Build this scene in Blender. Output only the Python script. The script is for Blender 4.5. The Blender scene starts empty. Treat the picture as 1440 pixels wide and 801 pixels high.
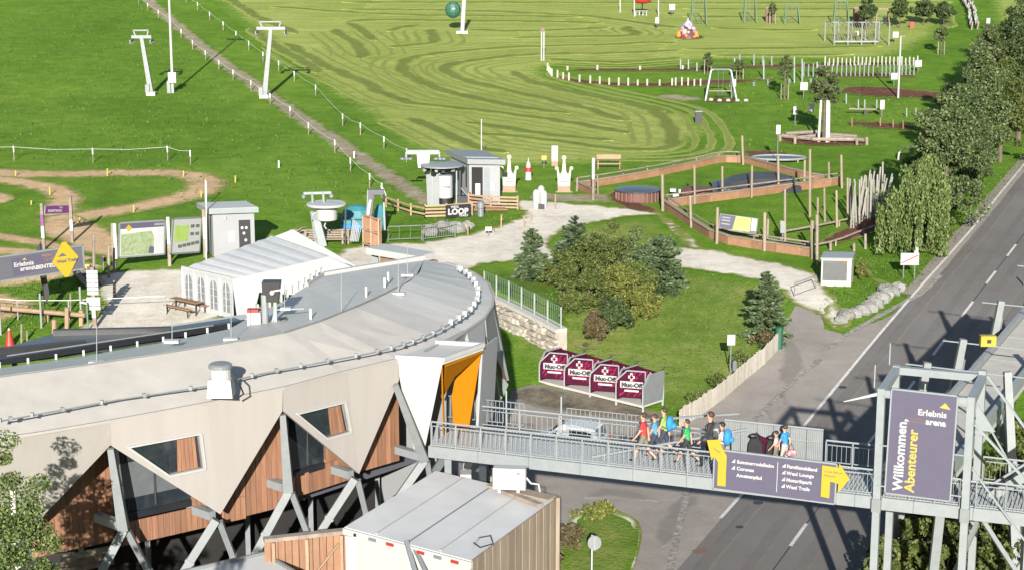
import bpy, bmesh, math, random
import numpy as np
from mathutils import Vector, Matrix
from mathutils.geometry import delaunay_2d_cdt
random.seed(7); rng = np.random.default_rng(7)
S = bpy.context.scene; COL = S.collection
R = math.radians; V = Vector

# ------------------------------------------------------------------ camera
FPX, PITCH, CAMH = 2600.0, R(12.5), 26.0
cd = bpy.data.cameras.new('camera'); cam = bpy.data.objects.new('camera', cd); COL.objects.link(cam)
cam.location = (0, 0, CAMH); cam.rotation_euler = (R(90) - PITCH, 0, 0)
cd.sensor_width = 36; cd.lens = 36 * FPX / 1440; cd.clip_start = .5; cd.clip_end = 9000
S.camera = cam
# ------------------------------------------------------------------ light
SUN_EL, SUN_AZ = R(19.0), R(1.7)          # the sun stands behind the camera; light travels towards +Y
w = bpy.data.worlds.new('World'); S.world = w; w.use_nodes = True
nt = w.node_tree; sky = nt.nodes.new('ShaderNodeTexSky'); sky.sky_type = 'NISHITA'; sky.sun_disc = False
sky.sun_elevation = SUN_EL; sky.sun_rotation = R(180) + SUN_AZ
sky.air_density = 1.0; sky.dust_density = .6
nt.links.new(sky.outputs[0], nt.nodes['Background'].inputs[0]); nt.nodes['Background'].inputs[1].default_value = .06
sl = bpy.data.lights.new('sun', 'SUN'); sl.energy = 5.0; sl.angle = R(.5); sl.color = (1, .955, .89)
so = bpy.data.objects.new('sun', sl); COL.objects.link(so)
SD = V((math.sin(SUN_AZ) * math.cos(SUN_EL), math.cos(SUN_AZ) * math.cos(SUN_EL), -math.sin(SUN_EL)))
so.rotation_euler = SD.to_track_quat('-Z', 'Y').to_euler(); so.location = (0, -20, 60)
S.view_settings.view_transform = 'Standard'; S.view_settings.look = 'None'; S.view_settings.exposure = 1.64; S.view_settings.gamma = 1
S.cycles.max_bounces = 5; S.cycles.diffuse_bounces = 2; S.cycles.glossy_bounces = 2; S.cycles.transparent_max_bounces = 6

# ------------------------------------------------------------------ survey of the place (where a sight line meets the land)
KN = [(-3000, 0), (60, 0), (84, 0), (90, .3), (96, .9), (108, 2.0), (131, 3.0), (183, 4.6), (240, 8), (400, 20), (900, 60), (4000, 300)]
KX = np.array([k[0] for k in KN], float); KZ = np.array([k[1] for k in KN], float)
def prof(y):
    y = np.asarray(y, float); s = 0
    for o in (-2.5, -1.25, 0, 1.25, 2.5): s = s + np.interp(y + o, KX, KZ)
    return s / 5
WALL = None
def sst(a, b, x): t = np.clip((x - a) / (b - a), 0, 1); return t * t * (3 - 2 * t)
def land(x, y):
    """height of the ground: gentle valley floor, bank, terrace, meadow, and the raised lawn behind the stone wall"""
    x = np.asarray(x, float); y = np.asarray(y, float)
    z = prof(y)
    wl = 96.2 - 1.5 * (x - 2.45)                      # line of the stone wall
    soft = .25
    lift = 2.0 * sst(0, 1, (y - wl - .55) / soft + .5) * (1 - sst(98, 113, y)) * (1 - .45 * sst(-1.5, 2.4, x)) * (1 - sst(2.52, 2.8, x)) * sst(-7, -4, x)
    return z + lift
def ray(px, py):
    u = (px - 720) / FPX; v = (400.5 - py) / FPX
    return V((u, math.cos(PITCH) + v * math.sin(PITCH), -math.sin(PITCH) + v * math.cos(PITCH)))
def g(px, py, base=False):
    d = ray(px, py); lo, hi = 20., 3000.
    f = (lambda x, y: float(prof(y))) if base else (lambda x, y: float(land(x, y)))
    n = 0; t = lo
    step = 1.0
    while t < hi:                                     # march, then bisect
        if CAMH + d.z * t <= f(d.x * t, d.y * t): break
        t += step; step = min(step * 1.02, 6)
    a, b = t - step, t
    for _ in range(26):
        m = (a + b) / 2
        if CAMH + d.z * m > f(d.x * m, d.y * m): a = m
        else: b = m
    return V((d.x * b, d.y * b, f(d.x * b, d.y * b)))
def zz(px, py, z): d = ray(px, py); t = (z - CAMH) / d.z; return V((d.x * t, d.y * t, z))
def yy(px, py, y): d = ray(px, py); t = y / d.y; return V((d.x * t, y, CAMH + d.z * t))
def onplane(px, py, p0, n):
    d = ray(px, py); o = V((0, 0, CAMH)); t = (p0 - o).dot(n) / d.dot(n); return o + d * t
def ht(bx, by, ty, tx=None): b = g(bx, by); return yy(tx if tx is not None else bx, ty, b.y).z - b.z
def gz(x, y): return float(land(x, y))
def ppm(p): return FPX / (p.y * math.cos(PITCH) - (p.z - CAMH) * math.sin(PITCH))    # scale at a place

# ------------------------------------------------------------------ object helpers
ORG = {}
def tag(o, label=None, cat=None, group=None, kind=None):
    if label: o['label'] = label
    if cat: o['category'] = cat
    if group: o['group'] = group
    if kind: o['kind'] = kind
    return o
def thing(name, loc, label, cat, group=None):
    o = bpy.data.objects.new(name, None); COL.objects.link(o); o.empty_display_size = .3
    o.location = loc; ORG[o.name] = V(loc); return tag(o, label, cat, group)
def copy_tree(o, parent=None):
    c = o.copy(); COL.objects.link(c); c.parent = parent
    if o.name in ORG: ORG[c.name] = ORG[o.name].copy()
    for ch in list(o.children): copy_tree(ch, c)
    return c
def dup(o, loc, label=None, rz=None, sc=None):
    c = copy_tree(o); c.location = loc; ORG[c.name] = V(loc)
    if label: c['label'] = label
    if rz is not None: c.rotation_euler.z = rz
    if sc is not None: c.scale = (sc, sc, sc)
    return c
class MB:
    def __init__(s): s.v = []; s.f = []; s.m = []; s.mi = 0
    def add(s, vs, fs):
        o = len(s.v); s.v += [V(p) for p in vs]; s.f += [tuple(i + o for i in f) for f in fs]; s.m += [s.mi] * len(fs); return s
    def hexa(s, a, b): return s.add(list(a) + list(b), [(3, 2, 1, 0), (4, 5, 6, 7), (0, 1, 5, 4), (1, 2, 6, 5), (2, 3, 7, 6), (3, 0, 4, 7)])
    def box(s, c, d, rz=0, rx=0, bev=0):
        x, y, z = d[0] / 2, d[1] / 2, d[2] / 2; m = Matrix.Translation(V(c)) @ Matrix.Rotation(rz, 4, 'Z') @ Matrix.Rotation(rx, 4, 'X')
        P = [V(p) for p in ((-x, -y, -z), (x, -y, -z), (x, y, -z), (-x, y, -z), (-x, -y, z), (x, -y, z), (x, y, z), (-x, y, z))]
        P = [m @ p for p in P]; return s.hexa(P[:4], P[4:])
    def bar(s, p, q, w=.1, h=None, up=(0, 0, 1), w2=None, h2=None):
        p, q = V(p), V(q); h = w if h is None else h; t = (q - p).normalized(); u = V(up)
        if abs(t.dot(u)) > .98: u = V((0, 1, 0))
        a = t.cross(u).normalized(); b = a.cross(t).normalized(); w2 = w if w2 is None else w2; h2 = (h if w2 == w else h * w2 / w) if h2 is None else h2
        A = [p + a * (i * w / 2) + b * (j * h / 2) for i, j in ((-1, -1), (1, -1), (1, 1), (-1, 1))]
        B = [q + a * (i * w2 / 2) + b * (j * h2 / 2) for i, j in ((-1, -1), (1, -1), (1, 1), (-1, 1))]
        return s.hexa(A, B)
    def tube(s, pts, r, n=8, cap=True):
        pts = [V(p) for p in pts]; rs = r if isinstance(r, (list, tuple)) else [r] * len(pts); vs = []; a = None
        for i, p in enumerate(pts):
            t = (pts[min(i + 1, len(pts) - 1)] - pts[max(i - 1, 0)]).normalized()
            if a is None: a = t.cross(V((0, 0, 1)) if abs(t.z) < .95 else V((1, 0, 0))).normalized()
            else: a = (a - t * a.dot(t)).normalized()
            b = t.cross(a)
            vs += [p + (a * math.cos(k * 2 * math.pi / n) + b * math.sin(k * 2 * math.pi / n)) * rs[i] for k in range(n)]
        fs = [(i * n + k, i * n + (k + 1) % n, (i + 1) * n + (k + 1) % n, (i + 1) * n + k) for i in range(len(pts) - 1) for k in range(n)]
        if cap: fs += [tuple(range(n - 1, -1, -1)), tuple((len(pts) - 1) * n + k for k in range(n))]
        return s.add(vs, fs)
    def lathe(s, c, prf, n=20):
        c = V(c); vs = [c + V((r * math.cos(k * 2 * math.pi / n), r * math.sin(k * 2 * math.pi / n), z)) for r, z in prf for k in range(n)]
        fs = [(i * n + k, i * n + (k + 1) % n, (i + 1) * n + (k + 1) % n, (i + 1) * n + k) for i in range(len(prf) - 1) for k in range(n)]
        fs += [tuple(range(n - 1, -1, -1)), tuple((len(prf) - 1) * n + k for k in range(n))]
        return s.add(vs, fs)
    def ball(s, c, r, n=8, m=6, sq=(1, 1, 1)):
        c = V(c); vs = []
        for i in range(m + 1):
            th = math.pi * i / m
            vs += [c + V((math.sin(th) * math.cos(2 * math.pi * k / n) * sq[0], math.sin(th) * math.sin(2 * math.pi * k / n) * sq[1], math.cos(th) * sq[2])) * r for k in range(n)]
        return s.add(vs, [(i * n + k, (i + 1) * n + k, (i + 1) * n + (k + 1) % n, i * n + (k + 1) % n) for i in range(m) for k in range(n)])
    def slab(s, pts, th, nrm=None, holes=()):
        """flat outline in space, given thickness away from nrm; holes cut through"""
        pts = [V(p) for p in pts]; n = V(nrm).normalized() if nrm is not None else newell(pts)
        o = pts[0]; a = (pts[1] - o).normalized(); a = (a - n * a.dot(n)).normalized(); b = n.cross(a)
        to2 = lambda p: V(((p - o).dot(a), (p - o).dot(b)))
        loops = [pts] + [[V(p) for p in h] for h in holes]; v2 = []; ed = []; l2 = []
        for L in loops:
            k = len(v2); q = [to2(p) for p in L]; v2 += q; ed += [(k + i, k + (i + 1) % len(L)) for i in range(len(L))]; l2.append(q)
        vo, eo, fo, *_ = delaunay_2d_cdt(v2, ed, [], 1, 1e-5)
        F = []
        for f in fo:
            c = sum((vo[i] for i in f), V((0, 0))) / len(f)
            if inside(c, l2[0]) and not any(inside(c, h) for h in l2[1:]):
                ar = sum(vo[f[i]].x * vo[f[(i + 1) % len(f)]].y - vo[f[(i + 1) % len(f)]].x * vo[f[i]].y for i in range(len(f)))
                F.append(tuple(f) if ar > 0 else tuple(reversed(f)))
        N = len(vo); P = [o + a * v.x + b * v.y for v in vo]
        fs = list(F) + [tuple(i + N for i in reversed(f)) for f in F]; cnt = {}
        for f in F:
            for i in range(len(f)): cnt[(f[i], f[(i + 1) % len(f)])] = 1
        for (i, j) in cnt:
            if (j, i) not in cnt: fs.append((j, i, i + N, j + N))
        return s.add(P + [p - n * th for p in P], fs)
    def build(s, name, mat, parent=None, smooth=False, at=None, kind=None, label=None):
        o0 = ORG[root(parent).name] if parent else (V(at) if at is not None else V((0, 0, 0)))
        me = bpy.data.meshes.new(name); me.from_pydata([tuple(p - o0) for p in s.v], [], s.f)
        for m_ in (mat if isinstance(mat, (list, tuple)) else [mat]): me.materials.append(m_)
        if any(s.m): me.polygons.foreach_set('material_index', s.m)
        if smooth: me.polygons.foreach_set('use_smooth', [True] * len(me.polygons))
        me.update(); o = bpy.data.objects.new(name, me); COL.objects.link(o)
        if parent: o.parent = parent
        else: o.location = o0; ORG[o.name] = V(o0)
        if kind: o['kind'] = kind
        if label: o['label'] = label
        return o
def root(o):
    while o.parent: o = o.parent
    return o
def newell(p):
    n = V((0, 0, 0))
    for i in range(len(p)): n += p[i].cross(p[(i + 1) % len(p)])
    return n.normalized()
def inside(c, poly):
    r = False; j = len(poly) - 1
    for i in range(len(poly)):
        a, b = poly[i], poly[j]
        if (a.y > c.y) != (b.y > c.y) and c.x < (b.x - a.x) * (c.y - a.y) / (b.y - a.y) + a.x: r = not r
        j = i
    return r
def arrmesh(name, verts, quads, mats, mi=None, parent=None, at=None, kind=None):
    """numpy vertices and quads to one mesh object"""
    o0 = ORG[root(parent).name] if parent else (V(at) if at is not None else V((0, 0, 0)))
    verts = np.asarray(verts, np.float32).reshape(-1, 3) - np.array(o0, np.float32); quads = np.asarray(quads, np.int32); k = quads.shape[1]
    me = bpy.data.meshes.new(name); me.vertices.add(len(verts)); me.vertices.foreach_set('co', verts.ravel())
    me.loops.add(quads.size); me.loops.foreach_set('vertex_index', quads.ravel())
    me.polygons.add(len(quads)); me.polygons.foreach_set('loop_start', np.arange(0, quads.size, k, dtype=np.int32))
    for m_ in mats: me.materials.append(m_)
    if mi is not None: me.polygons.foreach_set('material_index', np.asarray(mi, np.int32))
    me.update(calc_edges=True); me.validate(); o = bpy.data.objects.new(name, me); COL.objects.link(o)
    if parent: o.parent = parent
    else: o.location = o0; ORG[o.name] = V(o0)
    if kind: o['kind'] = kind
    return o

# ------------------------------------------------------------------ materials
MATS = {}
def srgb(h):
    c = [int(h[i:i + 2], 16) / 255 for i in (0, 2, 4)]; return tuple(x / 12.92 if x <= .04045 else ((x + .055) / 1.055) ** 2.4 for x in c)
def mat(name, c, rough=.6, metal=0, var=.12, scale=3, c2=None, bump=0, bscale=None, stretch=(1, 1, 1), rnd=0, coord='Object', spec=.4, island=0, fac_sharp=None, trans=0):
    if name in MATS: return MATS[name]
    c = tuple(x * .62 for x in c); c2 = c2 and tuple(x * .62 for x in c2)
    m = bpy.data.materials.new(name); MATS[name] = m; m.use_nodes = True; t = m.node_tree; N, L = t.nodes, t.links
    bs = N['Principled BSDF']; bs.inputs['Roughness'].default_value = rough; bs.inputs['Metallic'].default_value = metal
    bs.inputs['Specular IOR Level'].default_value = spec
    tc = N.new('ShaderNodeTexCoord'); mp = N.new('ShaderNodeMapping'); mp.inputs['Scale'].default_value = stretch; L.new(tc.outputs[coord], mp.inputs[0])
    no = N.new('ShaderNodeTexNoise'); no.inputs['Scale'].default_value = scale; no.inputs['Detail'].default_value = 6; no.inputs['Roughness'].default_value = .65
    L.new(mp.outputs[0], no.inputs['Vector'])
    mx = N.new('ShaderNodeMix'); mx.data_type = 'RGBA'
    ca = tuple(max(0, x * (1 - var)) for x in c) if c2 is None else c; cb = tuple(min(1, x * (1 + var)) for x in c) if c2 is None else c2
    mx.inputs[6].default_value = (*ca, 1); mx.inputs[7].default_value = (*cb, 1)
    rp = N.new('ShaderNodeMapRange'); rp.inputs[1].default_value = .3; rp.inputs[2].default_value = .7
    if fac_sharp: rp.inputs[1].default_value, rp.inputs[2].default_value = fac_sharp
    L.new(no.outputs[0], rp.inputs[0]); L.new(rp.outputs[0], mx.inputs[0]); out = mx.outputs[2]
    if rnd or island:
        hv = N.new('ShaderNodeHueSaturation'); mr = N.new('ShaderNodeMapRange'); a = rnd or island
        mr.inputs[3].default_value = 1 - a; mr.inputs[4].default_value = 1 + a
        src = N.new('ShaderNodeObjectInfo').outputs['Random'] if rnd else N.new('ShaderNodeNewGeometry').outputs['Random Per Island']
        L.new(src, mr.inputs[0]); L.new(mr.outputs[0], hv.inputs['Value']); L.new(out, hv.inputs['Color']); out = hv.outputs[0]
    L.new(out, bs.inputs['Base Color'])
    if bump:
        b2 = N.new('ShaderNodeTexNoise'); b2.inputs['Scale'].default_value = bscale or scale * 6; b2.inputs['Detail'].default_value = 4; L.new(mp.outputs[0], b2.inputs['Vector'])
        bp = N.new('ShaderNodeBump'); bp.inputs['Strength'].default_value = bump; bp.inputs['Distance'].default_value = .05; L.new(b2.outputs[0], bp.inputs['Height']); L.new(bp.outputs[0], bs.inputs['Normal'])
    if trans:
        tr = N.new('ShaderNodeBsdfTranslucent'); L.new(out, tr.inputs[0]); ms = N.new('ShaderNodeMixShader'); ms.inputs[0].default_value = trans
        L.new(bs.outputs[0], ms.inputs[1]); L.new(tr.outputs[0], ms.inputs[2]); L.new(ms.outputs[0], N['Material Output'].inputs[0])
    return m
def ground_mat(name, stops, s1, s2, s3, w=(.5, .3, .2), bump=.5, rough=.95, streak=None, over=None, rag=.9):
    """colour from three sizes of noise in world space, for soils and grasses"""
    m = bpy.data.materials.new(name); MATS[name] = m; m.use_nodes = True; t = m.node_tree; N, L = t.nodes, t.links
    bs = N['Principled BSDF']; bs.inputs['Roughness'].default_value = rough; bs.inputs['Specular IOR Level'].default_value = .04
    ge = N.new('ShaderNodeNewGeometry'); acc = None
    for s, wt, st in ((s1, w[0], (1, 1, 1)), (s2, w[1], streak or (1, 1, 1)), (s3, w[2], (1, 1, 1))):
        mp = N.new('ShaderNodeMapping'); mp.inputs['Scale'].default_value = st; L.new(ge.outputs['Position'], mp.inputs[0])
        n = N.new('ShaderNodeTexNoise'); n.inputs['Scale'].default_value = s; n.inputs['Detail'].default_value = 5; n.inputs['Roughness'].default_value = .6; L.new(mp.outputs[0], n.inputs['Vector'])
        mu = N.new('ShaderNodeMath'); mu.operation = 'MULTIPLY'; mu.inputs[1].default_value = wt; L.new(n.outputs[0], mu.inputs[0])
        if acc is None: acc = mu
        else:
            ad = N.new('ShaderNodeMath'); L.new(acc.outputs[0], ad.inputs[0]); L.new(mu.outputs[0], ad.inputs[1]); acc = ad
    cr = N.new('ShaderNodeValToRGB'); el = cr.color_ramp.elements
    while len(el) < len(stops): el.new(.5)
    for e, (p, c) in zip(el, stops): e.position = p; e.color = (*c, 1)
    L.new(acc.outputs[0], cr.inputs[0]); out = cr.outputs[0]
    if over:                                          # worn ragged border: the sheet's edge value fades it into what grows round it
        c2 = N.new('ShaderNodeValToRGB'); e2 = c2.color_ramp.elements
        while len(e2) < len(over): e2.new(.5)
        for e, (p, c) in zip(e2, over): e.position = p; e.color = (*c, 1)
        L.new(acc.outputs[0], c2.inputs[0]); at_ = N.new('ShaderNodeAttribute'); at_.attribute_name = 'edge'; n2 = N.new('ShaderNodeTexNoise'); n2.inputs['Scale'].default_value = 1.7; n2.inputs['Detail'].default_value = 5; L.new(ge.outputs['Position'], n2.inputs['Vector'])
        m1 = N.new('ShaderNodeMath'); m1.operation = 'MULTIPLY_ADD'; m1.inputs[1].default_value = rag; m1.inputs[2].default_value = -rag * .5; L.new(n2.outputs[0], m1.inputs[0]); m2 = N.new('ShaderNodeMath'); L.new(at_.outputs['Fac'], m2.inputs[0]); L.new(m1.outputs[0], m2.inputs[1])
        mr = N.new('ShaderNodeMapRange'); mr.inputs[1].default_value = .2; mr.inputs[2].default_value = .62; L.new(m2.outputs[0], mr.inputs[0]); mx = N.new('ShaderNodeMix'); mx.data_type = 'RGBA'; L.new(mr.outputs[0], mx.inputs[0]); L.new(c2.outputs[0], mx.inputs[6]); L.new(out, mx.inputs[7]); out = mx.outputs[2]
    L.new(out, bs.inputs['Base Color'])
    if bump:
        b = N.new('ShaderNodeBump'); b.inputs['Strength'].default_value = bump; b.inputs['Distance'].default_value = .12; L.new(n.outputs[0], b.inputs['Height']); L.new(b.outputs[0], bs.inputs['Normal'])
    return m
GS = [(.36, (.042, .088, .008)), (.5, (.070, .135, .013)), (.64, (.120, .182, .024))]
LS = [(.36, (.055, .090, .014)), (.5, (.094, .138, .024)), (.64, (.19, .18, .062))]
MS = [(.36, (.112, .155, .031)), (.5, (.175, .210, .049)), (.64, (.25, .265, .085))]
DS = [(.36, (.075, .095, .020)), (.5, (.12, .145, .035)), (.64, (.20, .19, .075))]
M = dict(
 grass=ground_mat('meadow_grass', GS, .07, .6, 4, (.34, .36, .30), .8),
 lawn=ground_mat('lawn', LS, .14, .9, 6, (.4, .32, .28), .6, over=GS),
 mown=ground_mat('mown_grass', MS, .08, .5, 2.6, (.30, .42, .28), .4, streak=(.22, 1.9, 1), over=GS, rag=1.1),
 windrow=ground_mat('uncut_grass', [(.34, (.080, .105, .022)), (.66, (.135, .165, .042))], .3, 2, 8, (.3, .3, .4), .9, over=MS, rag=.55),
 swath=ground_mat('raked_swath', [(.34, (.12, .145, .034)), (.66, (.165, .19, .05))], .3, 2, 8, (.3, .3, .4), .6, over=MS, rag=.8),
 asphalt=ground_mat('old_asphalt', [(.36, (.150, .136, .120)), (.5, (.188, .170, .151)), (.64, (.226, .205, .182))], .13, 1.1, 14, (.5, .3, .2), .25, .85),
 road=ground_mat('road_asphalt', [(.35, (.094, .088, .083)), (.5, (.113, .106, .10)), (.65, (.132, .124, .117))], .1, .7, 20, (.5, .3, .2), .2, .8, streak=(.6, .25, 1)),
 walk=ground_mat('shoulder_asphalt', [(.35, (.15, .133, .115)), (.65, (.215, .19, .165))], .3, 2, 14, (.4, .3, .3), .2),
 gravel=ground_mat('pale_gravel', [(.36, (.29, .262, .215)), (.5, (.40, .37, .315)), (.64, (.50, .47, .41))], .25, 1.5, 9, (.4, .32, .28), .4, over=DS),
 dirt=ground_mat('dirt', [(.35, (.22, .145, .078)), (.5, (.32, .225, .13)), (.65, (.42, .31, .19))], .3, 1.6, 7, (.4, .32, .28), .5, over=DS),
 track=ground_mat('worn_track', [(.35, (.12, .11, .055)), (.5, (.19, .165, .11)), (.65, (.27, .235, .18))], .4, 1.6, 7, (.4, .32, .28), .5, over=GS, rag=1.2),
 mulch=ground_mat('bark_mulch', [(.35, (.05, .024, .015)), (.5, (.09, .042, .028)), (.65, (.15, .08, .055))], .5, 3, 12, (.3, .3, .4), .9, over=DS),
 wet=ground_mat('damp_soil', [(.38, (.055, .044, .03)), (.5, (.10, .085, .062)), (.62, (.15, .13, .10))], .5, 2, 9, (.4, .3, .3), .3, .6, over=[(.4, (.12, .11, .085)), (.6, (.15, .135, .11))]),
)
paint = mat('road_paint', (.62, .6, .56), .7, c2=(.36, .34, .31), scale=5, fac_sharp=(.45, .75))
worn = mat('worn_paint', (.42, .38, .33), .8, c2=(.16, .145, .13), scale=4, fac_sharp=(.3, .6))
M.update(
 panel=mat('fibre_cement', (.335, .310, .280), .65, var=.045, scale=1.6, stretch=(1.6, 1.6, .12)),
 panelw=mat('white_cladding', (.44, .435, .42), .5, var=.03),
 panelg=mat('grey_cladding', (.25, .255, .26), .6, var=.06, scale=.6),
 roofb=mat('beige_membrane', (.43, .402, .362), .42, var=.10, scale=.8, spec=.35, bump=.04, bscale=2),
 roofg=mat('grey_membrane', (.47, .46, .43), .5, var=.10, scale=.5, spec=.3, stretch=(1, 4, 1)),
 steel=mat('galvanised_steel', (.205, .22, .22), .5, .2, var=.1, scale=2.5),
 steeld=mat('blue_grey_steel', (.20, .22, .23), .5, .3, var=.1),  # a little bluer and more metallic than the galvanised steel
 steelw=mat('pale_steel', (.240, .262, .266), .45, .1, var=.08),
 white=mat('white_paint', (.4, .4, .39), .5, var=.04),
 cream=mat('cream_paint', (.4, .375, .32), .6, var=.04),
 pvc=mat('white_pvc', (.38, .385, .385), .35, var=.05, scale=1.2, spec=.5),
 pvcroof=mat('tent_roof_pvc', (.37, .38, .385), .4, var=.06, scale=1.2),
 wood=mat('larch_boards', (.20, .085, .042), .75, c2=(.29, .155, .09), scale=1.2, stretch=(9, 9, .7), rnd=.22, bump=.1),
 woodw=mat('weathered_boards', (.21, .16, .11), .8, c2=(.29, .235, .175), scale=1.2, stretch=(9, 9, .7), rnd=.16, bump=.1),
 woodg=mat('grey_timber', (.17, .135, .105), .85, c2=(.29, .24, .195), scale=3, rnd=.15, bump=.1),
 wooda=mat('new_timber', (.26, .17, .10), .75, c2=(.34, .235, .15), scale=3, rnd=.14),
 woodo=mat('orange_timber', (.21, .10, .052), .75, c2=(.28, .155, .085), scale=2, rnd=.18),
 bark=mat('bark', (.07, .05, .035), .95, c2=(.16, .125, .095), scale=6, stretch=(1, 1, .3), bump=.4),
 birch=mat('birch_bark', (.55, .53, .48), .8, c2=(.12, .1, .09), scale=5, stretch=(1, 1, 2), fac_sharp=(.55, .7)),
 glass=mat('dark_glass', (.02, .026, .032), .06, var=.3, spec=.8),
 dark=mat('black_plastic', (.014, .015, .017), .45, var=.2),
 darkroom=mat('interior_shade', (.012, .011, .010), .9, var=.3),  # near-black colour stands in for the unlit inside
 tarp=mat('dark_membrane', (.045, .05, .052), .38, var=.25, scale=.8, spec=.6),
 orange=mat('orange_panel', (.34, .125, .001), .8, var=.03, spec=.08),
 purple=mat('purple_print', (.073, .065, .105), .55, var=.04),
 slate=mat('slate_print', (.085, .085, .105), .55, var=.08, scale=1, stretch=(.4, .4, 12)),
 violet=mat('violet_print', (.16, .035, .17), .5, var=.05),
 yellow=mat('yellow_print', (.36, .27, .015), .5, var=.02),
 yellowp=mat('pale_yellow_print', (.4, .3, .06), .5, var=.02),
 wine=mat('wine_print', (.040, .003, .014), .8, c2=(.062, .004, .022), scale=2, spec=.1),
 red=mat('red_paint', (.34, .025, .015), .5, var=.06),
 redb=mat('red_brown_paint', (.12, .05, .034), .6, var=.1),
 blue=mat('blue_cloth', (.02, .20, .48), .8, var=.1),
 teal=mat('teal_cover', (.03, .17, .20), .6, var=.15, scale=2),
 green=mat('green_cloth', (.015, .28, .085), .8, var=.1),
 greend=mat('dark_green_cover', (.012, .085, .05), .6, var=.15),
 concrete=mat('concrete', (.42, .4, .36), .85, var=.1, scale=2, bump=.1),
 stone=mat('rubble_stone', (.27, .235, .185), .9, c2=(.40, .36, .30), scale=2.5, rnd=.22, bump=.5),
 rock=mat('boulder_stone', (.15, .15, .135), .9, c2=(.27, .265, .24), scale=3, rnd=.15, bump=.5),
 skin=mat('skin', (.48, .27, .185), .6, var=.05), hair=mat('brown_hair', (.05, .025, .013), .7, var=.2), hairb=mat('black_hair', (.012, .01, .009), .6),
 cont=mat('container_roof', (.56, .56, .545), .5, 0, var=.10, scale=.6, spec=.5),
 tape=mat('fence_tape', (.7, .72, .68), .6), ltgreen=mat('pale_green_paint', (.11, .18, .12), .5, var=.05),
 mapg=mat('map_print', (.12, .19, .06), .6, c2=(.30, .33, .22), scale=5), mapl=mat('leaf_print', (.25, .38, .06), .6, c2=(.36, .46, .14), scale=2.5),
 photo=mat('photo_print', (.16, .17, .16), .5, c2=(.05, .06, .05), scale=9), rust=mat('rust_stain', (.20, .085, .04), .9, c2=(.14, .1, .075), scale=4),
)
def leafmat(name, a, b, c, tr=.25):
    if name in MATS: return MATS[name]
    m = bpy.data.materials.new(name); MATS[name] = m; m.use_nodes = True; t = m.node_tree; N, L = t.nodes, t.links; bs = N['Principled BSDF']; bs.inputs['Roughness'].default_value = .6; bs.inputs['Specular IOR Level'].default_value = .25
    ge = N.new('ShaderNodeNewGeometry'); cr = N.new('ShaderNodeValToRGB'); el = cr.color_ramp.elements; el.new(.5)
    for e, (p, k) in zip(el, ((0, a), (.5, b), (1, c))): e.position = p; e.color = (*k, 1)
    L.new(ge.outputs['Random Per Island'], cr.inputs[0]); L.new(cr.outputs[0], bs.inputs['Base Color'])
    tl = N.new('ShaderNodeBsdfTranslucent'); L.new(cr.outputs[0], tl.inputs[0]); ms = N.new('ShaderNodeMixShader'); ms.inputs[0].default_value = tr
    L.new(bs.outputs[0], ms.inputs[1]); L.new(tl.outputs[0], ms.inputs[2]); L.new(ms.outputs[0], N['Material Output'].inputs[0]); return m
LM = dict(
 spruce=leafmat('spruce_needles', (.018, .032, .014), (.034, .055, .024), (.065, .09, .042), .1),
 blue=leafmat('blue_spruce_needles', (.024, .042, .015), (.048, .073, .030), (.09, .118, .055), .1),
 bush=leafmat('shrub_leaves', (.030, .046, .010), (.056, .078, .017), (.10, .11, .028)),
 olive=leafmat('olive_shrub_leaves', (.035, .055, .012), (.064, .09, .02), (.112, .125, .03)),
 gold=leafmat('yellowing_leaves', (.045, .064, .013), (.085, .100, .021), (.16, .15, .03)),
 rusty=leafmat('reddening_leaves', (.045, .036, .017), (.075, .058, .028), (.11, .09, .036)),
 hedge=leafmat('hedge_leaves', (.015, .027, .008), (.031, .049, .014), (.070, .092, .029), .2),
 hedge2=leafmat('pale_hedge_leaves', (.026, .042, .013), (.052, .075, .025), (.115, .138, .055), .2),
 birch=leafmat('birch_leaves', (.038, .062, .014), (.076, .108, .027), (.15, .18, .066)),
 young=leafmat('sapling_leaves', (.03, .046, .014), (.052, .072, .024), (.09, .105, .042)),
 tuft=leafmat('tuft_blades', (.035, .075, .010), (.055, .105, .016), (.09, .125, .026), .3))
# ================================================================== THE LAND
def spaced(segs):
    out = []
    for a, b, s in segs: out += list(np.arange(a, b, s))
    return np.array(out + [segs[-1][1]])
xs = spaced([(-3000, -300, 300), (-300, -80, 20), (-80, -6, 1.6), (-6, 6, .3), (6, 80, 1.6), (80, 300, 20), (300, 3000, 300)])
ys = spaced([(-1500, -100, 200), (-100, 40, 10), (40, 90, 1.2), (90, 116, .5), (116, 340, 1.3), (340, 500, 10), (500, 4000, 250)])
XX, YY = np.meshgrid(xs, ys); ZZ = land(XX, YY)
nx, ny = len(xs), len(ys); idx = np.arange(nx * ny).reshape(ny, nx)
quads = np.stack([idx[:-1, :-1], idx[:-1, 1:], idx[1:, 1:], idx[1:, :-1]], -1).reshape(-1, 4)
arrmesh('ground', np.stack([XX, YY, ZZ], -1), quads, [M['grass']], kind='structure')

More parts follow.
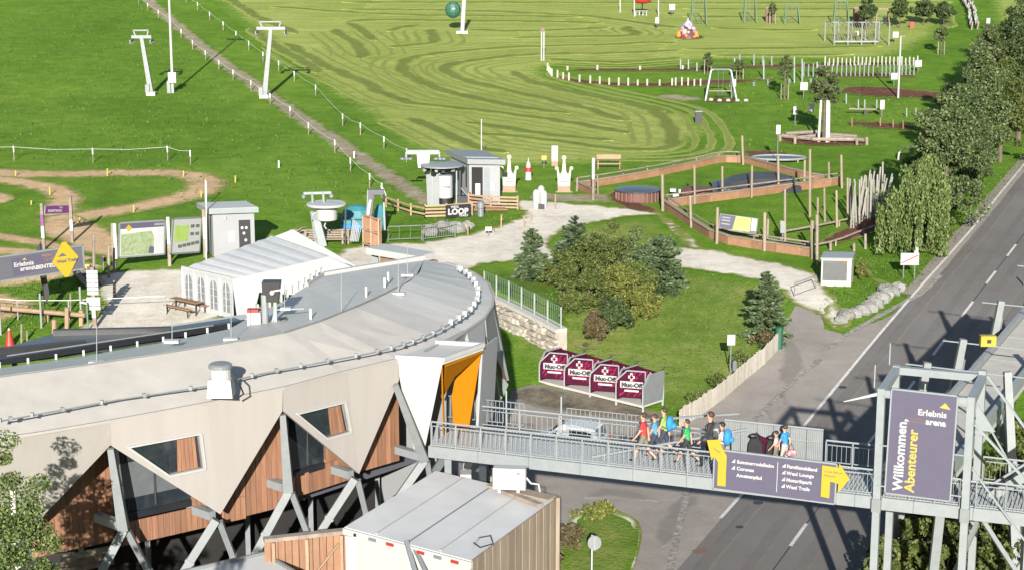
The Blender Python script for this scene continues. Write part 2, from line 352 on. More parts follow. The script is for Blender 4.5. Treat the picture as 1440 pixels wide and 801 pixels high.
M['lane'] = ground_mat('worn_asphalt', [(.36, (.092, .085, .079)), (.64, (.118, .110, .102))], .2, 1.2, 16, (.4, .3, .3), .2, .75, over=[(.36, (.112, .104, .096)), (.64, (.145, .133, .122))], rag=.8)
M['patch'] = ground_mat('patched_asphalt', [(.36, (.125, .114, .102)), (.64, (.165, .15, .134))], .2, 1.2, 16, (.4, .3, .3), .2, .75, over=[(.36, (.150, .136, .120)), (.64, (.226, .205, .182))], rag=.8)
def resample(P, d, closed=True):
    out = []; n = len(P)
    for i in range(n if closed else n - 1):
        a, b = P[i], P[(i + 1) % n]; k = max(1, int((b - a).length / d))
        out += [a + (b - a) * (j / k) for j in range(k)]
    if not closed: out.append(P[-1])
    return out
def smooth(P, n=2, closed=False):
    for _ in range(n):
        Q = [] if closed else [P[0]]
        for i in range(len(P) if closed else len(P) - 1):
            a, b = P[i], P[(i + 1) % len(P)]; Q += [a * .75 + b * .25, a * .25 + b * .75]
        if not closed: Q.append(P[-1])
        P = Q
    return P
def drape(name, m, poly, lift, sp=1.2, jit=.12, kind='structure', parent=None, fade=.8):
    """lay a sheet with the given outline (list of ground points) on the land"""
    P = resample([V((p[0], p[1])) for p in poly], max(.4, sp * .5))
    P = [p + V((random.uniform(-jit, jit), random.uniform(-jit, jit))) for p in P]
    x0, x1 = min(p.x for p in P), max(p.x for p in P); y0, y1 = min(p.y for p in P), max(p.y for p in P)
    pin = []; gx = np.arange(x0, x1, sp)
    for y in np.arange(y0, y1, sp):
        for x in gx:
            q = V((x + random.uniform(-.1, .1) * sp, y + random.uniform(-.1, .1) * sp))
            if inside(q, P): pin.append(q)
    n = len(P); vo, eo, fo, *_ = delaunay_2d_cdt(P + pin, [(i, (i + 1) % n) for i in range(n)], [], 1, 1e-4)
    b = MB(); zs = land([v.x for v in vo], [v.y for v in vo])
    PA = np.array([(p.x, p.y) for p in P]); VA = np.array([(v.x, v.y) for v in vo]); ed_ = np.concatenate([np.sqrt(((VA[k:k + 800, None] - PA[None]) ** 2).sum(-1)).min(1) for k in range(0, len(VA), 800)]) / fade
    b.v = [V((v.x, v.y, float(z) + lift)) for v, z in zip(vo, zs)]
    for f in fo:
        if max(zs[i] for i in f) - min(zs[i] for i in f) > .55: continue
        ar = sum(vo[f[i]].x * vo[f[(i + 1) % len(f)]].y - vo[f[(i + 1) % len(f)]].x * vo[f[i]].y for i in range(len(f)))
        b.f.append(tuple(f) if ar > 0 else tuple(reversed(f)))
    b.m = [0] * len(b.f)
    o = b.build(name, m, parent); o['kind'] = kind
    o.data.attributes.new('edge', 'FLOAT', 'POINT').data.foreach_set('value', np.clip(ed_, 0, 1).astype(np.float32))
    if parent: del o['kind']
    return o
def gp(*pts): return [g(*p) for p in pts]
def ribbon(pts, wd, sm=2, jit=0, d=1.0):
    """outline of a strip of width wd along ground points"""
    P = [V((p[0], p[1])) for p in pts]; P = smooth(P, sm) if sm else P; P = resample(P, d, False); L, Rr = [], []
    for i, p in enumerate(P):
        t = (P[min(i + 1, len(P) - 1)] - P[max(i - 1, 0)]).normalized(); n = V((-t.y, t.x)); e = wd / 2
        L.append(p + n * (e + random.uniform(-jit, jit))); Rr.append(p - n * (e + random.uniform(-jit, jit)))
    return L, Rr
def strip(name, m, pts, wd, lift, sm=2, jit=0, d=1.0, taper=False, parent=None, kind='structure', cross=1):
    b = MB(); EV = []; ribs = pts if isinstance(pts[0], list) else [pts]
    for rb in ribs:
        L, Rr = ribbon(rb, wd, sm, jit, d); n = len(L); k0 = len(b.v)
        for i in range(n):
            f = 1
            if taper: f = min(1, (i + .3) / 2.5, (n - i - .7) / 2.5)
            c = (L[i] + Rr[i]) / 2
            for j in range(cross + 1):
                p = c + (L[i] - c) * f * (1 - 2 * j / cross); EV.append(min(1, 2 * min(j, cross - j) / cross * 1.15) * (f if taper else 1)); edge = lift if not (cross > 1 and j in (0, cross)) else min(lift, .015)
                b.v.append(V((p.x, p.y, gz(p.x, p.y) + edge)))
        w1 = cross + 1
        for i in range(n - 1):
            for j in range(cross): b.f.append((k0 + i * w1 + j, k0 + i * w1 + j + 1, k0 + (i + 1) * w1 + j + 1, k0 + (i + 1) * w1 + j)); b.m.append(0)
    o = b.build(name, m, parent)
    o.data.attributes.new('edge', 'FLOAT', 'POINT').data.foreach_set('value', np.array(EV, np.float32))
    if not parent: o['kind'] = kind
    return o
# --- meadow areas
drape('mown_meadow', M['mown'], smooth(gp((262, -30), (330, 30), (420, 107), (480, 152), (560, 208), (640, 236), (780, 236), (900, 230), (960, 224), (1003, 198), (1022, 180), (985, 160), (900, 146), (800, 126), (772, 100), (800, 90), (960, 90), (1080, 85), (1250, 86), (1310, 66), (1352, 30), (1345, -40), (800, -40)), 2, True), .02, 1.8, .3, fade=5)
drape('mown_meadow', M['mown'], smooth(gp((1385, -30), (1392, 10), (1402, 50), (1440, 70), (1470, 40), (1440, -30)), 1, True), .02, 2, .2, fade=3)
WR = [[(487, 32), (514, 47), (524, 58)], [(470, 42), (480, 50), (497, 61), (510, 72), (507, 84)], [(544, 45), (564, 39), (591, 36)], [(544, 67), (581, 64), (608, 62), (614, 56), (605, 47), (608, 42)],
 [(952, 62), (918, 60), (851, 64), (766, 65), (682, 69), (615, 76), (581, 81), (563, 90), (568, 103), (591, 116), (632, 131), (682, 142), (733, 152), (804, 161)],
 [(960, 71), (884, 75), (817, 76), (756, 77), (699, 81), (649, 88), (624, 95), (627, 104), (655, 115), (716, 128), (783, 143), (834, 156), (884, 172)],
 [(724, 101), (729, 110), (766, 121), (817, 133), (868, 143), (911, 153), (933, 163), (942, 182), (948, 200), (940, 211), (884, 212), (817, 204), (750, 195), (665, 188)],
 [(400, 60), (440, 85), (480, 104), (514, 118), (547, 137), (581, 147), (649, 153), (716, 161), (783, 170), (851, 182), (884, 189)], [(574, 167), (598, 175), (632, 192), (669, 209), (716, 216)],
 [(652, 172), (716, 182), (783, 192), (864, 199)], [(480, 4), (700, 4), (960, 5), (1150, 5), (1340, 4)], [(480, 14), (640, 15), (820, 22), (900, 32), (955, 41)], [(380, 10), (430, 14), (560, 22), (700, 23), (820, 25)], [(487, 32), (520, 28), (640, 30), (780, 31), (850, 33)],
 [(655, 42), (720, 45), (800, 43), (858, 39)], [(718, 54), (800, 53), (850, 52), (900, 50), (880, 42), (885, 38)], [(770, 84), (820, 87), (868, 89), (915, 86), (958, 82)], [(960, 13), (1100, 14), (1330, 13)], [(960, 24), (1100, 25), (1290, 24)],
 [(1000, 40), (1080, 43), (1150, 43)], [(960, 70), (1100, 69), (1240, 66)], [(1000, 79), (1100, 79), (1200, 77)], [(350, 40), (380, 62), (430, 90), (450, 104)], [(1310, 5), (1330, 22), (1335, 40)], [(310, -10), (340, 12), (380, 34), (420, 48)]]
strip('grass_strip', M['windrow'], WG := [gp(*l) for l in WR], 2.05, .09, 2, .35, 1.0, taper=True, kind='structure', cross=4)
def shifted(P, d):
    P = resample(smooth([V((p.x, p.y)) for p in P], 2), 2.0, False); o = []
    for i, p in enumerate(P):
        t = (P[min(i + 1, len(P) - 1)] - P[max(i - 1, 0)]).normalized(); q = p + V((-t.y, t.x)) * d; o.append(V((q.x, q.y, 0)))
    return o
sw = [shifted(P, d) for P in WG if len(P) > 4 for d in (-3.4, -2.0, 1.9, 3.3, 4.8)]
strip('raked_swath', M['swath'], [q[2:-2] for q in sw if len(q) > 8], .8, .05, 0, .12, 1.5, taper=True, cross=2)
strip('worn_track', M['track'], gp((188, -20), (215, 8), (250, 36), (300, 80), (360, 120), (400, 150), (450, 184), (500, 217), (545, 247), (580, 270), (606, 287)), 2.4, .03, 2, .3, .8, cross=4)
# --- bike trail of bare earth on the left meadow
strip('dirt_trail', M['dirt'], gp((-60, 240), (0, 243), (60, 246), (150, 244), (240, 243), (280, 249), (295, 260), (272, 275), (200, 291), (130, 302), (98, 308), (80, 318)), 3.3, .03, 3, .2, .8, cross=4)
strip('dirt_trail', M['dirt'], gp((-40, 249), (0, 252), (45, 259), (80, 267), (94, 277), (88, 290), (76, 304)), 2.8, .035, 3, .2, .8, cross=4)
drape('dirt_patch', M['dirt'], smooth(gp((-40, 270), (0, 270), (20, 274), (24, 280), (8, 288), (-40, 290)), 2, True), .04, 1, .1)
drape('dirt_patch', M['dirt'], smooth(gp((58, 306), (100, 300), (130, 312), (170, 330), (170, 366), (125, 360), (90, 342), (62, 334), (52, 318)), 2, True), .045, 1, .12)
strip('dirt_trail', M['dirt'], gp((-60, 328), (0, 332), (40, 338), (75, 346), (100, 356)), 1.8, .04, 2, .15, .8, cross=4)
strip('dirt_trail', M['dirt'], gp((-60, 350), (0, 352), (40, 355), (100, 362), (125, 366)), 2.0, .05, 2, .15, .8, cross=4)
strip('dirt_trail', M['dirt'], gp((-60, 402), (0, 397), (50, 392), (100, 380), (130, 372)), 2.6, .055, 2, .15, .8, cross=4)
strip('dirt_trail', M['dirt'], gp((-40, 452), (0, 440), (18, 437), (20, 428), (-30, 416)), 2.8, .055, 2, .15, .8, cross=4)
# --- gravel
drape('gravel_yard', M['gravel'], smooth(gp((150, 384), (200, 380), (262, 377), (345, 372), (352, 420), (300, 452), (240, 474), (110, 488), (88, 476), (125, 452), (148, 425), (120, 394)), 1, True), .06, .8, .2)
drape('gravel_path', M['gravel'], smooth(gp((470, 350), (540, 343), (600, 341), (650, 331), (700, 319), (742, 302), (722, 290), (716, 280), (800, 286), (880, 293), (930, 299), (931, 305), (895, 304), (850, 311), (800, 322), (775, 335), (772, 348), (792, 358), (790, 366), (740, 367), (660, 374), (640, 395), (470, 380)), 1, True), .035, .75, .2)
drape('gravel_path', M['gravel'], smooth(gp((772, 350), (850, 356), (940, 349), (965, 348), (1000, 351), (1060, 364), (1110, 374), (1150, 385), (1163, 405), (1185, 432), (1205, 452), (1170, 470), (1155, 440), (1118, 430), (1090, 402), (1050, 391), (955, 376), (850, 368), (772, 366)), 1, True), .04, .75, .2)
drape('gravel_path', M['gravel'], smooth(gp((921, 302), (933, 302), (960, 322), (985, 345), (990, 352), (968, 352), (950, 330), (930, 314)), 1, True), .045, .9, .15)
drape('gravel_patch', M['gravel'], smooth(gp((1155, 455), (1190, 462), (1200, 448), (1180, 430), (1160, 428)), 1, True), .065, .9, .12)
drape('gravel_patch', M['gravel'], smooth(gp((1222, 392), (1236, 392), (1262, 404), (1268, 414), (1252, 412), (1240, 402)), 1, True), .05, .9, .12)
# --- car park, shoulder and road
drape('car_park', M['asphalt'], gp((250, 1000), (440, 760), (600, 640), (690, 575), (750, 540), (800, 556), (850, 572), (905, 592), (957, 598), (1005, 570), (1060, 524), (1098, 487), (1104, 455), (1118, 430), (1150, 430), (1160, 462), (1185, 470), (1240, 450), (1300, 420), (1330, 440), (1200, 560), (1120, 680), (1050, 800), (960, 1000)), .02, 1.3, .06)
cen = gp((1490, 255), (1446, 322), (1425, 350), (1380, 410), (1340, 462), (1300, 517), (1250, 584), (1145, 722), (1100, 785), (1030, 880))
c0 = cen[0] + (cen[0] - cen[2]).normalized() * 70; c1 = cen[-1] + (cen[-1] - cen[-3]).normalized() * 60
rc = [V((p.x, p.y)) for p in [c0] + cen + [c1]]
def off(P, d):
    P = resample(smooth([p.copy() for p in P], 2), 2.0, False); o = []
    for i, p in enumerate(P):
        t = (P[min(i + 1, len(P) - 1)] - P[max(i - 1, 0)]).normalized(); o.append(p + V((-t.y, t.x)) * d)
    return o
road = strip('road', M['road'], [V((p.x, p.y)) for p in rc], 7.4, .05, 2, 0, 1.0, cross=4)
rl = off(rc, -3.45); rr = off(rc, 3.45)
if rl[5].x > rr[5].x: rl, rr = rr, rl
strip('edge_line', paint, [p for p in rl if p.y > 72], .16, .062, 0, 0, 1.0, parent=road)
strip('edge_line', paint, rr, .16, .062, 0, 0, 1.0, parent=road)
cl = resample(smooth(rc, 2), .5, False); acc = 0; cur = []; dashes = []
D0 = V((g(1425, 350).x, g(1425, 350).y))
for a, b in zip(cl, cl[1:]):
    s = (acc + 1.2) % 7.2
    if s < 3.2: cur.append(a)
    elif cur: dashes.append(cur + [a]); cur = []
    acc += (b - a).length
for dsh in dashes:
    if len(dsh) > 3 and 40 < dsh[0].y < 200: strip('centre_dash', paint, dsh, .15, .064, 0, 0, .6, parent=road)
for d in (-2.55, -.95, .95, 2.55): strip('tyre_lane', M['lane'], [p for p in off(rc, d) if 55 < p.y < 210], .95, .054, 0, .05, 1.0, parent=road, cross=4)
for pts, wd in ((gp((905, 610), (960, 640), (1010, 622)), 1.3), (gp((820, 700), (860, 690), (925, 705)), 1.6), (gp((930, 770), (950, 720), (985, 690)), 1.2), (gp((1095, 470), (1120, 500), (1105, 545)), 1.5)): strip('asphalt_patch', M['patch'], pts, wd, .030, 1, .1, .5, taper=True, cross=4)
strip('centre_seam', mat('tar_seam', (.02, .02, .02), .6), [p for p in cl], .05, .058, 0, 0, 1, parent=road)
strip('shoulder', M['walk'], gp((1500, 165), (1432, 242), (1400, 282), (1345, 346), (1312, 386), (1285, 415)), 1.5, .042, 2, .05, 1, cross=2)
strip('shoulder_line', worn, gp((1322, 388), (1300, 412), (1255, 434), (1205, 462), (1160, 492)), .35, .06, 1, .05, .6)
strip('parking_line', worn, gp((968, 684), (955, 740), (940, 812)), .30, .034, 0, .03, .8)
strip('parking_line', worn, gp((1154, 505), (1120, 532), (1084, 568), (1060, 592)), .35, .034, 1, .05, .6)
strip('parking_line', paint, gp((1000, 786), (978, 808), (960, 832)), .14, .036, 0, 0, .6)
strip('asphalt_seam', M['rust'], [gp((780, 664), (800, 663)), gp((975, 776), (995, 773))], .45, .03, 0, .08, .4)
for (x, y, d_) in ((1066, 708, .22), (1040, 742, .16), (1185, 545, .2)):
    p = g(x, y); MB().lathe((p.x, p.y, p.z + .02), [(d_, 0), (d_, .045)], 12).build('manhole_cover', M['dark'], road)
# grass island with a pale kerb on the car park
isl = smooth(gp((786, 800), (790, 752), (806, 722), (828, 711), (858, 714), (890, 726), (904, 742), (900, 772), (890, 805), (880, 850), (786, 850)), 2, True)
drape('kerb_strip', M['gravel'], isl, .05, 1, .03, fade=.01)
c_ = sum(isl, V((0, 0, 0))) / len(isl)
drape('grass_island', M['lawn'], [c_ + (p - c_) * (.93 if p.y < c_.y + 2 else .80) for p in isl], .12, .7, .05, fade=.4)
drape('damp_ground', M['wet'], smooth(gp((756, 538), (700, 560), (770, 575), (800, 580), (900, 594), (946, 590), (905, 575), (835, 556)), 2, True), .035, .8, .2)
# --- lawn on the bank
drape('bank_lawn', M['lawn'], smooth(gp((700, 372), (770, 367), (850, 370), (955, 378), (1050, 393), (1086, 404), (1112, 430), (1098, 458), (1094, 486), (1058, 520), (1003, 566), (955, 592), (900, 560), (820, 528), (756, 518), (705, 500)), 1, True), .012, 1.0, .2, fade=2)
drape('bank_lawn', M['lawn'], smooth(gp((800, 325), (850, 313), (900, 305), (920, 306), (950, 332), (966, 346), (900, 348), (820, 345), (790, 345)), 1, True), .012, 1, .2, fade=1.5)
# --- bark mulch under the play things
for P in ([(1175, 128), (1200, 121), (1260, 124), (1337, 132), (1340, 138), (1270, 139), (1200, 134)], [(1180, 174), (1220, 171), (1292, 178), (1298, 184), (1240, 182)], [(1092, 192), (1150, 189), (1222, 197), (1220, 206), (1150, 206), (1095, 202)],
          [(1150, 338), (1185, 322), (1228, 300), (1248, 318), (1225, 332), (1160, 348)], [(862, 266), (900, 285), (928, 296), (925, 302), (880, 296), (850, 280)], [(1038, 212), (1080, 212), (1120, 217), (1100, 224), (1050, 221)],
          [(768, 100), (790, 110), (860, 117), (930, 118), (990, 112), (1060, 113), (1090, 108), (1090, 113), (990, 121), (930, 123), (850, 121), (790, 115)], [(800, 97), (960, 97), (1120, 90), (1290, 88), (1290, 92), (1120, 95), (960, 101), (800, 101)],
          [(960, 50), (985, 50), (995, 55), (950, 57)], [(1150, 104), (1220, 104), (1292, 106), (1290, 110), (1150, 109)], [(990, 138), (1040, 139), (1040, 146), (990, 144)]):
    drape('mulch_bed', M['mulch'], smooth(gp(*P), 2, True), .05, .7, .12, fade=.6)
strip('worn_patch', M['track'], [gp((745, 275), (790, 278), (860, 280), (880, 284)), gp((930, 134), (960, 140), (985, 138))], 3.2, .028, 2, .4, .8, taper=True, cross=4)
# --- short grass standing along the near lawns and verges
def tufts(name, m, areas, n, h, seed):
    r = np.random.default_rng(seed); vs = []; fs = []; k = 0
    for poly, cnt in areas:
        P = [V((p.x, p.y)) for p in poly]; x0, x1 = min(p.x for p in P), max(p.x for p in P); y0, y1 = min(p.y for p in P), max(p.y for p in P); c = 0
        for _ in range(cnt * 6):
            if c >= cnt: break
            x, y = r.uniform(x0, x1), r.uniform(y0, y1)
            if not inside(V((x, y)), P): continue
            c += 1; z = gz(x, y)
            for _b in range(3):
                a = r.uniform(0, 6.28); hh = h * r.uniform(.5, 1.3); wd = hh * .28; lx, ly = r.normal(0, hh * .5, 2); ox, oy = r.normal(0, .1, 2)
                dx, dy = math.cos(a) * wd, math.sin(a) * wd
                vs += [(x + ox - dx, y + oy - dy, z), (x + ox + dx, y + oy + dy, z), (x + ox + lx, y + oy + ly, z + hh)]; fs.append((k, k + 1, k + 2)); k += 3
    return arrmesh(name, vs, fs, [m], kind='stuff')
tufts('grass_tufts', LM['tuft'], [(gp((705, 500), (756, 518), (900, 560), (955, 592), (1058, 520), (1096, 480), (1112, 430), (1050, 395), (955, 380), (800, 372)), 1500), (gp((1150, 440), (1185, 465), (1290, 405), (1440, 238), (1440, 200), (1290, 370), (1200, 360)), 2500),
     ([c_ + (p - c_) * .8 for p in isl], 500), (gp((0, 470), (150, 440), (110, 385), (0, 400)), 700), (gp((560, 320), (700, 318), (745, 300), (700, 300), (560, 300)), 200)], 0, .12, 3)
tufts('meadow_clumps', LM['tuft'], [(gp((0, 20), (190, 0), (300, 110), (400, 180), (500, 240), (560, 300), (300, 300), (0, 215)), 2200), (gp((1000, 100), (1290, 110), (1290, 200), (1000, 230)), 500)], 0, .18, 5)
# ================================================================== THE CURVED BUILDING ON STEEL LEGS
EZ, VZ = 9.1, 5.2
bld = thing('arena_building', (-8, 62, 0), 'long curved pale building on splayed steel legs with zigzag facade and low ridge roof', 'building')
OUT = [(-60, 626), (60, 608), (155, 592), (280, 569), (400, 545), (480, 524), (560, 505), (631, 482), (655, 466), (682, 447), (693, 430), (694, 414), (687, 399), (668, 385), (644, 375), (628, 370)]
RID = [(-60, 540, 10.2), (0, 530, 10.2), (110, 515, 10.2), (230, 497, 10.2), (340, 479, 10.2), (400, 468, 10.2), (450, 452, 10.2), (500, 432, 10.2), (530, 419, 10.15), (560, 404, 10.1), (575, 396, 10.05), (585, 388, 9.95), (590, 383, 9.8), (592, 378, 9.6), (594, 372, 9.4), (596, 366, 9.15)]
INN = [(-60, 526), (0, 517), (118, 500), (230, 481), (322, 462), (362, 440), (395, 425), (430, 403), (453, 388), (500, 380), (550, 372), (596, 364)]
RI = [0, 1, 2, 3, 4, 5, 6, 7, 8, 9, 11, 15]
eo = [zz(x, y, EZ) for x, y in OUT]; er = [zz(x, y, z) for x, y, z in RID]; ei = [zz(x, y, 9.2) for x, y in INN]
# outer slope, one sheet per bay so that the folds read
for i in range(len(eo) - 1):
    b = MB(); q = [eo[i], eo[i + 1], er[i + 1], er[i]]
    if (er[i + 1] - er[i]).length < .05: q = q[:3]
    n = newell(q); n = n if n.z > 0 else -n
    b.add(q + [p - V((0, 0, .05)) for p in q], [tuple(range(len(q))), tuple(len(q) + k for k in reversed(range(len(q))))] + [(k, k + len(q), (k + 1) % len(q) + len(q), (k + 1) % len(q)) for k in range(len(q))])
    b.build('roof_sheet', M['roofb'] if i < 8 else M['roofg'], bld)
b = MB()
for i in range(len(ei) - 1):
    a0, a1 = er[RI[i]], er[RI[i + 1]]; b.add([a0, a1, ei[i + 1], ei[i], a0 - V((0, 0, .3)), a1 - V((0, 0, .3)), ei[i + 1] - V((0, 0, .3)), ei[i] - V((0, 0, .3))], [(0, 1, 2, 3), (7, 6, 5, 4), (3, 2, 6, 7)])
b.build('inner_roof_slope', M['roofg'], bld)
b = MB(); b.tube([p + V((0, 0, .03)) for p in er[:10]], .035, 6); b.build('ridge_cap', M['steel'], bld)
b = MB()
for p, q in zip(eo, eo[1:]): b.bar(p + V((0, 0, .02)), q + V((0, 0, .02)), .09, .07)
b.build('eaves_trim', M['panel'], bld)
b = MB()
for p, q in zip(ei[7:], ei[8:]): b.bar(p + V((0, 0, .06)), q + V((0, 0, .06)), .22, .2)
b.build('parapet', M['white'], bld)
# snow guard rail with clamps
SG = [(0, 596), (60, 585), (170, 565), (300, 545), (372, 528), (440, 515), (520, 500), (560, 490), (587, 481), (616, 468), (640, 454.5), (658, 443), (670, 429), (673, 414), (668, 401), (658, 389), (645, 381)]
sg = []
for x, y in SG:
    best = None
    for i in range(len(eo) - 1):                        # on the outer slope
        p0 = eo[i]; n = newell([eo[i], eo[i + 1], er[i + 1]])
        p = onplane(x, y, p0, n)
        if best is None or abs(p.z - 9.55) < abs(best.z - 9.55): best = p
    sg.append(V((best.x, best.y, best.z + .1)))
b = MB(); b.tube(sg, .03, 5); b.build('snow_guard_rail', M['steel'], bld)
for i_, p in enumerate(resample(smooth(sg, 1), .95, False)):
    x = pix_x = None
    late = p.y > 66.5
    MB().box(p + V((0, 0, .02 if not late else .06)), (.11, .11, .13) if not late else (.15, .13, .22), rz=.6 * (i_ % 2)).build('snow_guard_clamp', M['pvc'] if late else M['steelw'], bld)
for k, p in enumerate(resample(ei[:5], .95, False)): MB().box(p + V((0, 0, .12)), (.08, .08, .2)).build('edge_bracket', M['pvc'], bld)
for k, p in enumerate(resample([ei[5], ei[6], ei[7], ei[8]], .7, False)): MB().box(p + V((0, 0, .2)), (.09, .14, .34), rz=.5).build('edge_bracket', M['pvc'], bld)
# --- facade panels between the eave and the zigzag
def epx(x):
    for (a, b_), (pa, pb) in zip(zip(OUT, OUT[1:]), zip(eo, eo[1:])):
        if a[0] <= x <= b_[0]: t = (x - a[0]) / (b_[0] - a[0]); return pa.lerp(pb, t)
def facet(name, m, top, pts, holes=(), pl=None, th=.14, z=VZ):
    """panel lying in the plane of two eave points and a low point; other corners found on that plane"""
    T = [epx(x) if not isinstance(x, tuple) else zz(*x) for x in top]; low = zz(*pl, z)
    n = newell([T[0], low, T[1]]); n = n if n.y < 0 else -n
    P = [onplane(x, y, T[0], n) for x, y in pts]; H_ = [[onplane(x, y, T[0], n) for x, y in h] for h in holes]
    P = [p - V((0, 0, .01)) for p in P]
    b = MB(); b.slab(P, th, n, H_); o = b.build(name, m, bld); return T, n, P, H_
ed = lambda x: np.interp(x, [p[0] for p in OUT[:10]], [p[1] for p in OUT[:10]])
V0 = (60, 728); V1 = (310, 722); V2 = (505, 665)
FA = facet('facade_panel', M['panel'], (-50, 150), [(-60, ed(-60)), (155, ed(155)), (155, 625), (25, 762), (-60, 700)], pl=(25, 762))
FB = facet('facade_panel', M['panel'], (158, 285), [(155, ed(155)), (292, ed(292)), (310, 722), (157, 626)], [[(184, 629), (280, 611), (286, 657), (239, 667)]], pl=V1)
FC = facet('facade_panel', M['panel'], (296, 396), [(292, ed(292)), (398, ed(398)), (397, 577), (310, 722)], pl=V1)
FD = facet('facade_panel', M['panel'], (402, 480), [(399, ed(399)), (490, ed(490)), (505, 665), (400, 578)], [[(420, 582), (484, 566.5), (492, 606), (460, 615)]], pl=V2)
FE = facet('facade_panel', M['panel'], (488, 558), [(490, ed(490)), (560, ed(560)), (561, 534), (505, 665)], pl=V2)
facet('facade_panel', M['panelg'], (620, 650), [(600, 494), (656, ed(656)), (664, 500), (640, 508)], pl=(640, 560), z=6.2)
facet('facade_panel', M['panelg'], (657, 681), [(656, ed(656)), (681, ed(681)), (684, 505), (684, 590), (677, 606), (665, 500)], pl=(682, 606), z=5.6)
rp_ = [zz(683, 447, EZ), zz(693.5, 430, EZ), zz(694.5, 414, EZ), zz(716, 534, 5.3), zz(712, 535, 5.3), zz(685, 473, 8.3)]
for tri in ((0, 1, 5), (1, 4, 5), (1, 3, 4), (1, 2, 3)):
    p = [rp_[i] for i in tri]; n = newell(p); n = n if n.y < 0 or (abs(n.y) < .3 and n.x > 0) else -n
    MB().slab(p, .12, n).build('facade_panel', M['panelg'], bld)
# reveal in timber along the cut edges
def reveal(pts, depth=.5, m='woodo'):
    b = MB()
    for p, q in zip(pts, pts[1:]):
        d = V((0, depth, 0)); b.add([p, q, q + d, p + d, p + V((0, 0, .05)), q + V((0, 0, .05)), q + d + V((0, 0, .05)), p + d + V((0, 0, .05))], [(0, 1, 2, 3), (7, 6, 5, 4), (0, 4, 5, 1), (2, 6, 7, 3)])
    b.build('edge_reveal', M[m], bld)
for F_, ii in ((FA, (2, 3)), (FB, (3, 2)), (FC, (2, 3)), (FD, (3, 2)), (FE, (2, 3))):
    P = F_[2]; off_ = F_[1] * -.145; reveal([P[ii[0]] + off_, P[ii[1]] + off_], .45, 'wooda' if F_ in (FB, FD) else 'dark')
# windows set in the panels: frame, glass, and the timber board beside it
for F_ in (FB, FD):
    n = F_[1]; h = F_[3][0]; wobj = MB()
    hc_ = sum(h, V((0, 0, 0))) / 4; fr = [hc_ + (p - hc_) * 1.07 for p in h]
    for p, q in zip(fr, fr[1:] + fr[:1]): wobj.bar(p + n * .03, q + n * .02, .06, .06, up=n)
    wn = wobj.build('window_frame', M['white'], bld)
    MB().slab([p - n * .16 for p in h], .03, n).build('window_pane', M['glass'], bld)
    u = (h[1] - h[0]).normalized(); c = h[1].lerp(h[2], .5)
    for p, q in zip(h, h[1:] + h[:1]):
        MB().add([p - n * .05, q - n * .05, q - n * .18, p - n * .18], [(0, 1, 2, 3)]).build('window_jamb', M['panel'], wn)
    for k in range(5):                                   # boards at the right of the opening
        t0, t1 = 1 - .045 - .052 * k, 1 - .045 - .052 * (k + 1) + .006
        a = h[0].lerp(h[1], t0); a2 = h[0].lerp(h[1], t1); d = h[3].lerp(h[2], t0); d2 = h[3].lerp(h[2], t1)
        # stretch to the lower edge, which is shorter than the upper one
        lo = h[3].lerp(h[2], (t0 - .0)); s0 = (t0 - .58) / .42; s1 = (t1 - .58) / .42; d = h[3].lerp(h[2], s0); d2 = h[3].lerp(h[2], s1)
        MB().slab([a - n * .13, a2 - n * .13, d2 - n * .13, d - n * .13], .03, n).build('board', M['wood'], wn)
# --- timber wall set back behind the cut-outs, with floor and storey below
def wallpt(x, y, back):                                  # a point on the set-back wall line, by pixel
    F_ = FA if x < 155 else FB if x < 300 else FC if x < 398 else FD if x < 498 else FE
    n = F_[1]; p = onplane(x, y, F_[0][0] - n * back, n); return p
def boards(x0, x1, ztop, zbot, F_, back=1.15, bw=.2):
    n = F_[1]; o = F_[0][0]; a = onplane(x0, 700, o - n * back, n); c = onplane(x1, 700, o - n * back, n); a.z = c.z = 0
    u = (c - a); L = u.length; u.normalize(); nn = V((n.x, n.y, 0)).normalized(); k = int(L / bw)
    for i in range(k):
        p = a + u * (i + .5) * L / k; b = MB(); b.bar(V((p.x, p.y, zbot)), V((p.x, p.y, ztop)), L / k - .02, .04 + .012 * (i % 2), up=nn); b.build('board', M['wood'], bld)
boards(40, 158, 9.0, 4.25, FA); boards(163, 345, 5.2, 4.4, FB); boards(268, 345, 7.4, 5.22, FB); boards(322, 405, 9.0, 4.45, FC)
boards(410, 500, 5.45, 4.55, FD); boards(457, 500, 8.0, 5.47, FD); boards(500, 562, 9.0, 4.8, FE, 1.0)
b = MB()
for F_, x0, x1 in ((FB, 163, 270), (FD, 408, 458)):
    n = F_[1]; P = [onplane(x, 700, F_[0][0] - n * 1.2, n) for x in (x0, x1)]
    q = [V((p.x, p.y, z)) for z, pp in ((5.25, P), (9.0, P[::-1])) for p in pp]; MB().slab(q, .04, n).build('window_pane', M['glass'], bld)
    q2 = [V((p.x, p.y, z)) - V((0, .1, 0)) for z, pp in ((5.27, P), (5.5, P[::-1])) for p in pp]; MB().slab(q2, .05, n).build('window_sill', M['dark'], bld)
    for t in (.0, .52, 1): MB().bar(V((*P[0].lerp(P[1], t).xy, 5.6)) - V((0, .06, 0)), V((*P[0].lerp(P[1], t).xy, 9.0)) - V((0, .06, 0)), .07, .06).build('window_mullion', M['dark'], bld)
    q3 = [V((p.x, p.y, z)) - V((0, .03, 0)) for z, pp in ((5.9, P), (7.3, P[::-1])) for p in pp]; q3 = [q.lerp(sum(q3, V((0, 0, 0))) / 4, .12) for q in q3]; MB().slab(q3, .02, n).build('window_blind', mat('window_blind', (.10, .11, .115), .5), bld)
b = MB()                                                  # floor slab and soffit, back wall of the open ground storey
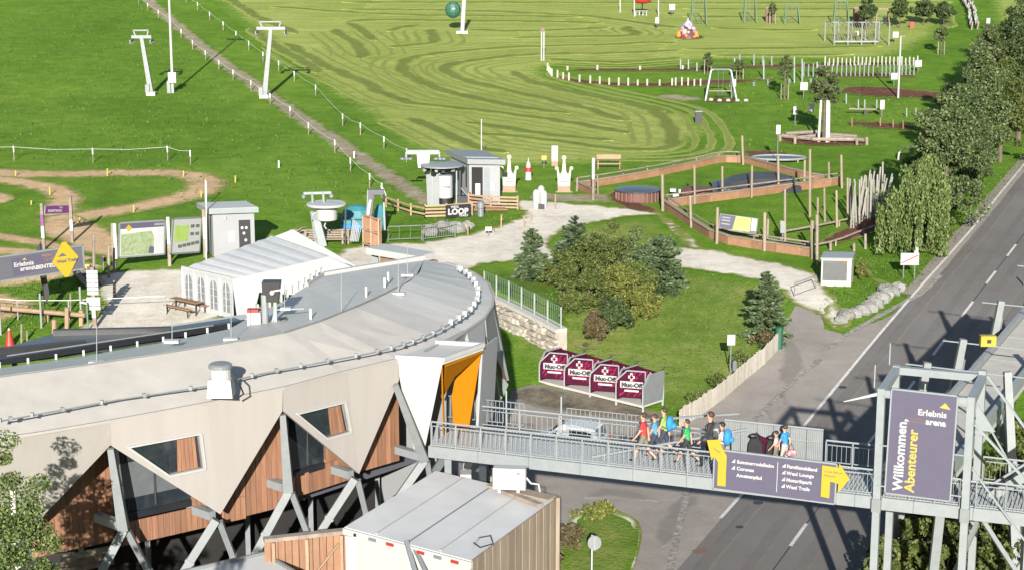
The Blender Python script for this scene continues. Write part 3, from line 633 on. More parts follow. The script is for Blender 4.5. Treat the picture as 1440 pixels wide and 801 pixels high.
fl = [zz(x, y, 4.2) for x, y in ((-60, 790), (60, 776), (160, 757), (310, 725), (405, 705), (505, 672), (600, 640))]; fb = [p + V((1.5, 9, 0)) for p in fl]
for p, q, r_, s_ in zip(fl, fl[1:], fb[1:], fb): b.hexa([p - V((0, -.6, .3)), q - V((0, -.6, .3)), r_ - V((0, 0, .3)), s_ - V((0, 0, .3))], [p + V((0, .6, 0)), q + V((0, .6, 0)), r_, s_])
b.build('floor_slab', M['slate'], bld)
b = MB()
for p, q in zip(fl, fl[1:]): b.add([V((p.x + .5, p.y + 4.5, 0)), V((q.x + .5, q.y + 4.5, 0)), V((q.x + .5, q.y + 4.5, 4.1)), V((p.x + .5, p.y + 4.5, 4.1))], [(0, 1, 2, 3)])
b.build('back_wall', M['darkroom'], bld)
for i, p in enumerate(resample(fl, 2.4, False)[1:]): MB().bar(V((p.x + .4, p.y + 3.6, 0)), V((p.x + .4, p.y + 3.6, 4.3)), .18).build('inner_post', M['steeld'], bld)
for k in range(3):
    p, q = zz(85, 785 + k * 9, 3.9 - k * .45), zz(160, 770 + k * 9, 3.9 - k * .45); MB().bar(p, q, .06, .22).build('louvre_slat', M['woodg'], bld)
b = MB(); 
for p, q in zip(fl[:5], fl[1:6]): b.bar(V((p.x + .3, p.y + 2.6, 1.1)), V((q.x + .3, q.y + 2.6, 1.1)), .5, .8)
b.build('stored_goods', mat('stored_goods', (.015, .025, .045), .8, c2=(.09, .075, .06), scale=2.2, fac_sharp=(.52, .62)), bld)
b = MB()                                                 # wall body under the round end and inner side
core = [zz(x, y, 0) for x, y in ()]
endw = [eo[i].copy() for i in range(7, 16)] + [p for p in reversed(ei[6:11])]
cc = sum(endw, V((0, 0, 0))) / len(endw); endw = [cc + (p - cc) * .9 for p in endw]
b.add([V((p.x, p.y, 0)) for p in endw] + [V((p.x, p.y, 9.0)) for p in endw], [(i, (i + 1) % len(endw), (i + 1) % len(endw) + len(endw), i + len(endw)) for i in range(len(endw))])
b.build('core_wall', M['panelg'], bld)
b = MB()
for p, q in zip(ei[:7], ei[1:8]): b.add([V((p.x, p.y, 0)), V((q.x, q.y, 0)), q - V((0, 0, .2)), p - V((0, 0, .2))], [(0, 1, 2, 3)])
b.build('courtyard_wall', M['panelg'], bld)
# --- steel columns and splayed legs
def column(top, node, w0=.20, w1=.34, sub=True):
    n = V((0, -1, 0)); MB().bar(top, node, w0, w0, up=(0, 1, 0), w2=w1, h2=w1).build('column', M['steel'], bld)
def leg(node, foot, w0=.38, w1=.34):
    w0, w1 = w0 * .66, w1 * .66
    o = MB().bar(node, foot, w0, w0, up=(0, 1, 0), w2=w1, h2=w1).build('leg', M['steel'], bld)
    m_ = node.lerp(foot, .28); d = (foot - node).normalized() * .05; MB().bar(m_ - d, m_ + d, w0 + .05, w0 + .05, up=(0, 1, 0)).build('leg_flange', M['steel'], o)
def stub(p, q): MB().bar(p, q, .28, .28).build('beam_stub', M['steelw'], bld)
NODES = []
def node_at(x, y, F_, fwd=.12): n = F_[1]; return onplane(x, y, F_[0][0] + n * fwd, n)
n1 = node_at(174, 744, FB, -.05); n2 = node_at(304, 730, FB, -.05); n3 = node_at(406, 690, FD, -.05); n4 = node_at(499, 672, FD, -.05); n5 = node_at(597, 646, FE, .35)
column(node_at(156, 630, FB, -.1), n1); column(node_at(398, 582, FD, -.1), n3); column(node_at(556, 540, FE, .1), n5)
for nd, l, r_ in ((n1, (-2.9, -.6), (2.2, .9)), (n2, (-3.2, -.6), (1.4, 1.2)), (n3, (-2.9, -.6), (1.7, .9)), (n4, (-3.3, -.6), (1.0, 1.2)), (n5, (-3.6, -.6), (.7, 1.5))):
    leg(nd, V((nd.x + l[0], nd.y + l[1], 0)), .42, .36); leg(nd + V((.1, .1, -.1)), V((nd.x + r_[0], nd.y + r_[1], 0)), .30, .26)
    stub(nd + V((-.15, .15, .1)), nd + V((-1.05, .95, .1)))
# legs and piers under the foot of the bridge
for (a, c, za, zc, w_) in (((626, 640), (560, 740), 5.3, 1.5, .42), ((664, 640), (640, 690), 5.3, 1.5, .38)): leg(zz(*a, za), zz(*c, zc), w_, w_)
MB().bar(zz(630, 641, 5.4), V((*zz(630, 641, 5.4).xy, 0)), .25).build('pier', M['steeld'], bld)
pz = zz(655, 652, 4.9); MB().hexa([V((pz.x + i * .42, pz.y + j * .3, 0)) for i, j in ((-1, -1), (1, -1), (1, 1), (-1, 1))], [V((pz.x + i * .2, pz.y + j * .3, 4.6)) for i, j in ((-1, -1), (1, -1), (1, 1), (-1, 1))]).build('pier', M['white'], bld)
# right end: folded white supports under the grey panels
def plate(pts, m, th=.15, nm='support_plate'):
    P = [V(p) for p in pts]; n = newell(P); n = n if n.y < 0 else -n; MB().slab(P, th, n).build(nm, m, bld)
plate([zz(685, 476, 8.2), zz(693, 507, 7.0), zz(686, 508, 7.0)], M['white'])
plate([zz(694, 514, 6.8), zz(704, 556, 5.2), zz(689, 586, 4.2), zz(687, 545, 5.6)], M['steelw'])
plate([zz(689, 586, 4.2), zz(704, 556, 5.2), zz(690, 590, 3.9), zz(686, 590, 3.9)], M['steelw'])
plate([zz(701, 521, 5.9), zz(712, 536, 5.3), zz(715, 540, 5.2), zz(707, 554, 4.7)], M['steelw'])
plate([zz(686, 477, 8.25), zz(712, 534, 5.4), zz(708, 534, 5.4)], M['woodo'], .1, 'edge_reveal')
# --- folded white porch with orange lining where the bridge comes in
TL, TR, BR, BL = zz(556.5, 505, 9.1), zz(622.7, 508.5, 9.1), zz(595, 641, 5.1), zz(584, 640, 5.1); KR, KL = zz(680, 488, 9.1), zz(613, 484, 9.12)
n = newell([TL, BL, TR]); n = n if n.y < 0 else -n
MB().slab([TL, TR, BR, BL], .16, n).build('porch_front', M['panelw'], bld)
MB().slab([TL + V((0, 0, .06)), TR + V((0, 0, .06)), KR + V((0, 0, .06)), KL + V((0, 0, .06))], .16, (0, 0, 1)).build('porch_roof', M['roofg'], bld)
b = MB(); b.bar(TL + V((0, 0, .1)), TR + V((0, 0, .1)), .14, .16); b.bar(TR + V((0, 0, .1)), KR + V((0, 0, .1)), .14, .16); b.bar(KR + V((0, 0, .1)), KL + V((0, 0, .1)), .16, .16); b.build('porch_trim', M['white'], bld)
e1, e2 = TR + V((-.02, .12, -.1)), BR + V((0, .12, .05))
MB().slab([e1, e2, e2 + V((.12, .55, .1)), e1 + V((.12, .55, 0))], .05, (1, 0, 0)).build('porch_reveal', M['orange'], bld)
o1, o2, o3, o4, o5 = KR + V((-.08, .05, -.12)), zz(636, 527, 8.25), zz(629.5, 566, 7.15), zz(633, 606, 6.02), zz(656, 606, 6.02)
MB().slab([o1, o2, o3, o4, o5], .3, (-.15, -1, 0)).build('porch_lining', M['orange'], bld)
t1 = TR + V((.05, .1, -.14)); MB().slab([t1, o1 + V((0, .1, 0)), o2 + V((0, .12, 0)), o3 + V((-.05, .12, 0)), zz(622, 540, 7.9)], .08, newell([t1, o1, o2])).build('porch_lining', M['orange'], bld)
MB().slab([o1 + V((.05, .2, 0)), o5 + V((.05, .2, 0)), o5 + V((.7, 2.0, 0)), o1 + V((.6, 2.0, 0))], .1, (1, -.3, 0)).build('porch_side', M['panelg'], bld)
# --- on the roof: lightning rods on feet, chimney, mast of instruments
ROD = [(136, 511, 457), (242, 481, 445), (325, 478, 413), (480, 446, 386), (560, 414, 361), (573, 388, 345), (400, 435, 400)]
for (x, yb, yt) in ROD:
    p = zz(x, yb, 10.0); t = yy(x, yt, p.y); r0 = MB().tube([p, t], [.02, .012], 5).build('lightning_rod', M['steelw'], bld)
    MB().box(p + V((0, 0, .05)), (.5, .3, .10)).build('rod_foot', M['white'], r0)
for (x, y) in ((515, 417), (541, 404), (437, 448), (546, 396)): p = zz(x, y, 10.05); MB().bar(p, p + V((0, 0, .4)), .08).build('roof_vent_pipe', M['white'], bld)
cp = zz(311, 547, 9.62); r0 = thing('roof_chimney', cp, 'stubby white flue box with round grey cap on the beige roof slope', 'roof vent')
MB().hexa([cp + V((i * .42, j * .38, -.2)) for i, j in ((-1, -1), (1, -1), (1, 1), (-1, 1))], [cp + V((i * .36, j * .34, .40)) for i, j in ((-1, -1), (1, -1), (1, 1), (-1, 1))]).build('base_box', M['white'], r0)
MB().lathe(cp + V((0, 0, .40)), [(.34, 0), (.34, .34)], 20).build('flue', M['white'], r0)
c = MB().lathe(cp + V((0, 0, .74)), [(.39, 0), (.39, .09), (.33, .14), (.1, .17)], 20).build('cap', M['steel'], r0)
MB().tube([cp + V((.4, -.2, .5)), cp + V((.62, -.2, .3)), cp + V((.75, -.15, -.1)), cp + V((.5, -.1, -.3))], .03, 6).build('cable', M['dark'], r0)
mp_ = zz(386, 457, 9.6); r0 = thing('loudspeaker_mast', mp_, 'black loudspeaker box and steel pipe on a roof mast before the white tent', 'mast')
MB().lathe(mp_ + V((-.35, 0, 0)), [(.13, 0), (.13, 1.15), (.1, 1.2)], 12).build('flue_pipe', M['steelw'], r0)
b = MB(); b.bar(mp_ + V((.05, 0, 0)), mp_ + V((.05, 0, 1.5)), .12); b.bar(mp_ + V((-.1, .1, 0)), mp_ + V((.05, .1, .8)), .06); b.bar(mp_ + V((.05, 0, .6)), mp_ + V((1.1, .1, .62)), .04); b.build('pole', M['steelw'], r0)
MB().hexa([mp_ + V((-.12 + i * .28, .15 + j * .25, .9)) for i, j in ((-1, -1), (1, -1), (1, 1), (-1, 1))], [mp_ + V((-.08 + i * .34, .15 + j * .28, 1.65)) for i, j in ((-1, -1), (1, -1), (1, 1), (-1, 1))]).build('speaker_box', M['dark'], r0)
b = MB(); b.ball(mp_ + V((-.02, -.28, 1.3)), .1); b.bar(mp_ + V((-.05, -.25, 1.35)), mp_ + V((.3, -.2, 1.4)), .06); b.build('horn', M['white'], r0)
MB().box(mp_ + V((-.75, .1, .25)), (.5, .4, .5)).build('junction_box', M['white'], r0); MB().box(mp_ + V((-.8, .1, .55)), (.42, .3, .12)).build('red_lid', M['red'], r0)
b = MB(); b.tube([mp_ + V((.2, -.1, .25 + .0)), mp_ + V((.45, -.15, .35)), mp_ + V((.5, -.2, .1)), mp_ + V((.35, -.2, -.05))], .05, 6); b.build('cable_loop', M['dark'], r0)
MB().box(mp_ + V((-.3, -.45, .02)), (.6, .25, .06)).build('blue_tarp', M['blue'], r0)
# low dark canopy roofs behind the left arm
r0 = thing('canopy', zz(150, 480, 8.0), 'low dark flat canopy roofs with black gutters behind the curved roof', 'canopy')
for P in ([(-40, 503), (75, 468), (210, 463), (330, 446), (346, 452), (250, 470), (150, 487), (-40, 512)], ):
    q = [zz(x, y, 8.4) for x, y in P]; MB().slab(q, .18, (0, 0, 1)).build('canopy_roof', M['tarp'], r0)
for a, c in (((-40, 514), (346, 453)), ((75, 467), (240, 463)), ((-40, 497), (120, 482))):
    MB().bar(zz(*a, 8.5), zz(*c, 8.5), .28, .22).build('gutter', M['dark'], r0)
MB().bar(zz(10, 500, 8.62), zz(300, 457, 8.62), .06, .06).build('cable_tray', M['steel'], r0)
for x, y in ((20, 505), (140, 488), (260, 469), (340, 455)): p = zz(x, y, 8.3); MB().bar(V((p.x, p.y, 0)), p, .16).build('canopy_post', M['dark'], r0)
q = [zz(x, y, 8.25) for x, y in ((200, 462), (345, 441), (352, 447), (235, 464))]; MB().slab(q, .1, (0, 0, 1)).build('canopy_roof', M['roofg'], r0)
# small building end behind: white parapet with timber band
r0 = thing('kiosk_annex', zz(560, 362, 6), 'low annex with white roof edge and orange timber band behind the curved roof', 'annex')
a, c = zz(527, 350, 8.9), zz(600, 362, 8.9); MB().bar(a, c, 1.2, .3).build('roof', M['white'], r0)
MB().bar(a + V((.6, -.2, -.55)), c + V((.2, -.2, -.55)), .9, .8).build('timber_band', M['woodo'], r0); MB().bar(V((a.x + .2, a.y, 0)), a, .3).build('post', M['steel'], r0)
MB().bar(V((*(a + V((.8, .3, 0))).xy, 4)), V((*c.xy, 4)), .5, 8).build('wall', M['panelg'], r0)

# ================================================================== FOOTBRIDGE
DZ = 6.0
A, B_ = zz(603, 626, DZ), zz(1455, 723, DZ); bd = (B_ - A).normalized(); bn = V((-bd.y, bd.x, 0)); BW = 2.8; LB = (B_ - A).length
A0 = A - bd * .9
def br(s, t, z=0): return A + bd * s + bn * t + V((0, 0, z))
bridge = thing('footbridge', br(LB / 2, 0, -DZ), 'galvanised steel footbridge with slatted deck crossing above the car park and road', 'footbridge')
def sx(px, py=650, t=0):                                   # distance along the near edge for a pixel column
    p = onplane(px, py, A + bn * t, bn); return (p - A).dot(bd)
for t in (0, BW):
    k = int(LB / .95 / 2)
    for i in range(k):
        s0, s1 = i * LB / k, (i + 1) * LB / k; MB().bar(br(s0 + .006, t, -.2), br(s1 - .006, t, -.2), .14, .42).build('edge_beam', M['steelw'] if t == 0 else M['steel'], bridge)
b = MB()
for i in range(24): b.bar(br(i * LB / 23.5, .08, -.3), br(i * LB / 23.5, BW - .08, -.3), .12, .16)
b.build('cross_beam', M['steeld'], bridge)
np_ = int(LB / .95)
for i in range(np_):                                       # slatted deck panels
    s0, s1 = i * LB / np_, (i + 1) * LB / np_; b = MB()
    for j in range(8): s = s0 + (j + .5) * (s1 - s0) / 8; b.bar(br(s, .1, -.03), br(s, BW - .1, -.03), .082, .06)
    for t in (.1, BW - .1): b.bar(br(s0 + .01, t, -.02), br(s1 - .01, t, -.02), .05, .08)
    b.build('deck_grating', mat('deck_steel', (.42, .44, .44), .5, var=.08), bridge)
MB().slab([br(0, .1, -.14), br(LB, .1, -.14), br(LB, BW - .1, -.14), br(0, BW - .1, -.14)], .02, (0, 0, 1)).build('deck_underlay', M['steeld'], bridge)
def rail(s0, s1, t, h, sp=.95, dense=.15, top=.05, nm='railing_panel', m='steel', skip=()):
    k = max(1, round((s1 - s0) / sp)); side = -1 if t < BW / 2 else 1
    for i in range(k + 1):
        s = s0 + (s1 - s0) * i / k; MB().bar(br(s, t, -.3), br(s, t, h), .048, .048).build('railing_post', M['steel'], bridge)
    for i in range(k):
        a, c = s0 + (s1 - s0) * i / k + .05, s0 + (s1 - s0) * (i + 1) / k - .05; b = MB()
        b.bar(br(a, t, h - .12), br(c, t, h - .12), .03, .03); b.bar(br(a, t, .12), br(c, t, .12), .03, .03); q = int((c - a) / dense)
        for j in range(q + 1): s = a + (c - a) * j / q; b.bar(br(s, t, .12), br(s, t, h - .12), .013, .016)
        b.build(nm, M['steelw'], bridge)
    MB().tube([br(s0, t + side * .0, h + .03), br(s1, t, h + .03)], top / 2 + .01, 6).build('handrail', M['steelw'], bridge)
SB0, SB1 = sx(1005, 660), sx(1178, 690); SP0, SP1 = sx(1234, 700), sx(1358, 715)
rail(.1, SB0, .0, .88); rail(SB1, SP0, .0, .88); rail(SP1 + .3, LB, 0, .88); rail(SP0 + .2, SP1 - .2, .0, .88)
sA, sB = sx(1018, 640, BW), sx(1157, 640, BW)
rail(.9, sA, BW, .78, 1.6, .19); rail(sB + .1, sx(1236, 660, BW), BW, .85); rail(sx(1380, 690, BW), LB, BW, .85)
# solid ribbed screen on the far side
for i in range(6):
    s0, s1 = sA + (sB - sA) * i / 6, sA + (sB - sA) * (i + 1) / 6; b = MB(); b.bar(br(s0 + .01, BW, .62), br(s1 - .01, BW, .62), .03, 1.2)
    for j in range(9): s = s0 + (s1 - s0) * (j + .5) / 9; b.bar(br(s, BW - .03, .05), br(s, BW - .03, 1.2), .035, .04)
    b.build('screen_panel', M['steel'], bridge)
b = MB(); b.tube([br(sA, BW - .02, 1.25), br(sB, BW - .02, 1.25)], .035, 6); b.tube([br(sA, BW - .08, .8), br(sB, BW - .08, .8)], .02, 6); b.build('handrail', M['steelw'], bridge)
# barrier panels standing outside the far edge
for x0, x1 in ((628, 668), (681, 708), (712, 737), (797, 829), (831, 879), (882, 906)):
    s0, s1 = sx(x0, 600, BW + .5), sx(x1, 600, BW + .5); b = MB(); h = .92
    b.bar(br(s0, BW + .5, h), br(s1, BW + .5, h), .035); b.bar(br(s0, BW + .5, .1), br(s1, BW + .5, .1), .035); q = max(3, int((s1 - s0) / .15))
    for j in range(q + 1): s = s0 + (s1 - s0) * j / q; b.bar(br(s, BW + .5, .1), br(s, BW + .5, h), .018)
    b.build('barrier_panel', M['steel'], bridge)
for x in (712, 789): s = sx(x, 600, BW + .3); MB().bar(br(s, BW + .3, -.2), br(s, BW + .3, 1.4), .05).build('railing_post', M['steelw'], bridge)
# sloping handrails of the step in the deck
for (a, c, t0, t1, h0, h1) in ((832, 1052, .35, BW - .5, .15, 1.15), (905, 1040, BW - .1, BW + .1, .95, 1.5)):
    s0, s1 = sx(a, 640, t0), sx(c, 590, t1); MB().bar(br(s0, t0, h0), br(s1, t1, h1), .07, .07).build('sloping_handrail', M['steeld'], bridge)
for x, t, h in ((850, .6, .3), (905, 1.1, .6), (965, 1.7, .9), (1030, 2.1, 1.1)): s = sx(x, 630, t); MB().bar(br(s, t, 0), br(s, t, h), .05).build('railing_post', M['steeld'], bridge)
s = sx(815, 640, .2); MB().slab([br(s - .9, .12, .02), br(s + .9, .12, .06), br(s + .3, 1.2, .02)], .03, (0, 0, 1)).build('ramp_plate', M['white'], bridge)
# pylon frame round the deck
PT = 3.75; PB = .32; pw = .24
corner = {k: (s, t) for k, (s, t) in dict(fl=(SP0, -.12), fr=(SP1, -.12), bl=(SP0, BW + .12), br=(SP1, BW + .12)).items()}
for k, (s, t) in corner.items():
    hh = PT if k != 'br' else PT + .1
    MB().bar(br(s, t, -DZ + .05), br(s, t, hh), pw, pw, up=bn).build('pylon_post', M['steelw'], bridge)
    MB().bar(br(s, t, -.45), br(s, t, .0), pw + .06, pw + .06, up=bn).build('post_flange', M['steel'], bridge)
    fz = gz(*br(s, t).xy); MB().box((*br(s, t).xy, fz + .1), (.8, .8, .3)).build('footing', M['concrete'], bridge)
for a, c in (('fl', 'fr'), ('bl', 'br'), ('fl', 'bl'), ('fr', 'br')):
    (s0, t0), (s1, t1) = corner[a], corner[c]; d = (br(s1, t1) - br(s0, t0)).normalized() * (pw / 2 + .004)
    MB().bar(br(s0, t0, PT - .16) + d, br(s1, t1, PT - .16) - d, .25, .25).build('top_beam', M['steelw'], bridge)
for k in ('fl', 'bl'): s, t = corner[k]; MB().bar(br(s - .25, t, PT), br(s - .25, t, PT + .75), .035).build('lightning_spike', M['steelw'], bridge)
s, t = corner['fl']; MB().bar(br(s - .1, t, PT - .2), br(s - 1.2, t - .1, PT - .55), .12, .10, w2=.03).build('cable_anchor', M['white'], bridge)
s, t = corner['fr']; MB().slab([br(s + .17, t, PT - .2), br(s + .8, t + .2, PT - 1.1), br(s + .17, t, PT - 1.1)], .06, -bn).build('gusset', M['steelw'], bridge)
for (t, z0) in ((-.15, PT - .9), (BW + .2, PT - .1)):
    MB().bar(br(SP1 + .15, t, z0), br(SP1 + 3.2, t, -.2), .08, .08).build('tie_rod', M['steelw'], bridge)
    MB().bar(br(SP1 + .15, t, z0 - 1.5), br(SP1 + 2.2, t, -1.2), .06, .06).build('tie_rod', M['steelw'], bridge)
MB().bar(br(SP0 + 2.0, .3, -.4), br(SP0 + 1.6, 1.6, -DZ + .6), .3, .25).build('brace', M['steelw'], bridge); MB().bar(br(SP0 + 3.3, .8, -.4), br(SP0 + 1.7, 1.6, -DZ + 1), .14).build('brace', M['steelw'], bridge)
for a, c in (((1392, 735), (1375, 805)), ((1440, 745), (1400, 815))): pass
MB().bar(br(SP1 + 1.9, 1.6, -.4), br(SP1 + 1.9, 1.6, -DZ + .3), .34).build('pier', M['steelw'], bridge); MB().bar(br(SP1 + .5, .4, -.5), br(SP1 + 2.0, 1.6, -3.2), .14).build('brace', M['steelw'], bridge)
for d_ in (0, .35): MB().bar(br(SP1 + 3.6 + d_, -.4, -1.4), br(SP1 + 1.6 + d_, -.9, -4.6), .06).build('stair_rail', M['steelw'], bridge)

# ---- writing
def text(s, pos, xd, up, size, m, parent, name='lettering', align='LEFT', bold=0, ext=.004):
    cu = bpy.data.curves.new(name, 'FONT'); cu.body = s; cu.size = size; cu.align_x = align; cu.extrude = ext; cu.offset = bold; cu.resolution_u = 3; cu.space_character = 1.02
    tmp = bpy.data.objects.new('tmp', cu); COL.objects.link(tmp); dg = bpy.context.evaluated_depsgraph_get(); dg.update()
    me = bpy.data.meshes.new_from_object(tmp.evaluated_get(dg)); bpy.data.objects.remove(tmp); me.name = name; me.materials.clear(); me.materials.append(m)
    x = V(xd).normalized(); y = V(up); y = (y - x * y.dot(x)).normalized(); n = x.cross(y); o = bpy.data.objects.new(name, me); COL.objects.link(o)
    mw = Matrix((x, y, n)).transposed().to_4x4(); mw.translation = V(pos) - (ORG[root(parent).name] if parent else V((0, 0, 0))); me.transform(mw)
    o.parent = parent; return o
def board(name, TLp, TRp, BLp, label, cat, m, th=.06, frame=.05, fm='steelw', group=None):
    """framed sign face; returns (thing, origin at the lower left, x, up, width, height, outward)"""
    TLp, TRp, BLp = V(TLp), V(TRp), V(BLp); x = (TRp - TLp); W_ = x.length; x.normalize(); u = TLp - BLp; u = u - x * u.dot(x); H_ = u.length; u.normalize(); n = x.cross(u); n = n if n.y < 0 else -n
    O_ = TLp - u * H_; t = thing(name, O_ + x * W_ / 2, label, cat, group)
    P = [O_, O_ + x * W_, O_ + x * W_ + u * H_, O_ + u * H_]; MB().slab([p for p in P], th, n).build('sign_face', m, t)
    if frame:
        b = MB()
        for p, q in zip(P, P[1:] + P[:1]): d = (q - p).normalized() * frame / 2; b.bar(p - d - n * th / 2, q + d - n * th / 2, frame, th + .03, up=n)
        b.build('frame', M[fm], t)
    return t, O_, x, u, W_, H_, n
# purple direction banner hung on the near railing
t_ = -.16
bt, O_, x_, u_, W_, H_, n_ = board('direction_banner', onplane(1005, 631, A + bn * t_, bn), onplane(1177, 652, A + bn * t_, bn), onplane(1003, 686, A + bn * t_, bn), 'wide purple direction banner with two bent yellow arrows on the bridge railing', 'banner', M['purple'])
def on(u, v, d=.012): return O_ + x_ * (u * W_) + u_ * (v * H_) + n_ * d
def arrow(pts, nm='arrow'): MB().slab([on(u, v, .05) for u, v in pts], .03, n_).build(nm, M['yellow'], bt)
arrow([(.035, .10), (.105, .10), (.105, .88), (.045, 1.17), (.06, 1.28), (-.065, 1.22), (-.02, .72), (.0, .84), (.035, .70)])
arrow([(.885, .16), (.955, .14), (.955, .56), (1.02, .53), (1.02, .30), (1.11, .68), (1.02, 1.04), (1.02, .93), (.885, .94)])
MB().bar(on(.525, .12), on(.525, .88), .02, .01, up=n_).build('divider', M['white'], bt)
for k, s in enumerate(('Sommerrodelbahn', 'Coronas', 'Ameisenpfad')): text(s, on(.19, .72 - .17 * k), x_, u_, .165, M['white'], bt, bold=.006)
for k, s in enumerate(('Familienskiland', 'Wexl Lounge', 'Motorikpark', 'Wexl Trails')): text(s, on(.60, .76 - .17 * k), x_, u_, .165, M['white'], bt, bold=.006)
for u, v0, kk in ((.145, .72, 2), (.56, .76, 4)):
    for k in range(kk): MB().slab([on(u, v0 - .17 * k), on(u + .03, v0 - .17 * k), on(u + .03, v0 - .17 * k + .1), on(u + .012, v0 - .17 * k + .05)], .006, n_).build('mountain_mark', M['white'], bt)
text('zu den Bahnen', on(.905, .78, .056), x_, u_, .10, M['slate'], bt); text('Infopoint', on(.905, .68, .056), x_, u_, .10, M['slate'], bt); text('Kassen', on(-.01, 1.02, .056), (x_ - u_ * .55).normalized(), u_, .10, M['slate'], bt)
# tall welcome banner in the pylon
t_ = -.3
bt, O_, x_, u_, W_, H_, n_ = board('welcome_banner', onplane(1254, 546, A + bn * t_, bn), onplane(1347, 556.5, A + bn * t_, bn), onplane(1250, 693, A + bn * t_, bn), 'tall purple welcome banner standing in the steel pylon of the bridge', 'banner', M['purple'])
text('Willkommen,', on(.26, .04), u_, -x_, .44, M['white'], bt, bold=.012); text('Abenteurer', on(.44, .04), u_, -x_, .44, M['yellowp'], bt, bold=.012)
text('Erlebnis', on(.42, .785), x_, u_, .28, M['white'], bt, bold=.008); text('arena', on(.55, .705), x_, u_, .28, M['white'], bt, bold=.010)
MB().slab([on(.74, .875), on(.91, .865), on(.82, .925), on(.79, .905)], .006, n_).build('mountain_mark', M['yellowp'], bt)
text('ST. CORONA', on(.30, .735), x_, u_, .085, M['woodo'], bt); text('AM WECHSEL', on(.30, .705), x_, u_, .085, M['woodo'], bt)
for v in (.06, .45, .92):
    for u0, u1 in ((-.12, 0), (1, 1.16)): MB().bar(on(u0, v, -.02), on(u1, v, -.02), .04).build('mount', M['steelw'], bt)
MB().bar(on(.5, 1, -.02), on(.5, 1.08, -.02), .04).build('mount', M['steelw'], bt)

# ================================================================== RAISED RUN BESIDE THE ROAD
rA, rB = V((12.9, 59.9, 6.4)), V((20.9, 75.7, 7.1)); rd = (rB - rA).normalized(); rnn = V((rd.y, -rd.x, 0)).normalized(); rL = (rB - rA).length; WD = 1.9
ramp = thing('elevated_ramp', rA + V((0, 0, -rA.z)), 'raised pale ramp on leaning steel trestles running along the road behind the pylon', 'ramp')
rq = lambda s, t, z=0: rA + rd * s + rnn * t + V((0, 0, z))
for i in range(8):
    a, c = i * (rL + 10) / 8, (i + 1) * (rL + 10) / 8; MB().slab([rq(a, .1), rq(c - .02, .1), rq(c - .02, WD - .1), rq(a, WD - .1)], .12, rnn.cross(rd)).build('deck_plate', M['concrete'], ramp)
for t in (0, WD): MB().bar(rq(-.3, t, .05), rq(rL + 10, t, .05), .16, .5).build('side_beam', M['steelw'], ramp)
MB().slab([rq(0, WD + .02, -.1), rq(rL + 10, WD + .02, -.1), rq(rL + 10, WD + .02, -.5), rq(0, WD + .02, -.5)], .05, rnn).build('side_panel', M['concrete'], ramp)
for k_, (s, tp) in enumerate(((6.2, 1.9), (11.8, 1.3), (18.5, 1.2), (25.5, 1.2))):
    for t, lean in ((-.5, .5), (WD + .5, -.5)):
        p = rq(s, t, tp); f = rq(s - .6, t - lean * 2, 0); f.z = gz(f.x, f.y); MB().bar(p, f, .26, .26, w2=.38).build('trestle_leg', M['steel'], ramp)
        f2 = rq(s + 1.5, t - lean * 2.2, 0); f2.z = gz(f2.x, f2.y); MB().bar(rq(s, t, .5), f2, .2, .2).build('trestle_brace', M['steeld'], ramp)
    MB().bar(rq(s, -1.3, tp - .15), rq(s, WD + 1.4, tp - .15), .045, .045).build('cross_tube', M['steelw'], ramp)
p = rq(11.8, .45, 1.35); q = thing('yellow_box', p, 'small yellow box clamped to the crossbar of the raised ramp', 'box'); MB().box(p, (.6, .3, .42)).build('case', M['yellow'], q); MB().box(p + V((.02, -.16, 0)), (.16, .02, .14)).build('dial', M['dark'], q)
st0 = rq(-1.5, WD + .2, -1.3)                              # stair down to the bridge
b = MB()
for i in range(11): c = br(SP1 + .9 + i * .27, 1.9, .1 + i * .22); b.box(c, (.3, 1.1, .05), rz=math.atan2(bd.y, bd.x)); 
b.build('stair_tread', M['steelw'], ramp)
for t in (1.35, 2.45): MB().bar(br(SP1 + .6, t, -.05), br(SP1 + 3.9, t, 2.6), .06, .3).build('stair_stringer', M['steelw'], ramp)

# ================================================================== THINGS STANDING ABOUT
ORD = 'first second third fourth fifth sixth seventh eighth ninth tenth eleventh twelfth thirteenth fourteenth fifteenth sixteenth seventeenth eighteenth nineteenth twentieth'.split() + ['twenty-' + k for k in 'first second third fourth fifth sixth seventh eighth ninth'.split()]
def Hc(px, py, ty): b = g(px, py); return yy(px, ty, b.y).z - b.z
def post(name, px, by, ty, r=.05, m='woodg', label=None, cat='post', group=None, dx=0, n=7):
    b = g(px, by); t = yy(px + dx, ty, b.y); o = MB().tube([b - V((0, 0, .1)), b.lerp(t, .5), t], [r, r, r * .92], n).build(name, M[m] if isinstance(m, str) else m, at=b); return tag(o, label, cat, group)
def signpost(px, by, ty, w_, h_, label, m='white', pm='steel', group=None, cat='sign', name='sign_post', r=.035, two=False, back=None):
    b = g(px, by); t = yy(px, ty, b.y); k = 1 / ppm(b); W_, H_ = w_ * k, h_ * k; r0 = thing(name, b, label, cat, group)
    for dx in ((-W_ * .3, W_ * .3) if two else (0,)): MB().tube([b + V((dx, .05, -.1)), V((b.x + dx, b.y + .05, t.z - .02))], r, 6).build('pole', M[pm], r0)
    MB().box((b.x, b.y, t.z - H_ / 2), (W_, .05, H_)).build('sign_plate', M[m] if isinstance(m, str) else m, r0)
    return r0, V((b.x - W_ / 2, b.y - .03, t.z - H_)), W_, H_
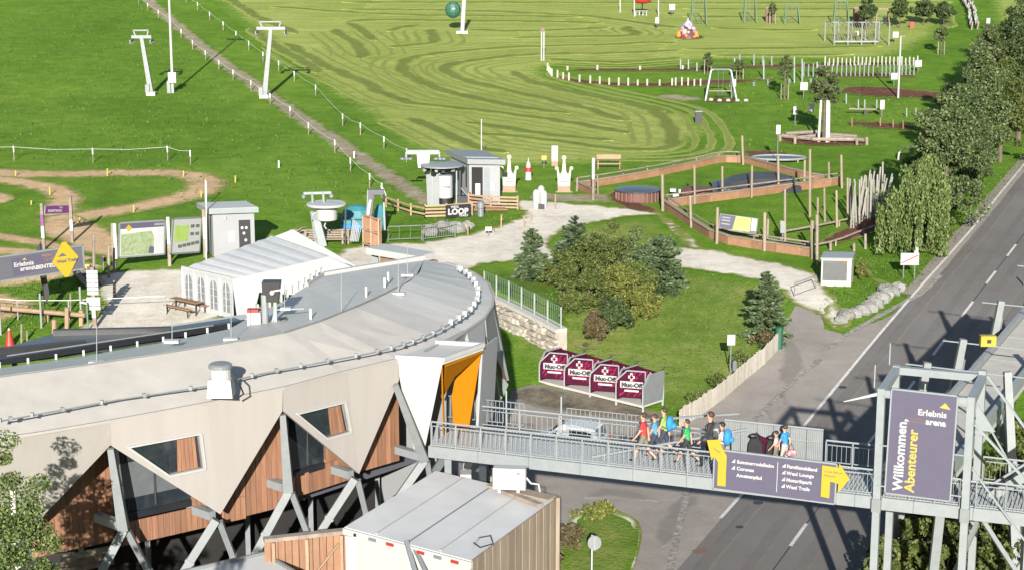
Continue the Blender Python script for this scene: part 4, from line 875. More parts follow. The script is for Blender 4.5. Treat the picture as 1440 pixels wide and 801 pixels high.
# --------------------------- timber clad container with condenser
c1, c2, c3, c4 = zz(484, 740, 6.0), zz(664, 788, 6.0), zz(782, 701, 6.0), zz(606, 677, 6.0)
c3 = c2 + (c3 - c2); c4 = c1 + (c3 - c2)
cont = thing('storage_container', V((*((c1 + c3) / 2).xy, 0)), 'flat roofed white container building with pale timber boards on its long side', 'container')
ex = (c2 - c1).normalized(); ey = (c3 - c2).normalized(); LX, LY = (c2 - c1).length, (c3 - c2).length
cq = lambda a, c, z=3.0: V(((c1 + ex * a + ey * c).x, (c1 + ex * a + ey * c).y, z + 3.0 if z > .5 else z))
MB().hexa([cq(.05, .05, 0), cq(LX - .1, .05, 0), cq(LX - .1, LY - .05, 0), cq(.05, LY - .05, 0)], [cq(.05, .05, 2.9), cq(LX - .1, .05, 2.9), cq(LX - .1, LY - .05, 2.9), cq(.05, LY - .05, 2.9)]).build('body', M['white'], cont)
for i in range(4): MB().slab([cq(LX * i / 4 + .015, 0, 3), cq(LX * (i + 1) / 4 - .015, 0, 3), cq(LX * (i + 1) / 4 - .015, LY, 3), cq(LX * i / 4 + .015, LY, 3)], .09, (0, 0, 1)).build('roof_panel', M['cont'], cont)
for i in (1, 3): MB().bar(cq(LX * i / 4, .1, 3.015), cq(LX * i / 4, LY - .1, 3.015), .07, .03).build('roof_seam', M['white'], cont)
MB().bar(cq(LX / 2, 0, 3.0), cq(LX / 2, LY, 3.0), .05, .03).build('roof_seam', M['steeld'], cont)
for i in range(2): MB().slab([cq(LX * i / 2 + .05, -.02, .1), cq(LX * (i + 1) / 2 - .03, -.02, .1), cq(LX * (i + 1) / 2 - .03, -.02, 2.72), cq(LX * i / 2 + .05, -.02, 2.72)], .05, -ey).build('door', M['white'], cont)
MB().bar(cq(0, -.03, 2.88), cq(LX, -.03, 2.88), .1, .2).build('front_rail', M['white'], cont)
for f, m in ((.10, 'dark'), (.24, 'steeld'), (.38, 'red'), (.62, 'red'), (.75, 'steeld'), (.88, 'red')): MB().box(cq(LX * f, -.1, 2.87), (.28 if m != 'dark' else .08, .05, .09), rz=math.atan2(ex.y, ex.x)).build('marker_lamp', M[m], cont)
nb = int(LY / .26)
for i in range(nb):
    y0, y1 = i * LY / nb, (i + 1) * LY / nb - .012; o = .03 + .018 * (i % 2); z = 3.02 - .0 * i
    MB().hexa([cq(LX - .04, y0, .05), cq(LX + o, y0, .05), cq(LX + o, y1, .05), cq(LX - .04, y1, .05)], [cq(LX - .04, y0, z), cq(LX + o, y0, z), cq(LX + o, y1, z), cq(LX - .04, y1, z)]).build('board', M['woodw'], cont)
MB().bar(cq(LX + .06, LY + .03, 0), cq(LX + .06, LY + .03, 3.06), .12).build('corner_trim', M['woodw'], cont)
MB().bar(cq(LX * .62, LY - .55, 3.08), cq(LX - .1, LY - 1.0, 3.08), .22, .12).build('roof_beam', M['woodg'], cont)
MB().bar(cq(LX * .48, LY - .15, 3.05), cq(LX - .1, LY - .15, 3.05), .5, .05).build('roof_board', M['woodw'], cont)
b = MB(); b.bar(cq(LX * .5, -.02, 3.1), cq(LX * .86, -1.35, .9), .13, .07); b.build('loose_bar', M['steeld'], cont); MB().bar(cq(LX * .57, -.03, 2.9), cq(LX * .92, -.95, 1.4), .11, .07).build('loose_bar', M['steeld'], cont)
p = cq(LX * .9, 1.0, 3.03); MB().tube([p, p + V((.15, .1, .22)), p + V((.5, .2, .25)), p + V((.6, .1, .03)), p + V((.2, -.2, .02)), p + V((.0, 0, .1))], .02, 5).build('cable', M['dark'], cont)
a = zz(717, 689, 6.12); r0 = thing('air_conditioner', a, 'white air conditioning condenser unit standing on the container roof', 'air conditioner')
az = math.atan2(-.12, 1); MB().box(a + V((0, 0, .46)), (1.08, .42, .72), rz=az).build('case', M['white'], r0)
b = MB(); ring = [a + V((-.18 + .26 * math.cos(t) , -.225 + .02, .46 + .27 * math.sin(t))) for t in np.linspace(0, 6.283, 17)[:-1]]
for rr in (.27, .2, .13, .06): b.tube([a + V((-.2 + rr * math.cos(t), -.235 + (rr * math.cos(t) - .2) * math.tan(az), .46 + rr * math.sin(t))) for t in np.linspace(0, 6.283, 17)], .012, 4)
b.build('fan_grille', M['cream'], r0); MB().box(a + V((.28, -.245, .66)), (.09, .01, .04), rz=az).build('badge', M['dark'], r0)
for d in (-.32, .3): MB().box(a + V((d, 0, .05)), (.1, .5, .1), rz=az).build('foot', M['white'], r0)
MB().tube([a + V((.54, 0, .45)), a + V((.7, 0, .25)), a + V((.95, .05, .2)), a + V((1.0, .05, -.1)), a + V((1.0, .1, -.6))], .035, 6).build('pipe', M['white'], r0)
# timber side fence and second roof, lower left of the container
f0, f1 = cq(-.1, .3, 2.8), zz(372, 790, 5.0); r0 = thing('timber_screen', V((*f0.lerp(f1, .5).xy, 0)), 'tall timber board screen with capping beam left of the white container', 'fence')
MB().bar(V((*f0.xy, 5.75)), V((*f1.xy, 5.75)), .28, .12).build('capping_beam', M['woodg'], r0); L_ = (f1 - f0).xy.length; k = int(L_ / .22)
for i in range(k):
    p = f0.lerp(f1, (i + .5) / k); MB().bar(V((p.x, p.y, 0)), V((p.x, p.y, 5.66)), .2, .03 + .01 * (i % 2), up=(0, 1, 0)).build('board', M['woodo' if i % 3 else 'wood'], r0)
for t in (.08, .5, .9): p = f0.lerp(f1, t); MB().bar(V((p.x + .05, p.y - .1, 0)), V((p.x + .05, p.y - .1, 5.66)), .1).build('post', M['wooda'], r0)
p, q = f0.lerp(f1, .1), f0.lerp(f1, .48); MB().bar(V((p.x, p.y - .12, 5.4)), V((q.x, q.y - .12, 4.2)), .09, .04).build('diagonal_brace', M['wooda'], r0)
q = [zz(x, y, 5.0) for x, y in ((225, 812), (372, 779), (425, 812), (350, 860))]; r0 = thing('shed', V((*q[1].xy, 0)), 'flat grey sheet metal shed roof at the bottom edge below the steel legs', 'shed')
MB().slab(q, .12, (0, 0, 1)).build('roof', M['cont'], r0); b = MB(); b.bar(q[0] + V((0, 0, .05)), q[1] + V((0, 0, .05)), .08, .1); b.bar(q[1] + V((0, 0, .05)), q[2] + V((0, 0, .05)), .08, .1); b.build('roof_edge', M['steel'], r0)
cq_ = sum(q, V((0, 0, 0))) / 4; w_ = [cq_ + (p - cq_) * .93 for p in q]; MB().hexa([V((p.x, p.y, 0)) for p in w_], [V((p.x, p.y, 4.86)) for p in w_]).build('wall', M['woodg'], r0)
p = zz(1000, 0, 0); p = zz(690, 668, .0)
r0 = thing('rubble_bank', g(690, 676), 'small bank of grey rubble stones beside the bridge pier', 'stones')
for k in range(26):
    a_, c_r = random.uniform(-1.0, 1.0), random.uniform(-1.2, 1.2); pp = g(690, 672) + V((a_, c_r, .25 + .3 * (1 + c_r / 1.2))); MB().ball(pp, random.uniform(.14, .26), 7, 5, (1, random.uniform(.7, 1.2), .7)).build('stone', M['rock'], r0)
# traffic mirror on the island
b_ = g(832, 812); t = yy(836, 762, b_.y); r0 = thing('round_sign', b_, 'back of a round grey traffic sign on a white pole on the grass island', 'sign')
MB().tube([b_, V((b_.x, b_.y, t.z + .3))], .035, 8).build('pole', M['white'], r0); b = MB(); n = 20
b.add([V((t.x + .26 * math.cos(k * 6.2832 / n), t.y - .05 + o, t.z + .29 * math.sin(k * 6.2832 / n))) for o in (0, .04) for k in range(n)], [tuple(range(n)), tuple(range(2 * n - 1, n - 1, -1))] + [(k, k + n, (k + 1) % n + n, (k + 1) % n) for k in range(n)]); b.build('disc', M['steel'], r0)
MB().box(t + V((0, -.08, 0)), (.08, .04, .55)).build('bracket', M['steelw'], r0)
# --------------------------- bike wash stand with four print walls
w0, w1 = g(758, 536), g(903, 581); wd = (w1 - w0); wL = wd.length; wd.normalize(); wn = V((-wd.y, wd.x, 0)).normalized()
wash = thing('bike_wash', w0.lerp(w1, .5), 'row of four bike wash bays with wine red printed walls and pale floor', 'bike wash')
z0 = max(w0.z, w1.z) - .05; DEP = 1.65; HH = 1.55
wq = lambda s, t, z: V(((w0 + wd * s + wn * t).x, (w0 + wd * s + wn * t).y, z0 + z))
for i in range(4):
    a_, c_r = wL * i / 4, wL * (i + 1) / 4
    MB().slab([wq(a_ + .02, 0, .12), wq(c_r - .02, 0, .12), wq(c_r - .02, DEP, .12), wq(a_ + .02, DEP, .12)], .12, (0, 0, 1)).build('floor_panel', M['concrete'], wash)
for i in range(5):
    s_ = wL * i / 4; sd = wd                              # the wall across the run, cut off at its front top corner
    prof_ = [(.02, .1), (.02, .95), (.45, HH), (DEP, HH), (DEP, .1)]; fl_ = []
    o = MB().slab([wq(s_, t, z) for t, z in prof_], .05, -sd if i < 4 else sd)
    face = o.build('side_wall', M['wine'] if i < 4 else M['steel'], wash)
    b = MB(); P = [wq(s_ , t, z) for t, z in prof_]
    for p, q in zip(P, P[1:]): b.bar(p, q, .06, .07)
    b.build('edge_trim', M['steelw'], wash)
    MB().bar(wq(s_, .05, -.25), wq(s_, .05, .1), .1).build('foot', M['steelw'], wash); MB().bar(wq(s_, DEP - .05, -.2), wq(s_, DEP - .05, .1), .1).build('foot', M['steelw'], wash)
FNV = V((wd.y, -wd.x, 0))
for i in range(4):
    a_, c_r = wL * i / 4, wL * (i + 1) / 4
    # back print wall, facing the car park, hangs above the floor
    pw_ = (c_r - a_); P0 = wq(a_ + .04, DEP - .06, .12); X_ = wd; U_ = V((0, 0, 1))
    Q = lambda u, v, d=.0: P0 + X_ * (u * (pw_ - .08)) + U_ * (v * 1.38) - wn * d
    face = MB().slab([Q(0, 0), Q(1, 0), Q(1, 1), Q(0, 1)], .05, -wn).build('back_wall', M['wine'], wash)
    def leafmarks(Qf, u0, u1, v0, v1, nn, num):
        b = MB()
        for _ in range(num):
            u, v = random.uniform(u0, u1), random.uniform(v0, v1); an = random.uniform(.6, 1.3); l, th = random.uniform(.08, .15), .026
            du, dv = math.cos(an) * l, math.sin(an) * l
            b.add([Qf(u - du, v - dv, .006), Qf(u + dv * th / l, v - du * th / l, .006), Qf(u + du, v + dv, .006), Qf(u - dv * th / l, v + du * th / l, .006)], [(0, 1, 2, 3)])
        b.build('leaf_print', mat('leaf_print_red', (.24, .012, .055), .8, spec=.1), wash)
    leafmarks(Q, .08, .92, .08, .92, wn, 26)
    # cross emblem, name plate and strip
    def emblem(Qf, uu, vv, s, nrm):
        cr = [(-1, .35), (-.35, .35), (-.35, 1), (.35, 1), (.35, .35), (1, .35), (1, -.35), (.35, -.35), (.35, -1), (-.35, -1), (-.35, -.35), (-1, -.35)]
        MB().slab([Qf(uu + x * s * .75, vv + y * s, .012) for x, y in cr], .006, nrm).build('cross_mark', M['white'], wash)
        MB().slab([Qf(uu + x * s * .42, vv + y * s * .55, .016) for x, y in cr], .006, nrm).build('cross_core', M['wine'], wash)
    # angled wall in front of each bay, facing the bridge
    Pw = wq(a_ + .03, .05, .12); X2 = (wn * .82 + wd * .57).normalized() if False else wd
    G0 = wq(a_ + .02, .02, .12)
    # the printed divider as the photograph shows it: turned to the viewer, slanted at its left shoulder
    tx = (wd * .90 + wn * .62).normalized(); tn = V((tx.y, -tx.x, 0)); S0 = wq(a_ + .02, .04, .25)
    T = lambda u, v, d=.0: S0 + tx * (u * 1.42) + V((0, 0, v * 1.38)) + tn * d
    MB().slab([T(0, 0), T(1, 0), T(1, 1), T(.36, 1), T(0, .62)], .05, tn).build('print_wall', M['wine'], wash)
    b = MB(); PP = [T(0, -.1), T(0, .62), T(.36, 1), T(1, 1), T(1, 0)]
    for p, q in zip(PP, PP[1:]): b.bar(p, q, .05, .06)
    b.build('edge_trim', M['steelw'], wash)
    leafmarks(T, .12, .9, .1, .6, tn, 22); leafmarks(T, .45, .9, .6, .92, tn, 12)
    emblem(T, .52, .77, .15, tn); 
    MB().slab([T(.13, .36, .01), T(.93, .36, .01), T(.93, .60, .01), T(.13, .60, .01)], .008, tn).build('name_plate', M['white'], wash)
    text('Muc-Off', T(.17, .40, .016), tx, V((0, 0, 1)), .30, M['dark'], wash, bold=.02)
    MB().slab([T(.28, .22, .01), T(.78, .22, .01), T(.78, .29, .01), T(.28, .29, .01)], .008, tn).build('strip_mark', M['white'], wash)
    emblem(Q, .55, .8, .12, -wn)
    b = MB(); h = wq(c_r - .25, DEP - .05, HH + .18); b.bar(h, h + V((.75, -.1, .02)), .03); b.bar(wq(c_r - .1, DEP - .05, HH), h + V((.3, 0, 0)), .03); b.build('hose_arm', M['dark'], wash)
# --------------------------- palisade fence of pale slats
def palisade(pts, h, label, sp=.16):
    P = resample([V((p.x, p.y)) for p in pts], sp, False); r0 = thing('palisade_fence', (P[0].x, P[0].y, gz(*P[0])), label, 'fence'); sh = []
    for i, p in enumerate(P[:-1]):
        q = P[i + 1]; z = gz(*p); hh = h * random.uniform(.93, 1.05); d = (q - p) * .44; c = (p + q) / 2
        n = V((-d.y, d.x)).normalized() * .012
        b = MB(); b.hexa([V((*(c - d - n), z - .1)), V((*(c + d - n), z - .1)), V((*(c + d + n), z - .1)), V((*(c - d + n), z - .1))], [V((*(c - d * .8 - n), z + hh)), V((*(c + d * .8 - n), z + hh)), V((*(c + d * .8 + n), z + hh)), V((*(c - d * .8 + n), z + hh))])
        b.build('slat', M['paleslat'], r0)
    for hz in (.25, .75):
        b = MB()
        for p, q in zip(P, P[1:]): b.bar(V((p.x, p.y + .04, gz(*p) + h * hz)), V((q.x, q.y + .04, gz(*q) + h * hz)), .04, .08)
        b.build('rail', M['paleslat'], r0)
M['paleslat'] = mat('pale_slats', (.36, .325, .27), .85, c2=(.46, .42, .355), scale=3, rnd=.12)
palisade(gp((955, 602), (985, 584), (1018, 560), (1050, 532), (1075, 512), (1097, 488)), 1.0, 'pale wooden palisade fence between the lawn and the car park')
# --------------------------- retaining wall of rubble with green railing
wl = lambda x: 96.2 - 1.5 * (x - 2.45)
W0, W1 = V((-1.7, wl(-1.7), 0)), V((2.5, wl(2.5), 0)); wt = (W1 - W0); WL = wt.length; wt.normalize(); wn_ = V((wt.y, -wt.x, 0)); wn_ = wn_ if wn_.y < 0 else -wn_
zb = min(gz(*(W0 + wn_ * 1.2).xy), gz(*(W1 + wn_ * 1.2).xy)) - .25; zt = lambda u: gz(*(W0.lerp(W1, .5) - wn_ * 1.2).xy) + .25 - .62 * max(0, u / WL) ** 1.5
WP = lambda u, d, z: W0 + wt * u + wn_ * d + V((0, 0, z))
gw = thing('stone_wall', WP(WL / 2, 0, zb), 'rubble stone retaining wall with pale coping behind the curved building', 'wall')
MB().hexa([WP(0, .12, zb), WP(WL, .12, zb), WP(WL, -.55, zb), WP(0, -.55, zb)], [WP(0, -.02, zt(0)), WP(WL, -.02, zt(WL)), WP(WL, -.55, zt(WL)), WP(0, -.55, zt(0))]).build('mortar_core', M['stone'], gw)
z = zb
while z < zt(0) - .05:
    hgt = random.uniform(.24, .42); u = random.uniform(-.3, 0)
    while u < WL:
        wdt = random.uniform(.35, 1.0); ue = min(u + wdt, WL + .03); um = (u + ue) / 2; z_ = z + random.uniform(-.05, .05); top = min(z_ + hgt * random.uniform(.8, 1.15), zt(um)); hw, hh = (ue - u) / 2 - .02, (top - z_) / 2 - .02
        if hw > .08 and hh > .05:
            bt_ = .12 * (1 - (z - zb) / 2.5); b = MB(); k = 8; vs = []; ang = [random.uniform(-.25, .25) + j_ * 6.2832 / k for j_ in range(k)]; tl = random.uniform(-.12, .12)
            for d, sc in ((-.06, 1), (.09, .94), (.12 + random.uniform(0, .07), .6)):
                vs += [WP(um + hw * sc * max(-1, min(1, 1.3 * math.cos(t))) + tl * math.sin(t) * hh, d + bt_, (z_ + top) / 2 + hh * sc * max(-1, min(1, 1.3 * math.sin(t))) + tl * math.cos(t) * hw) for t in ang]
            b.add(vs, [(j_, (j_ + 1) % k, (j_ + 1) % k + k, j_ + k) for j_ in range(k)] + [(j_ + k, (j_ + 1) % k + k, (j_ + 1) % k + 2 * k, j_ + 2 * k) for j_ in range(k)] + [tuple(range(2 * k, 3 * k))]); b.build('stone', M['stone'], gw)
        u = ue
    z += hgt * .93
NS = 6
for i in range(NS):
    ua, ub = WL * i / NS, WL * (i + 1) / NS; MB().hexa([WP(ua, .2, zt(ua)), WP(ub, .2, zt(ub)), WP(ub, -.55, zt(ub)), WP(ua, -.55, zt(ua))], [WP(ua, .2, zt(ua) + .2), WP(ub, .2, zt(ub) + .2), WP(ub, -.55, zt(ub) + .2), WP(ua, -.55, zt(ua) + .2)]).build('coping', M['concrete'], gw)
gr = thing('green_railing', WP(WL / 2, -.15, zt(0)), 'green tinted metal bar railing along the top of the stone wall', 'railing')
for i in range(NS):
    ua, ub = WL * i / NS, WL * (i + 1) / NS; h_ = lambda u: zt(u) + .2; b = MB(); f = lambda u, z: WP(u, -.15, h_(u) + z)
    MB().bar(f(ua, 0), f(ua, 1.2), .07).build('post', M['steelw'], gr); b.bar(f(ua, 1.15), f(ub, 1.15), .035); b.bar(f(ua, .1), f(ub, .1), .03)
    for j_ in range(7): u = ua + (ub - ua) * (j_ + .5) / 7; b.bar(f(u, .1), f(u, 1.15), .016)
    b.build('railing_panel', M['ltgreen'], gr)
MB().bar(f(WL, 0), f(WL, 1.2), .07).build('post', M['steelw'], gr)
# --------------------------- white marquee tent
tc = dict(a=yy(257, 441, g(257, 428).y), )
tA, tB = g(262, 428), g(345, 452)                            # left long side: back to front
zT = tA.z; eA, eB = yy(256, 377, tA.y), yy(327, 412, tB.y)
ev = (eA.z + eB.z) / 2 - zT; eB = V((eB.x, eB.y, eA.z)); 
ap = zz(462, 361, eA.z + 1.9); bp = zz(381, 332, eA.z + 1.9); dR = ap - eB; dR.z = 0; eC = eB + dR * 2; dD = bp - eA; dD.z = 0; eD = eA + dD * 2
tent = thing('marquee', (tA + tB) / 2, 'white party tent with arched window walls behind the curved roof', 'tent')
def ribsheet(p, q, r_, s_, nr, nm, m):
    for i in range(nr):
        a0, a1 = p.lerp(q, i / nr), p.lerp(q, (i + 1) / nr); b0, b1 = s_.lerp(r_, i / nr), s_.lerp(r_, (i + 1) / nr); d = (a1 - a0) * .05; n = newell([p, q, r_]); n = n if n.z > 0 else -n
        b = MB(); m0, m1 = a0.lerp(a1, .5) - n * .05, b0.lerp(b1, .5) - n * .05
        b.add([a0, m0, a1, b1, m1, b0], [(0, 1, 4, 5), (1, 2, 3, 4)]); b.add([v - n * .03 for v in (a0, m0, a1, b1, m1, b0)], [(5, 4, 1, 0), (4, 3, 2, 1)])
        b.build(nm, m, tent)
ribsheet(eA, bp, ap, eB, 7, 'roof_sheet', M['pvcroof']); ribsheet(bp, eD, eC, ap, 7, 'roof_sheet', M['pvcroof'])
MB().bar(bp, ap, .12, .06).build('ridge', M['pvc'], tent)
nW = 4
for i in range(nW):
    p, q = eA.lerp(eB, i / nW), eA.lerp(eB, (i + 1) / nW); p0, q0 = V((p.x, p.y, zT - .1)), V((q.x, q.y, zT - .1))
    n = V((-(eB - eA).y, (eB - eA).x, 0)).normalized(); n = n if n.x < 0 else -n
    W2 = lambda u, v: p0.lerp(q0, u) + V((0, 0, v * (p.z - p0.z)))
    hole = [W2(.22, .12), W2(.78, .12), W2(.78, .66)] + [W2(.5 + .28 * math.cos(t), .66 + .22 * math.sin(t)) for t in np.linspace(0, math.pi, 9)[1:-1]] + [W2(.22, .66)]
    MB().slab([p0, q0, q, p], .05, n, [hole]).build('wall_sheet', M['pvc'], tent)
    o = MB().slab([h - n * .02 for h in hole], .01, n).build('window_pane', mat('tent_window', (.17, .18, .19), .25, var=.3, scale=2), tent)
    b = MB()
    for v in (.3, .48, .66): b.bar(W2(.22, v) + n * .012, W2(.78, v) + n * .012, .05, .03)
    b.bar(W2(.5, .12) + n * .014, W2(.5, .88) + n * .014, .05, .03); b.build('window_bars', M['pvc'], o)
    MB().bar(p0, p, .10).build('tent_pole', M['pvc'], tent)
MB().bar(eA + V((0, 0, .02)), eB + V((0, 0, .02)), .12, .22).build('valance', M['pvc'], tent)
z1 = zT - .1; ns = newell([eB, V((eB.x, eB.y, z1)), eC]); ns = ns if ns.y < 0 else -ns
FRT = lambda u, z: V((*eB.lerp(eC, u).xy, z))
MB().slab([FRT(0, eB.z), FRT(.02, z1), FRT(.10, z1), FRT(.14, eB.z - .55), FRT(.45, eB.z - .4), FRT(.47, z1), FRT(1, z1), eC, ap], .05, ns).build('gable_wall', M['pvc'], tent)
MB().slab([V((*eD.xy, z1)), V((*eA.xy, z1)), eA, bp, eD], .05, -ns).build('gable_wall', M['pvc'], tent); MB().slab([V((*eD.xy, z1)), V((*eC.xy, z1)), eC, eD], .05, (eC - eB)).build('wall_sheet', M['pvc'], tent)
b = MB()
for k in range(3):
    c = FRT(.2 + .08 * k, z1 + .7) + V((0, 1.0 + .3 * k, 0)); b.box(c, (1.6, .5, .05)); b.box(c + V((0, -.5, -.25)), (1.6, .25, .05))
b.build('beer_tables', M['woodo'], tent)
p = g(262, 440); r0 = thing('beer_bench_set', p, 'orange wooden beer table with benches outside the tent wall', 'table'); u = (tB - tA).normalized(); u = V((u.x, u.y, 0)).normalized(); vn = V((-u.y, u.x, 0))
for off_, h, wd_, nm in ((0, .76, .5, 'table_top'), (.65, .46, .27, 'bench'), (-.65, .46, .27, 'bench')):
    c = p + vn * off_; t_o = MB().bar(c - u * 1.1 + V((0, 0, h)), c + u * 1.1 + V((0, 0, h)), wd_, .05).build(nm, M['woodo'], r0)
    for e in (-.85, .85): MB().bar(c + u * e, c + u * e + V((0, 0, h - .03)), .05, wd_ * .8).build('leg', M['dark'], t_o)
p = g(285, 445) + V((.3, -.2, 0)); 
# --------------------------- left boards and kiosks
def posts2(P, h, m, nm, parent, w_=.16):
    for p in P: MB().bar(p - V((0, 0, .2)), p + V((0, 0, h)), w_).build(nm, M[m], parent)
pA, pB, pC = g(164, 384), g(239, 374), g(291, 362); hA = Hc(164, 384, 314)
bt, O_, x_, u_, W_, H_, n_ = board('map_board', yy(168, 314, pA.y), yy(232, 310, pB.y), yy(168, 362, pA.y), 'large framed trail map board with purple header between two posts', 'information board', M['white'], frame=.1, fm='steel')
MB().slab([on(.0, .82, .01), on(1, .82, .01), on(1, 1, .01), on(0, 1, .01)], .006, n_).build('header', M['purple'], bt); MB().slab([on(.04, .04, .012), on(.76, .04, .012), on(.76, .55, .012), on(.70, .72, .012), on(.04, .66, .012)], .006, n_).build('map', M['mapg'], bt)
MB().slab([on(.13, .84, .02), on(.2, .74, .02), on(.27, .84, .02), on(.2, .94, .02)], .006, n_).build('diamond', M['yellow'], bt); text('ARENA', on(.76, .87, .02), x_, u_, .2, M['white'], bt)
MB().slab([on(.64, .06, .02), on(.76, .06, .02), on(.76, .24, .02), on(.66, .28, .02)], .006, n_).build('map_inset', M['purple'], bt); MB().slab([on(.79, .1, .012), on(.97, .1, .012), on(.97, .76, .012), on(.79, .76, .012)], .004, n_).build('legend', M['pvc'], bt)
posts2([pA + V((-.1, 0, 0)), pB], hA, 'woodg', 'post', bt, .2); MB().slab([pA + V((-.06, -.12, .9)), pA + V((.12, -.12, .9)), pA + V((.12, -.12, hA)), pA + V((-.06, -.12, hA))], .02, (0, -1, 0)).build('post_label', M['white'], bt)
MB().slab([pB + V((-.08, -.12, 1.4)), pB + V((.1, -.12, 1.4)), pB + V((.1, -.12, hA)), pB + V((-.08, -.12, hA))], .02, (0, -1, 0)).build('post_label', M['white'], bt)
bt, O_, x_, u_, W_, H_, n_ = board('info_board', yy(244, 308, pB.y), yy(284, 306, pC.y), yy(244, 357, pB.y), 'white information board with green leaf map and rows of small pictures', 'information board', M['white'], frame=.1, fm='steel')
MB().slab([on(.06, .34, .012), on(.56, .34, .012), on(.56, .80, .012), on(.06, .80, .012)], .006, n_).build('map', M['mapl'], bt)
for r_ in range(3):
    for c in range(5 if r_ == 2 else 2): u, v = (.62 + .18 * c, .72 - .22 * r_) if r_ < 2 else (.22 + .15 * c, .16 + .02 * c); MB().slab([on(u, v, .012), on(u + .13, v, .012), on(u + .13, v + .09, .012), on(u, v + .09, .012)], .006, n_).build('picture', M['photo'], bt)
posts2([pC + V((-.1, 0, 0))], hA, 'woodg', 'post', bt, .2); MB().slab([pC + V((-.16, -.12, 1.2)), pC + V((.0, -.12, 1.2)), pC + V((.0, -.12, 2.6)), pC + V((-.16, -.12, 2.6))], .02, (0, -1, 0)).build('post_label', M['cream'], bt)
# grey ticket kiosk
k0, k1 = g(301, 361), g(359, 358); kb = thing('ticket_kiosk', k0.lerp(k1, .5), 'grey kiosk hut with white overhanging flat roof and dark poster', 'kiosk'); kh = Hc(301, 361, 298); kd = V((-.9, 1.9, 0)); ku = (k1 - k0); ku.z = 0; kW = ku.length; ku.normalize()
kz = min(k0.z, k1.z) - .1; K = lambda a, c, z: V((k0.x, k0.y, kz)) + ku * a + kd * c + V((0, 0, z))
MB().hexa([K(0, 0, 0), K(kW, 0, 0), K(kW, 1, 0), K(0, 1, 0)], [K(0, 0, kh), K(kW, 0, kh), K(kW, 1, kh), K(0, 1, kh)]).build('wall', M['panelg'], kb)
MB().hexa([K(-.35, -.15, kh), K(kW + .2, -.15, kh), K(kW + .2, 1.1, kh), K(-.35, 1.1, kh)], [K(-.35, -.15, kh + .32), K(kW + .2, -.15, kh + .32), K(kW + .2, 1.1, kh + .32), K(-.35, 1.1, kh + .32)]).build('roof', M['steelw'], kb)
MB().slab([K(-.33, -.13, kh + .34), K(kW + .18, -.13, kh + .34), K(kW + .18, 1.08, kh + .34), K(-.33, 1.08, kh + .34)], .02, (0, 0, 1)).build('roof_sheet', M['white'], kb)
fn = ku.cross(V((0, 0, 1))); f2 = lambda a, z, d=.02: K(a * kW, 0, z) + fn * d
ps = MB().slab([f2(.62, .5), f2(.9, .5), f2(.9, kh - .5), f2(.62, kh - .5)], .02, fn).build('poster', M['dark'], kb)
for a, z in ((.70, kh - 1.0), (.80, kh - 1.0), (.74, kh - 1.35), (.78, kh - 1.8)): c = f2(a, z, .03); MB().slab([c + ku * (.09 * math.cos(t)) + V((0, 0, .10 * math.sin(t))) for t in np.linspace(0, 6.283, 9)[:-1]], .006, fn).build('poster_mark', M['white'], ps)
MB().slab([f2(.36, 1.0), f2(.52, 1.0), f2(.52, 1.7), f2(.36, 1.7)], .02, fn).build('notice', M['white'], kb); MB().slab([K(-.01, .25, .1), K(-.01, .75, .1), K(-.01, .75, kh - .5), K(-.01, .25, kh - .5)], .03, (-1, -.4, 0)).build('door', M['slate'], kb)
MB().box(f2(.3, kh - .3, .1), (.12, .12, .12)).build('camera', M['white'], kb)
p = g(290, 366); post('white_pole', 290, 366, 255, .05, 'white', 'slim white pole with tag standing left of the grey kiosk', 'pole')
# purple overhead sign on two posts
a_, c_r = g(62, 352), g(102, 342); bt, O_, x_, u_, W_, H_, n_ = board('trail_gate', yy(64, 290, a_.y), yy(98, 289, c_r.y), yy(64, 301, a_.y), 'violet trail start board hung between two grey posts on the dirt', 'sign', M['violet'], frame=.02)
posts2([a_, c_r], Hc(62, 352, 286), 'woodg', 'post', bt, .18); text('PUMPTRACK', on(.12, .22, .01), x_, u_, .22, M['white'], bt, bold=.01); text('TRAIL', on(.55, .68, .01), x_, u_, .14, M['white'], bt)
for p in (a_, c_r): MB().box(p + V((0, -.1, 1.2)), (.2, .03, .75)).build('post_label', M['white'], bt)
MB().box(a_ + V((0, -.1, 2.0)), (.2, .03, .7)).build('post_label', M['violet'], bt)
# wide slate banner with yellow diamond
b0, b1 = g(-2, 472), g(116, 452); bt, O_, x_, u_, W_, H_, n_ = board('arena_banner', yy(-4, 362, b0.y), yy(116, 345, b1.y), yy(-4, 396, b0.y), 'wide slate banner wall with purple print and a yellow diamond', 'banner', M['slate'], frame=.09, fm='steel')
MB().slab([on(.16, .12, .01), on(.62, .24, .01), on(.62, .92, .01), on(.16, .86, .01)], .005, n_).build('purple_field', M['purple'], bt)
text('Erlebnis', on(.18, .50, .02), x_, u_, .34, M['white'], bt, bold=.01); text('arena', on(.25, .30, .02), x_, u_, .34, M['white'], bt, bold=.01); text('ABENTEUER', on(.39, .28, .02), x_, u_, .30, M['white'], bt, bold=.012)
text('MEIN', on(.51, .74, .02), x_, u_, .24, M['woodo'], bt); text('DEIN', on(.53, .55, .02), x_, u_, .24, M['woodo'], bt); MB().slab([on(.28, .74, .02), on(.335, .73, .02), on(.31, .82, .02)], .005, n_).build('mountain_mark', M['yellowp'], bt)
c = on(.78, .52, .08); dm = [c + x_ * x + u_ * y for x, y in ((-.75, -.06), (-.1, 1.0), (.1, 1.0), (.75, .06), (.1, -1.0), (-.1, -1.0))]
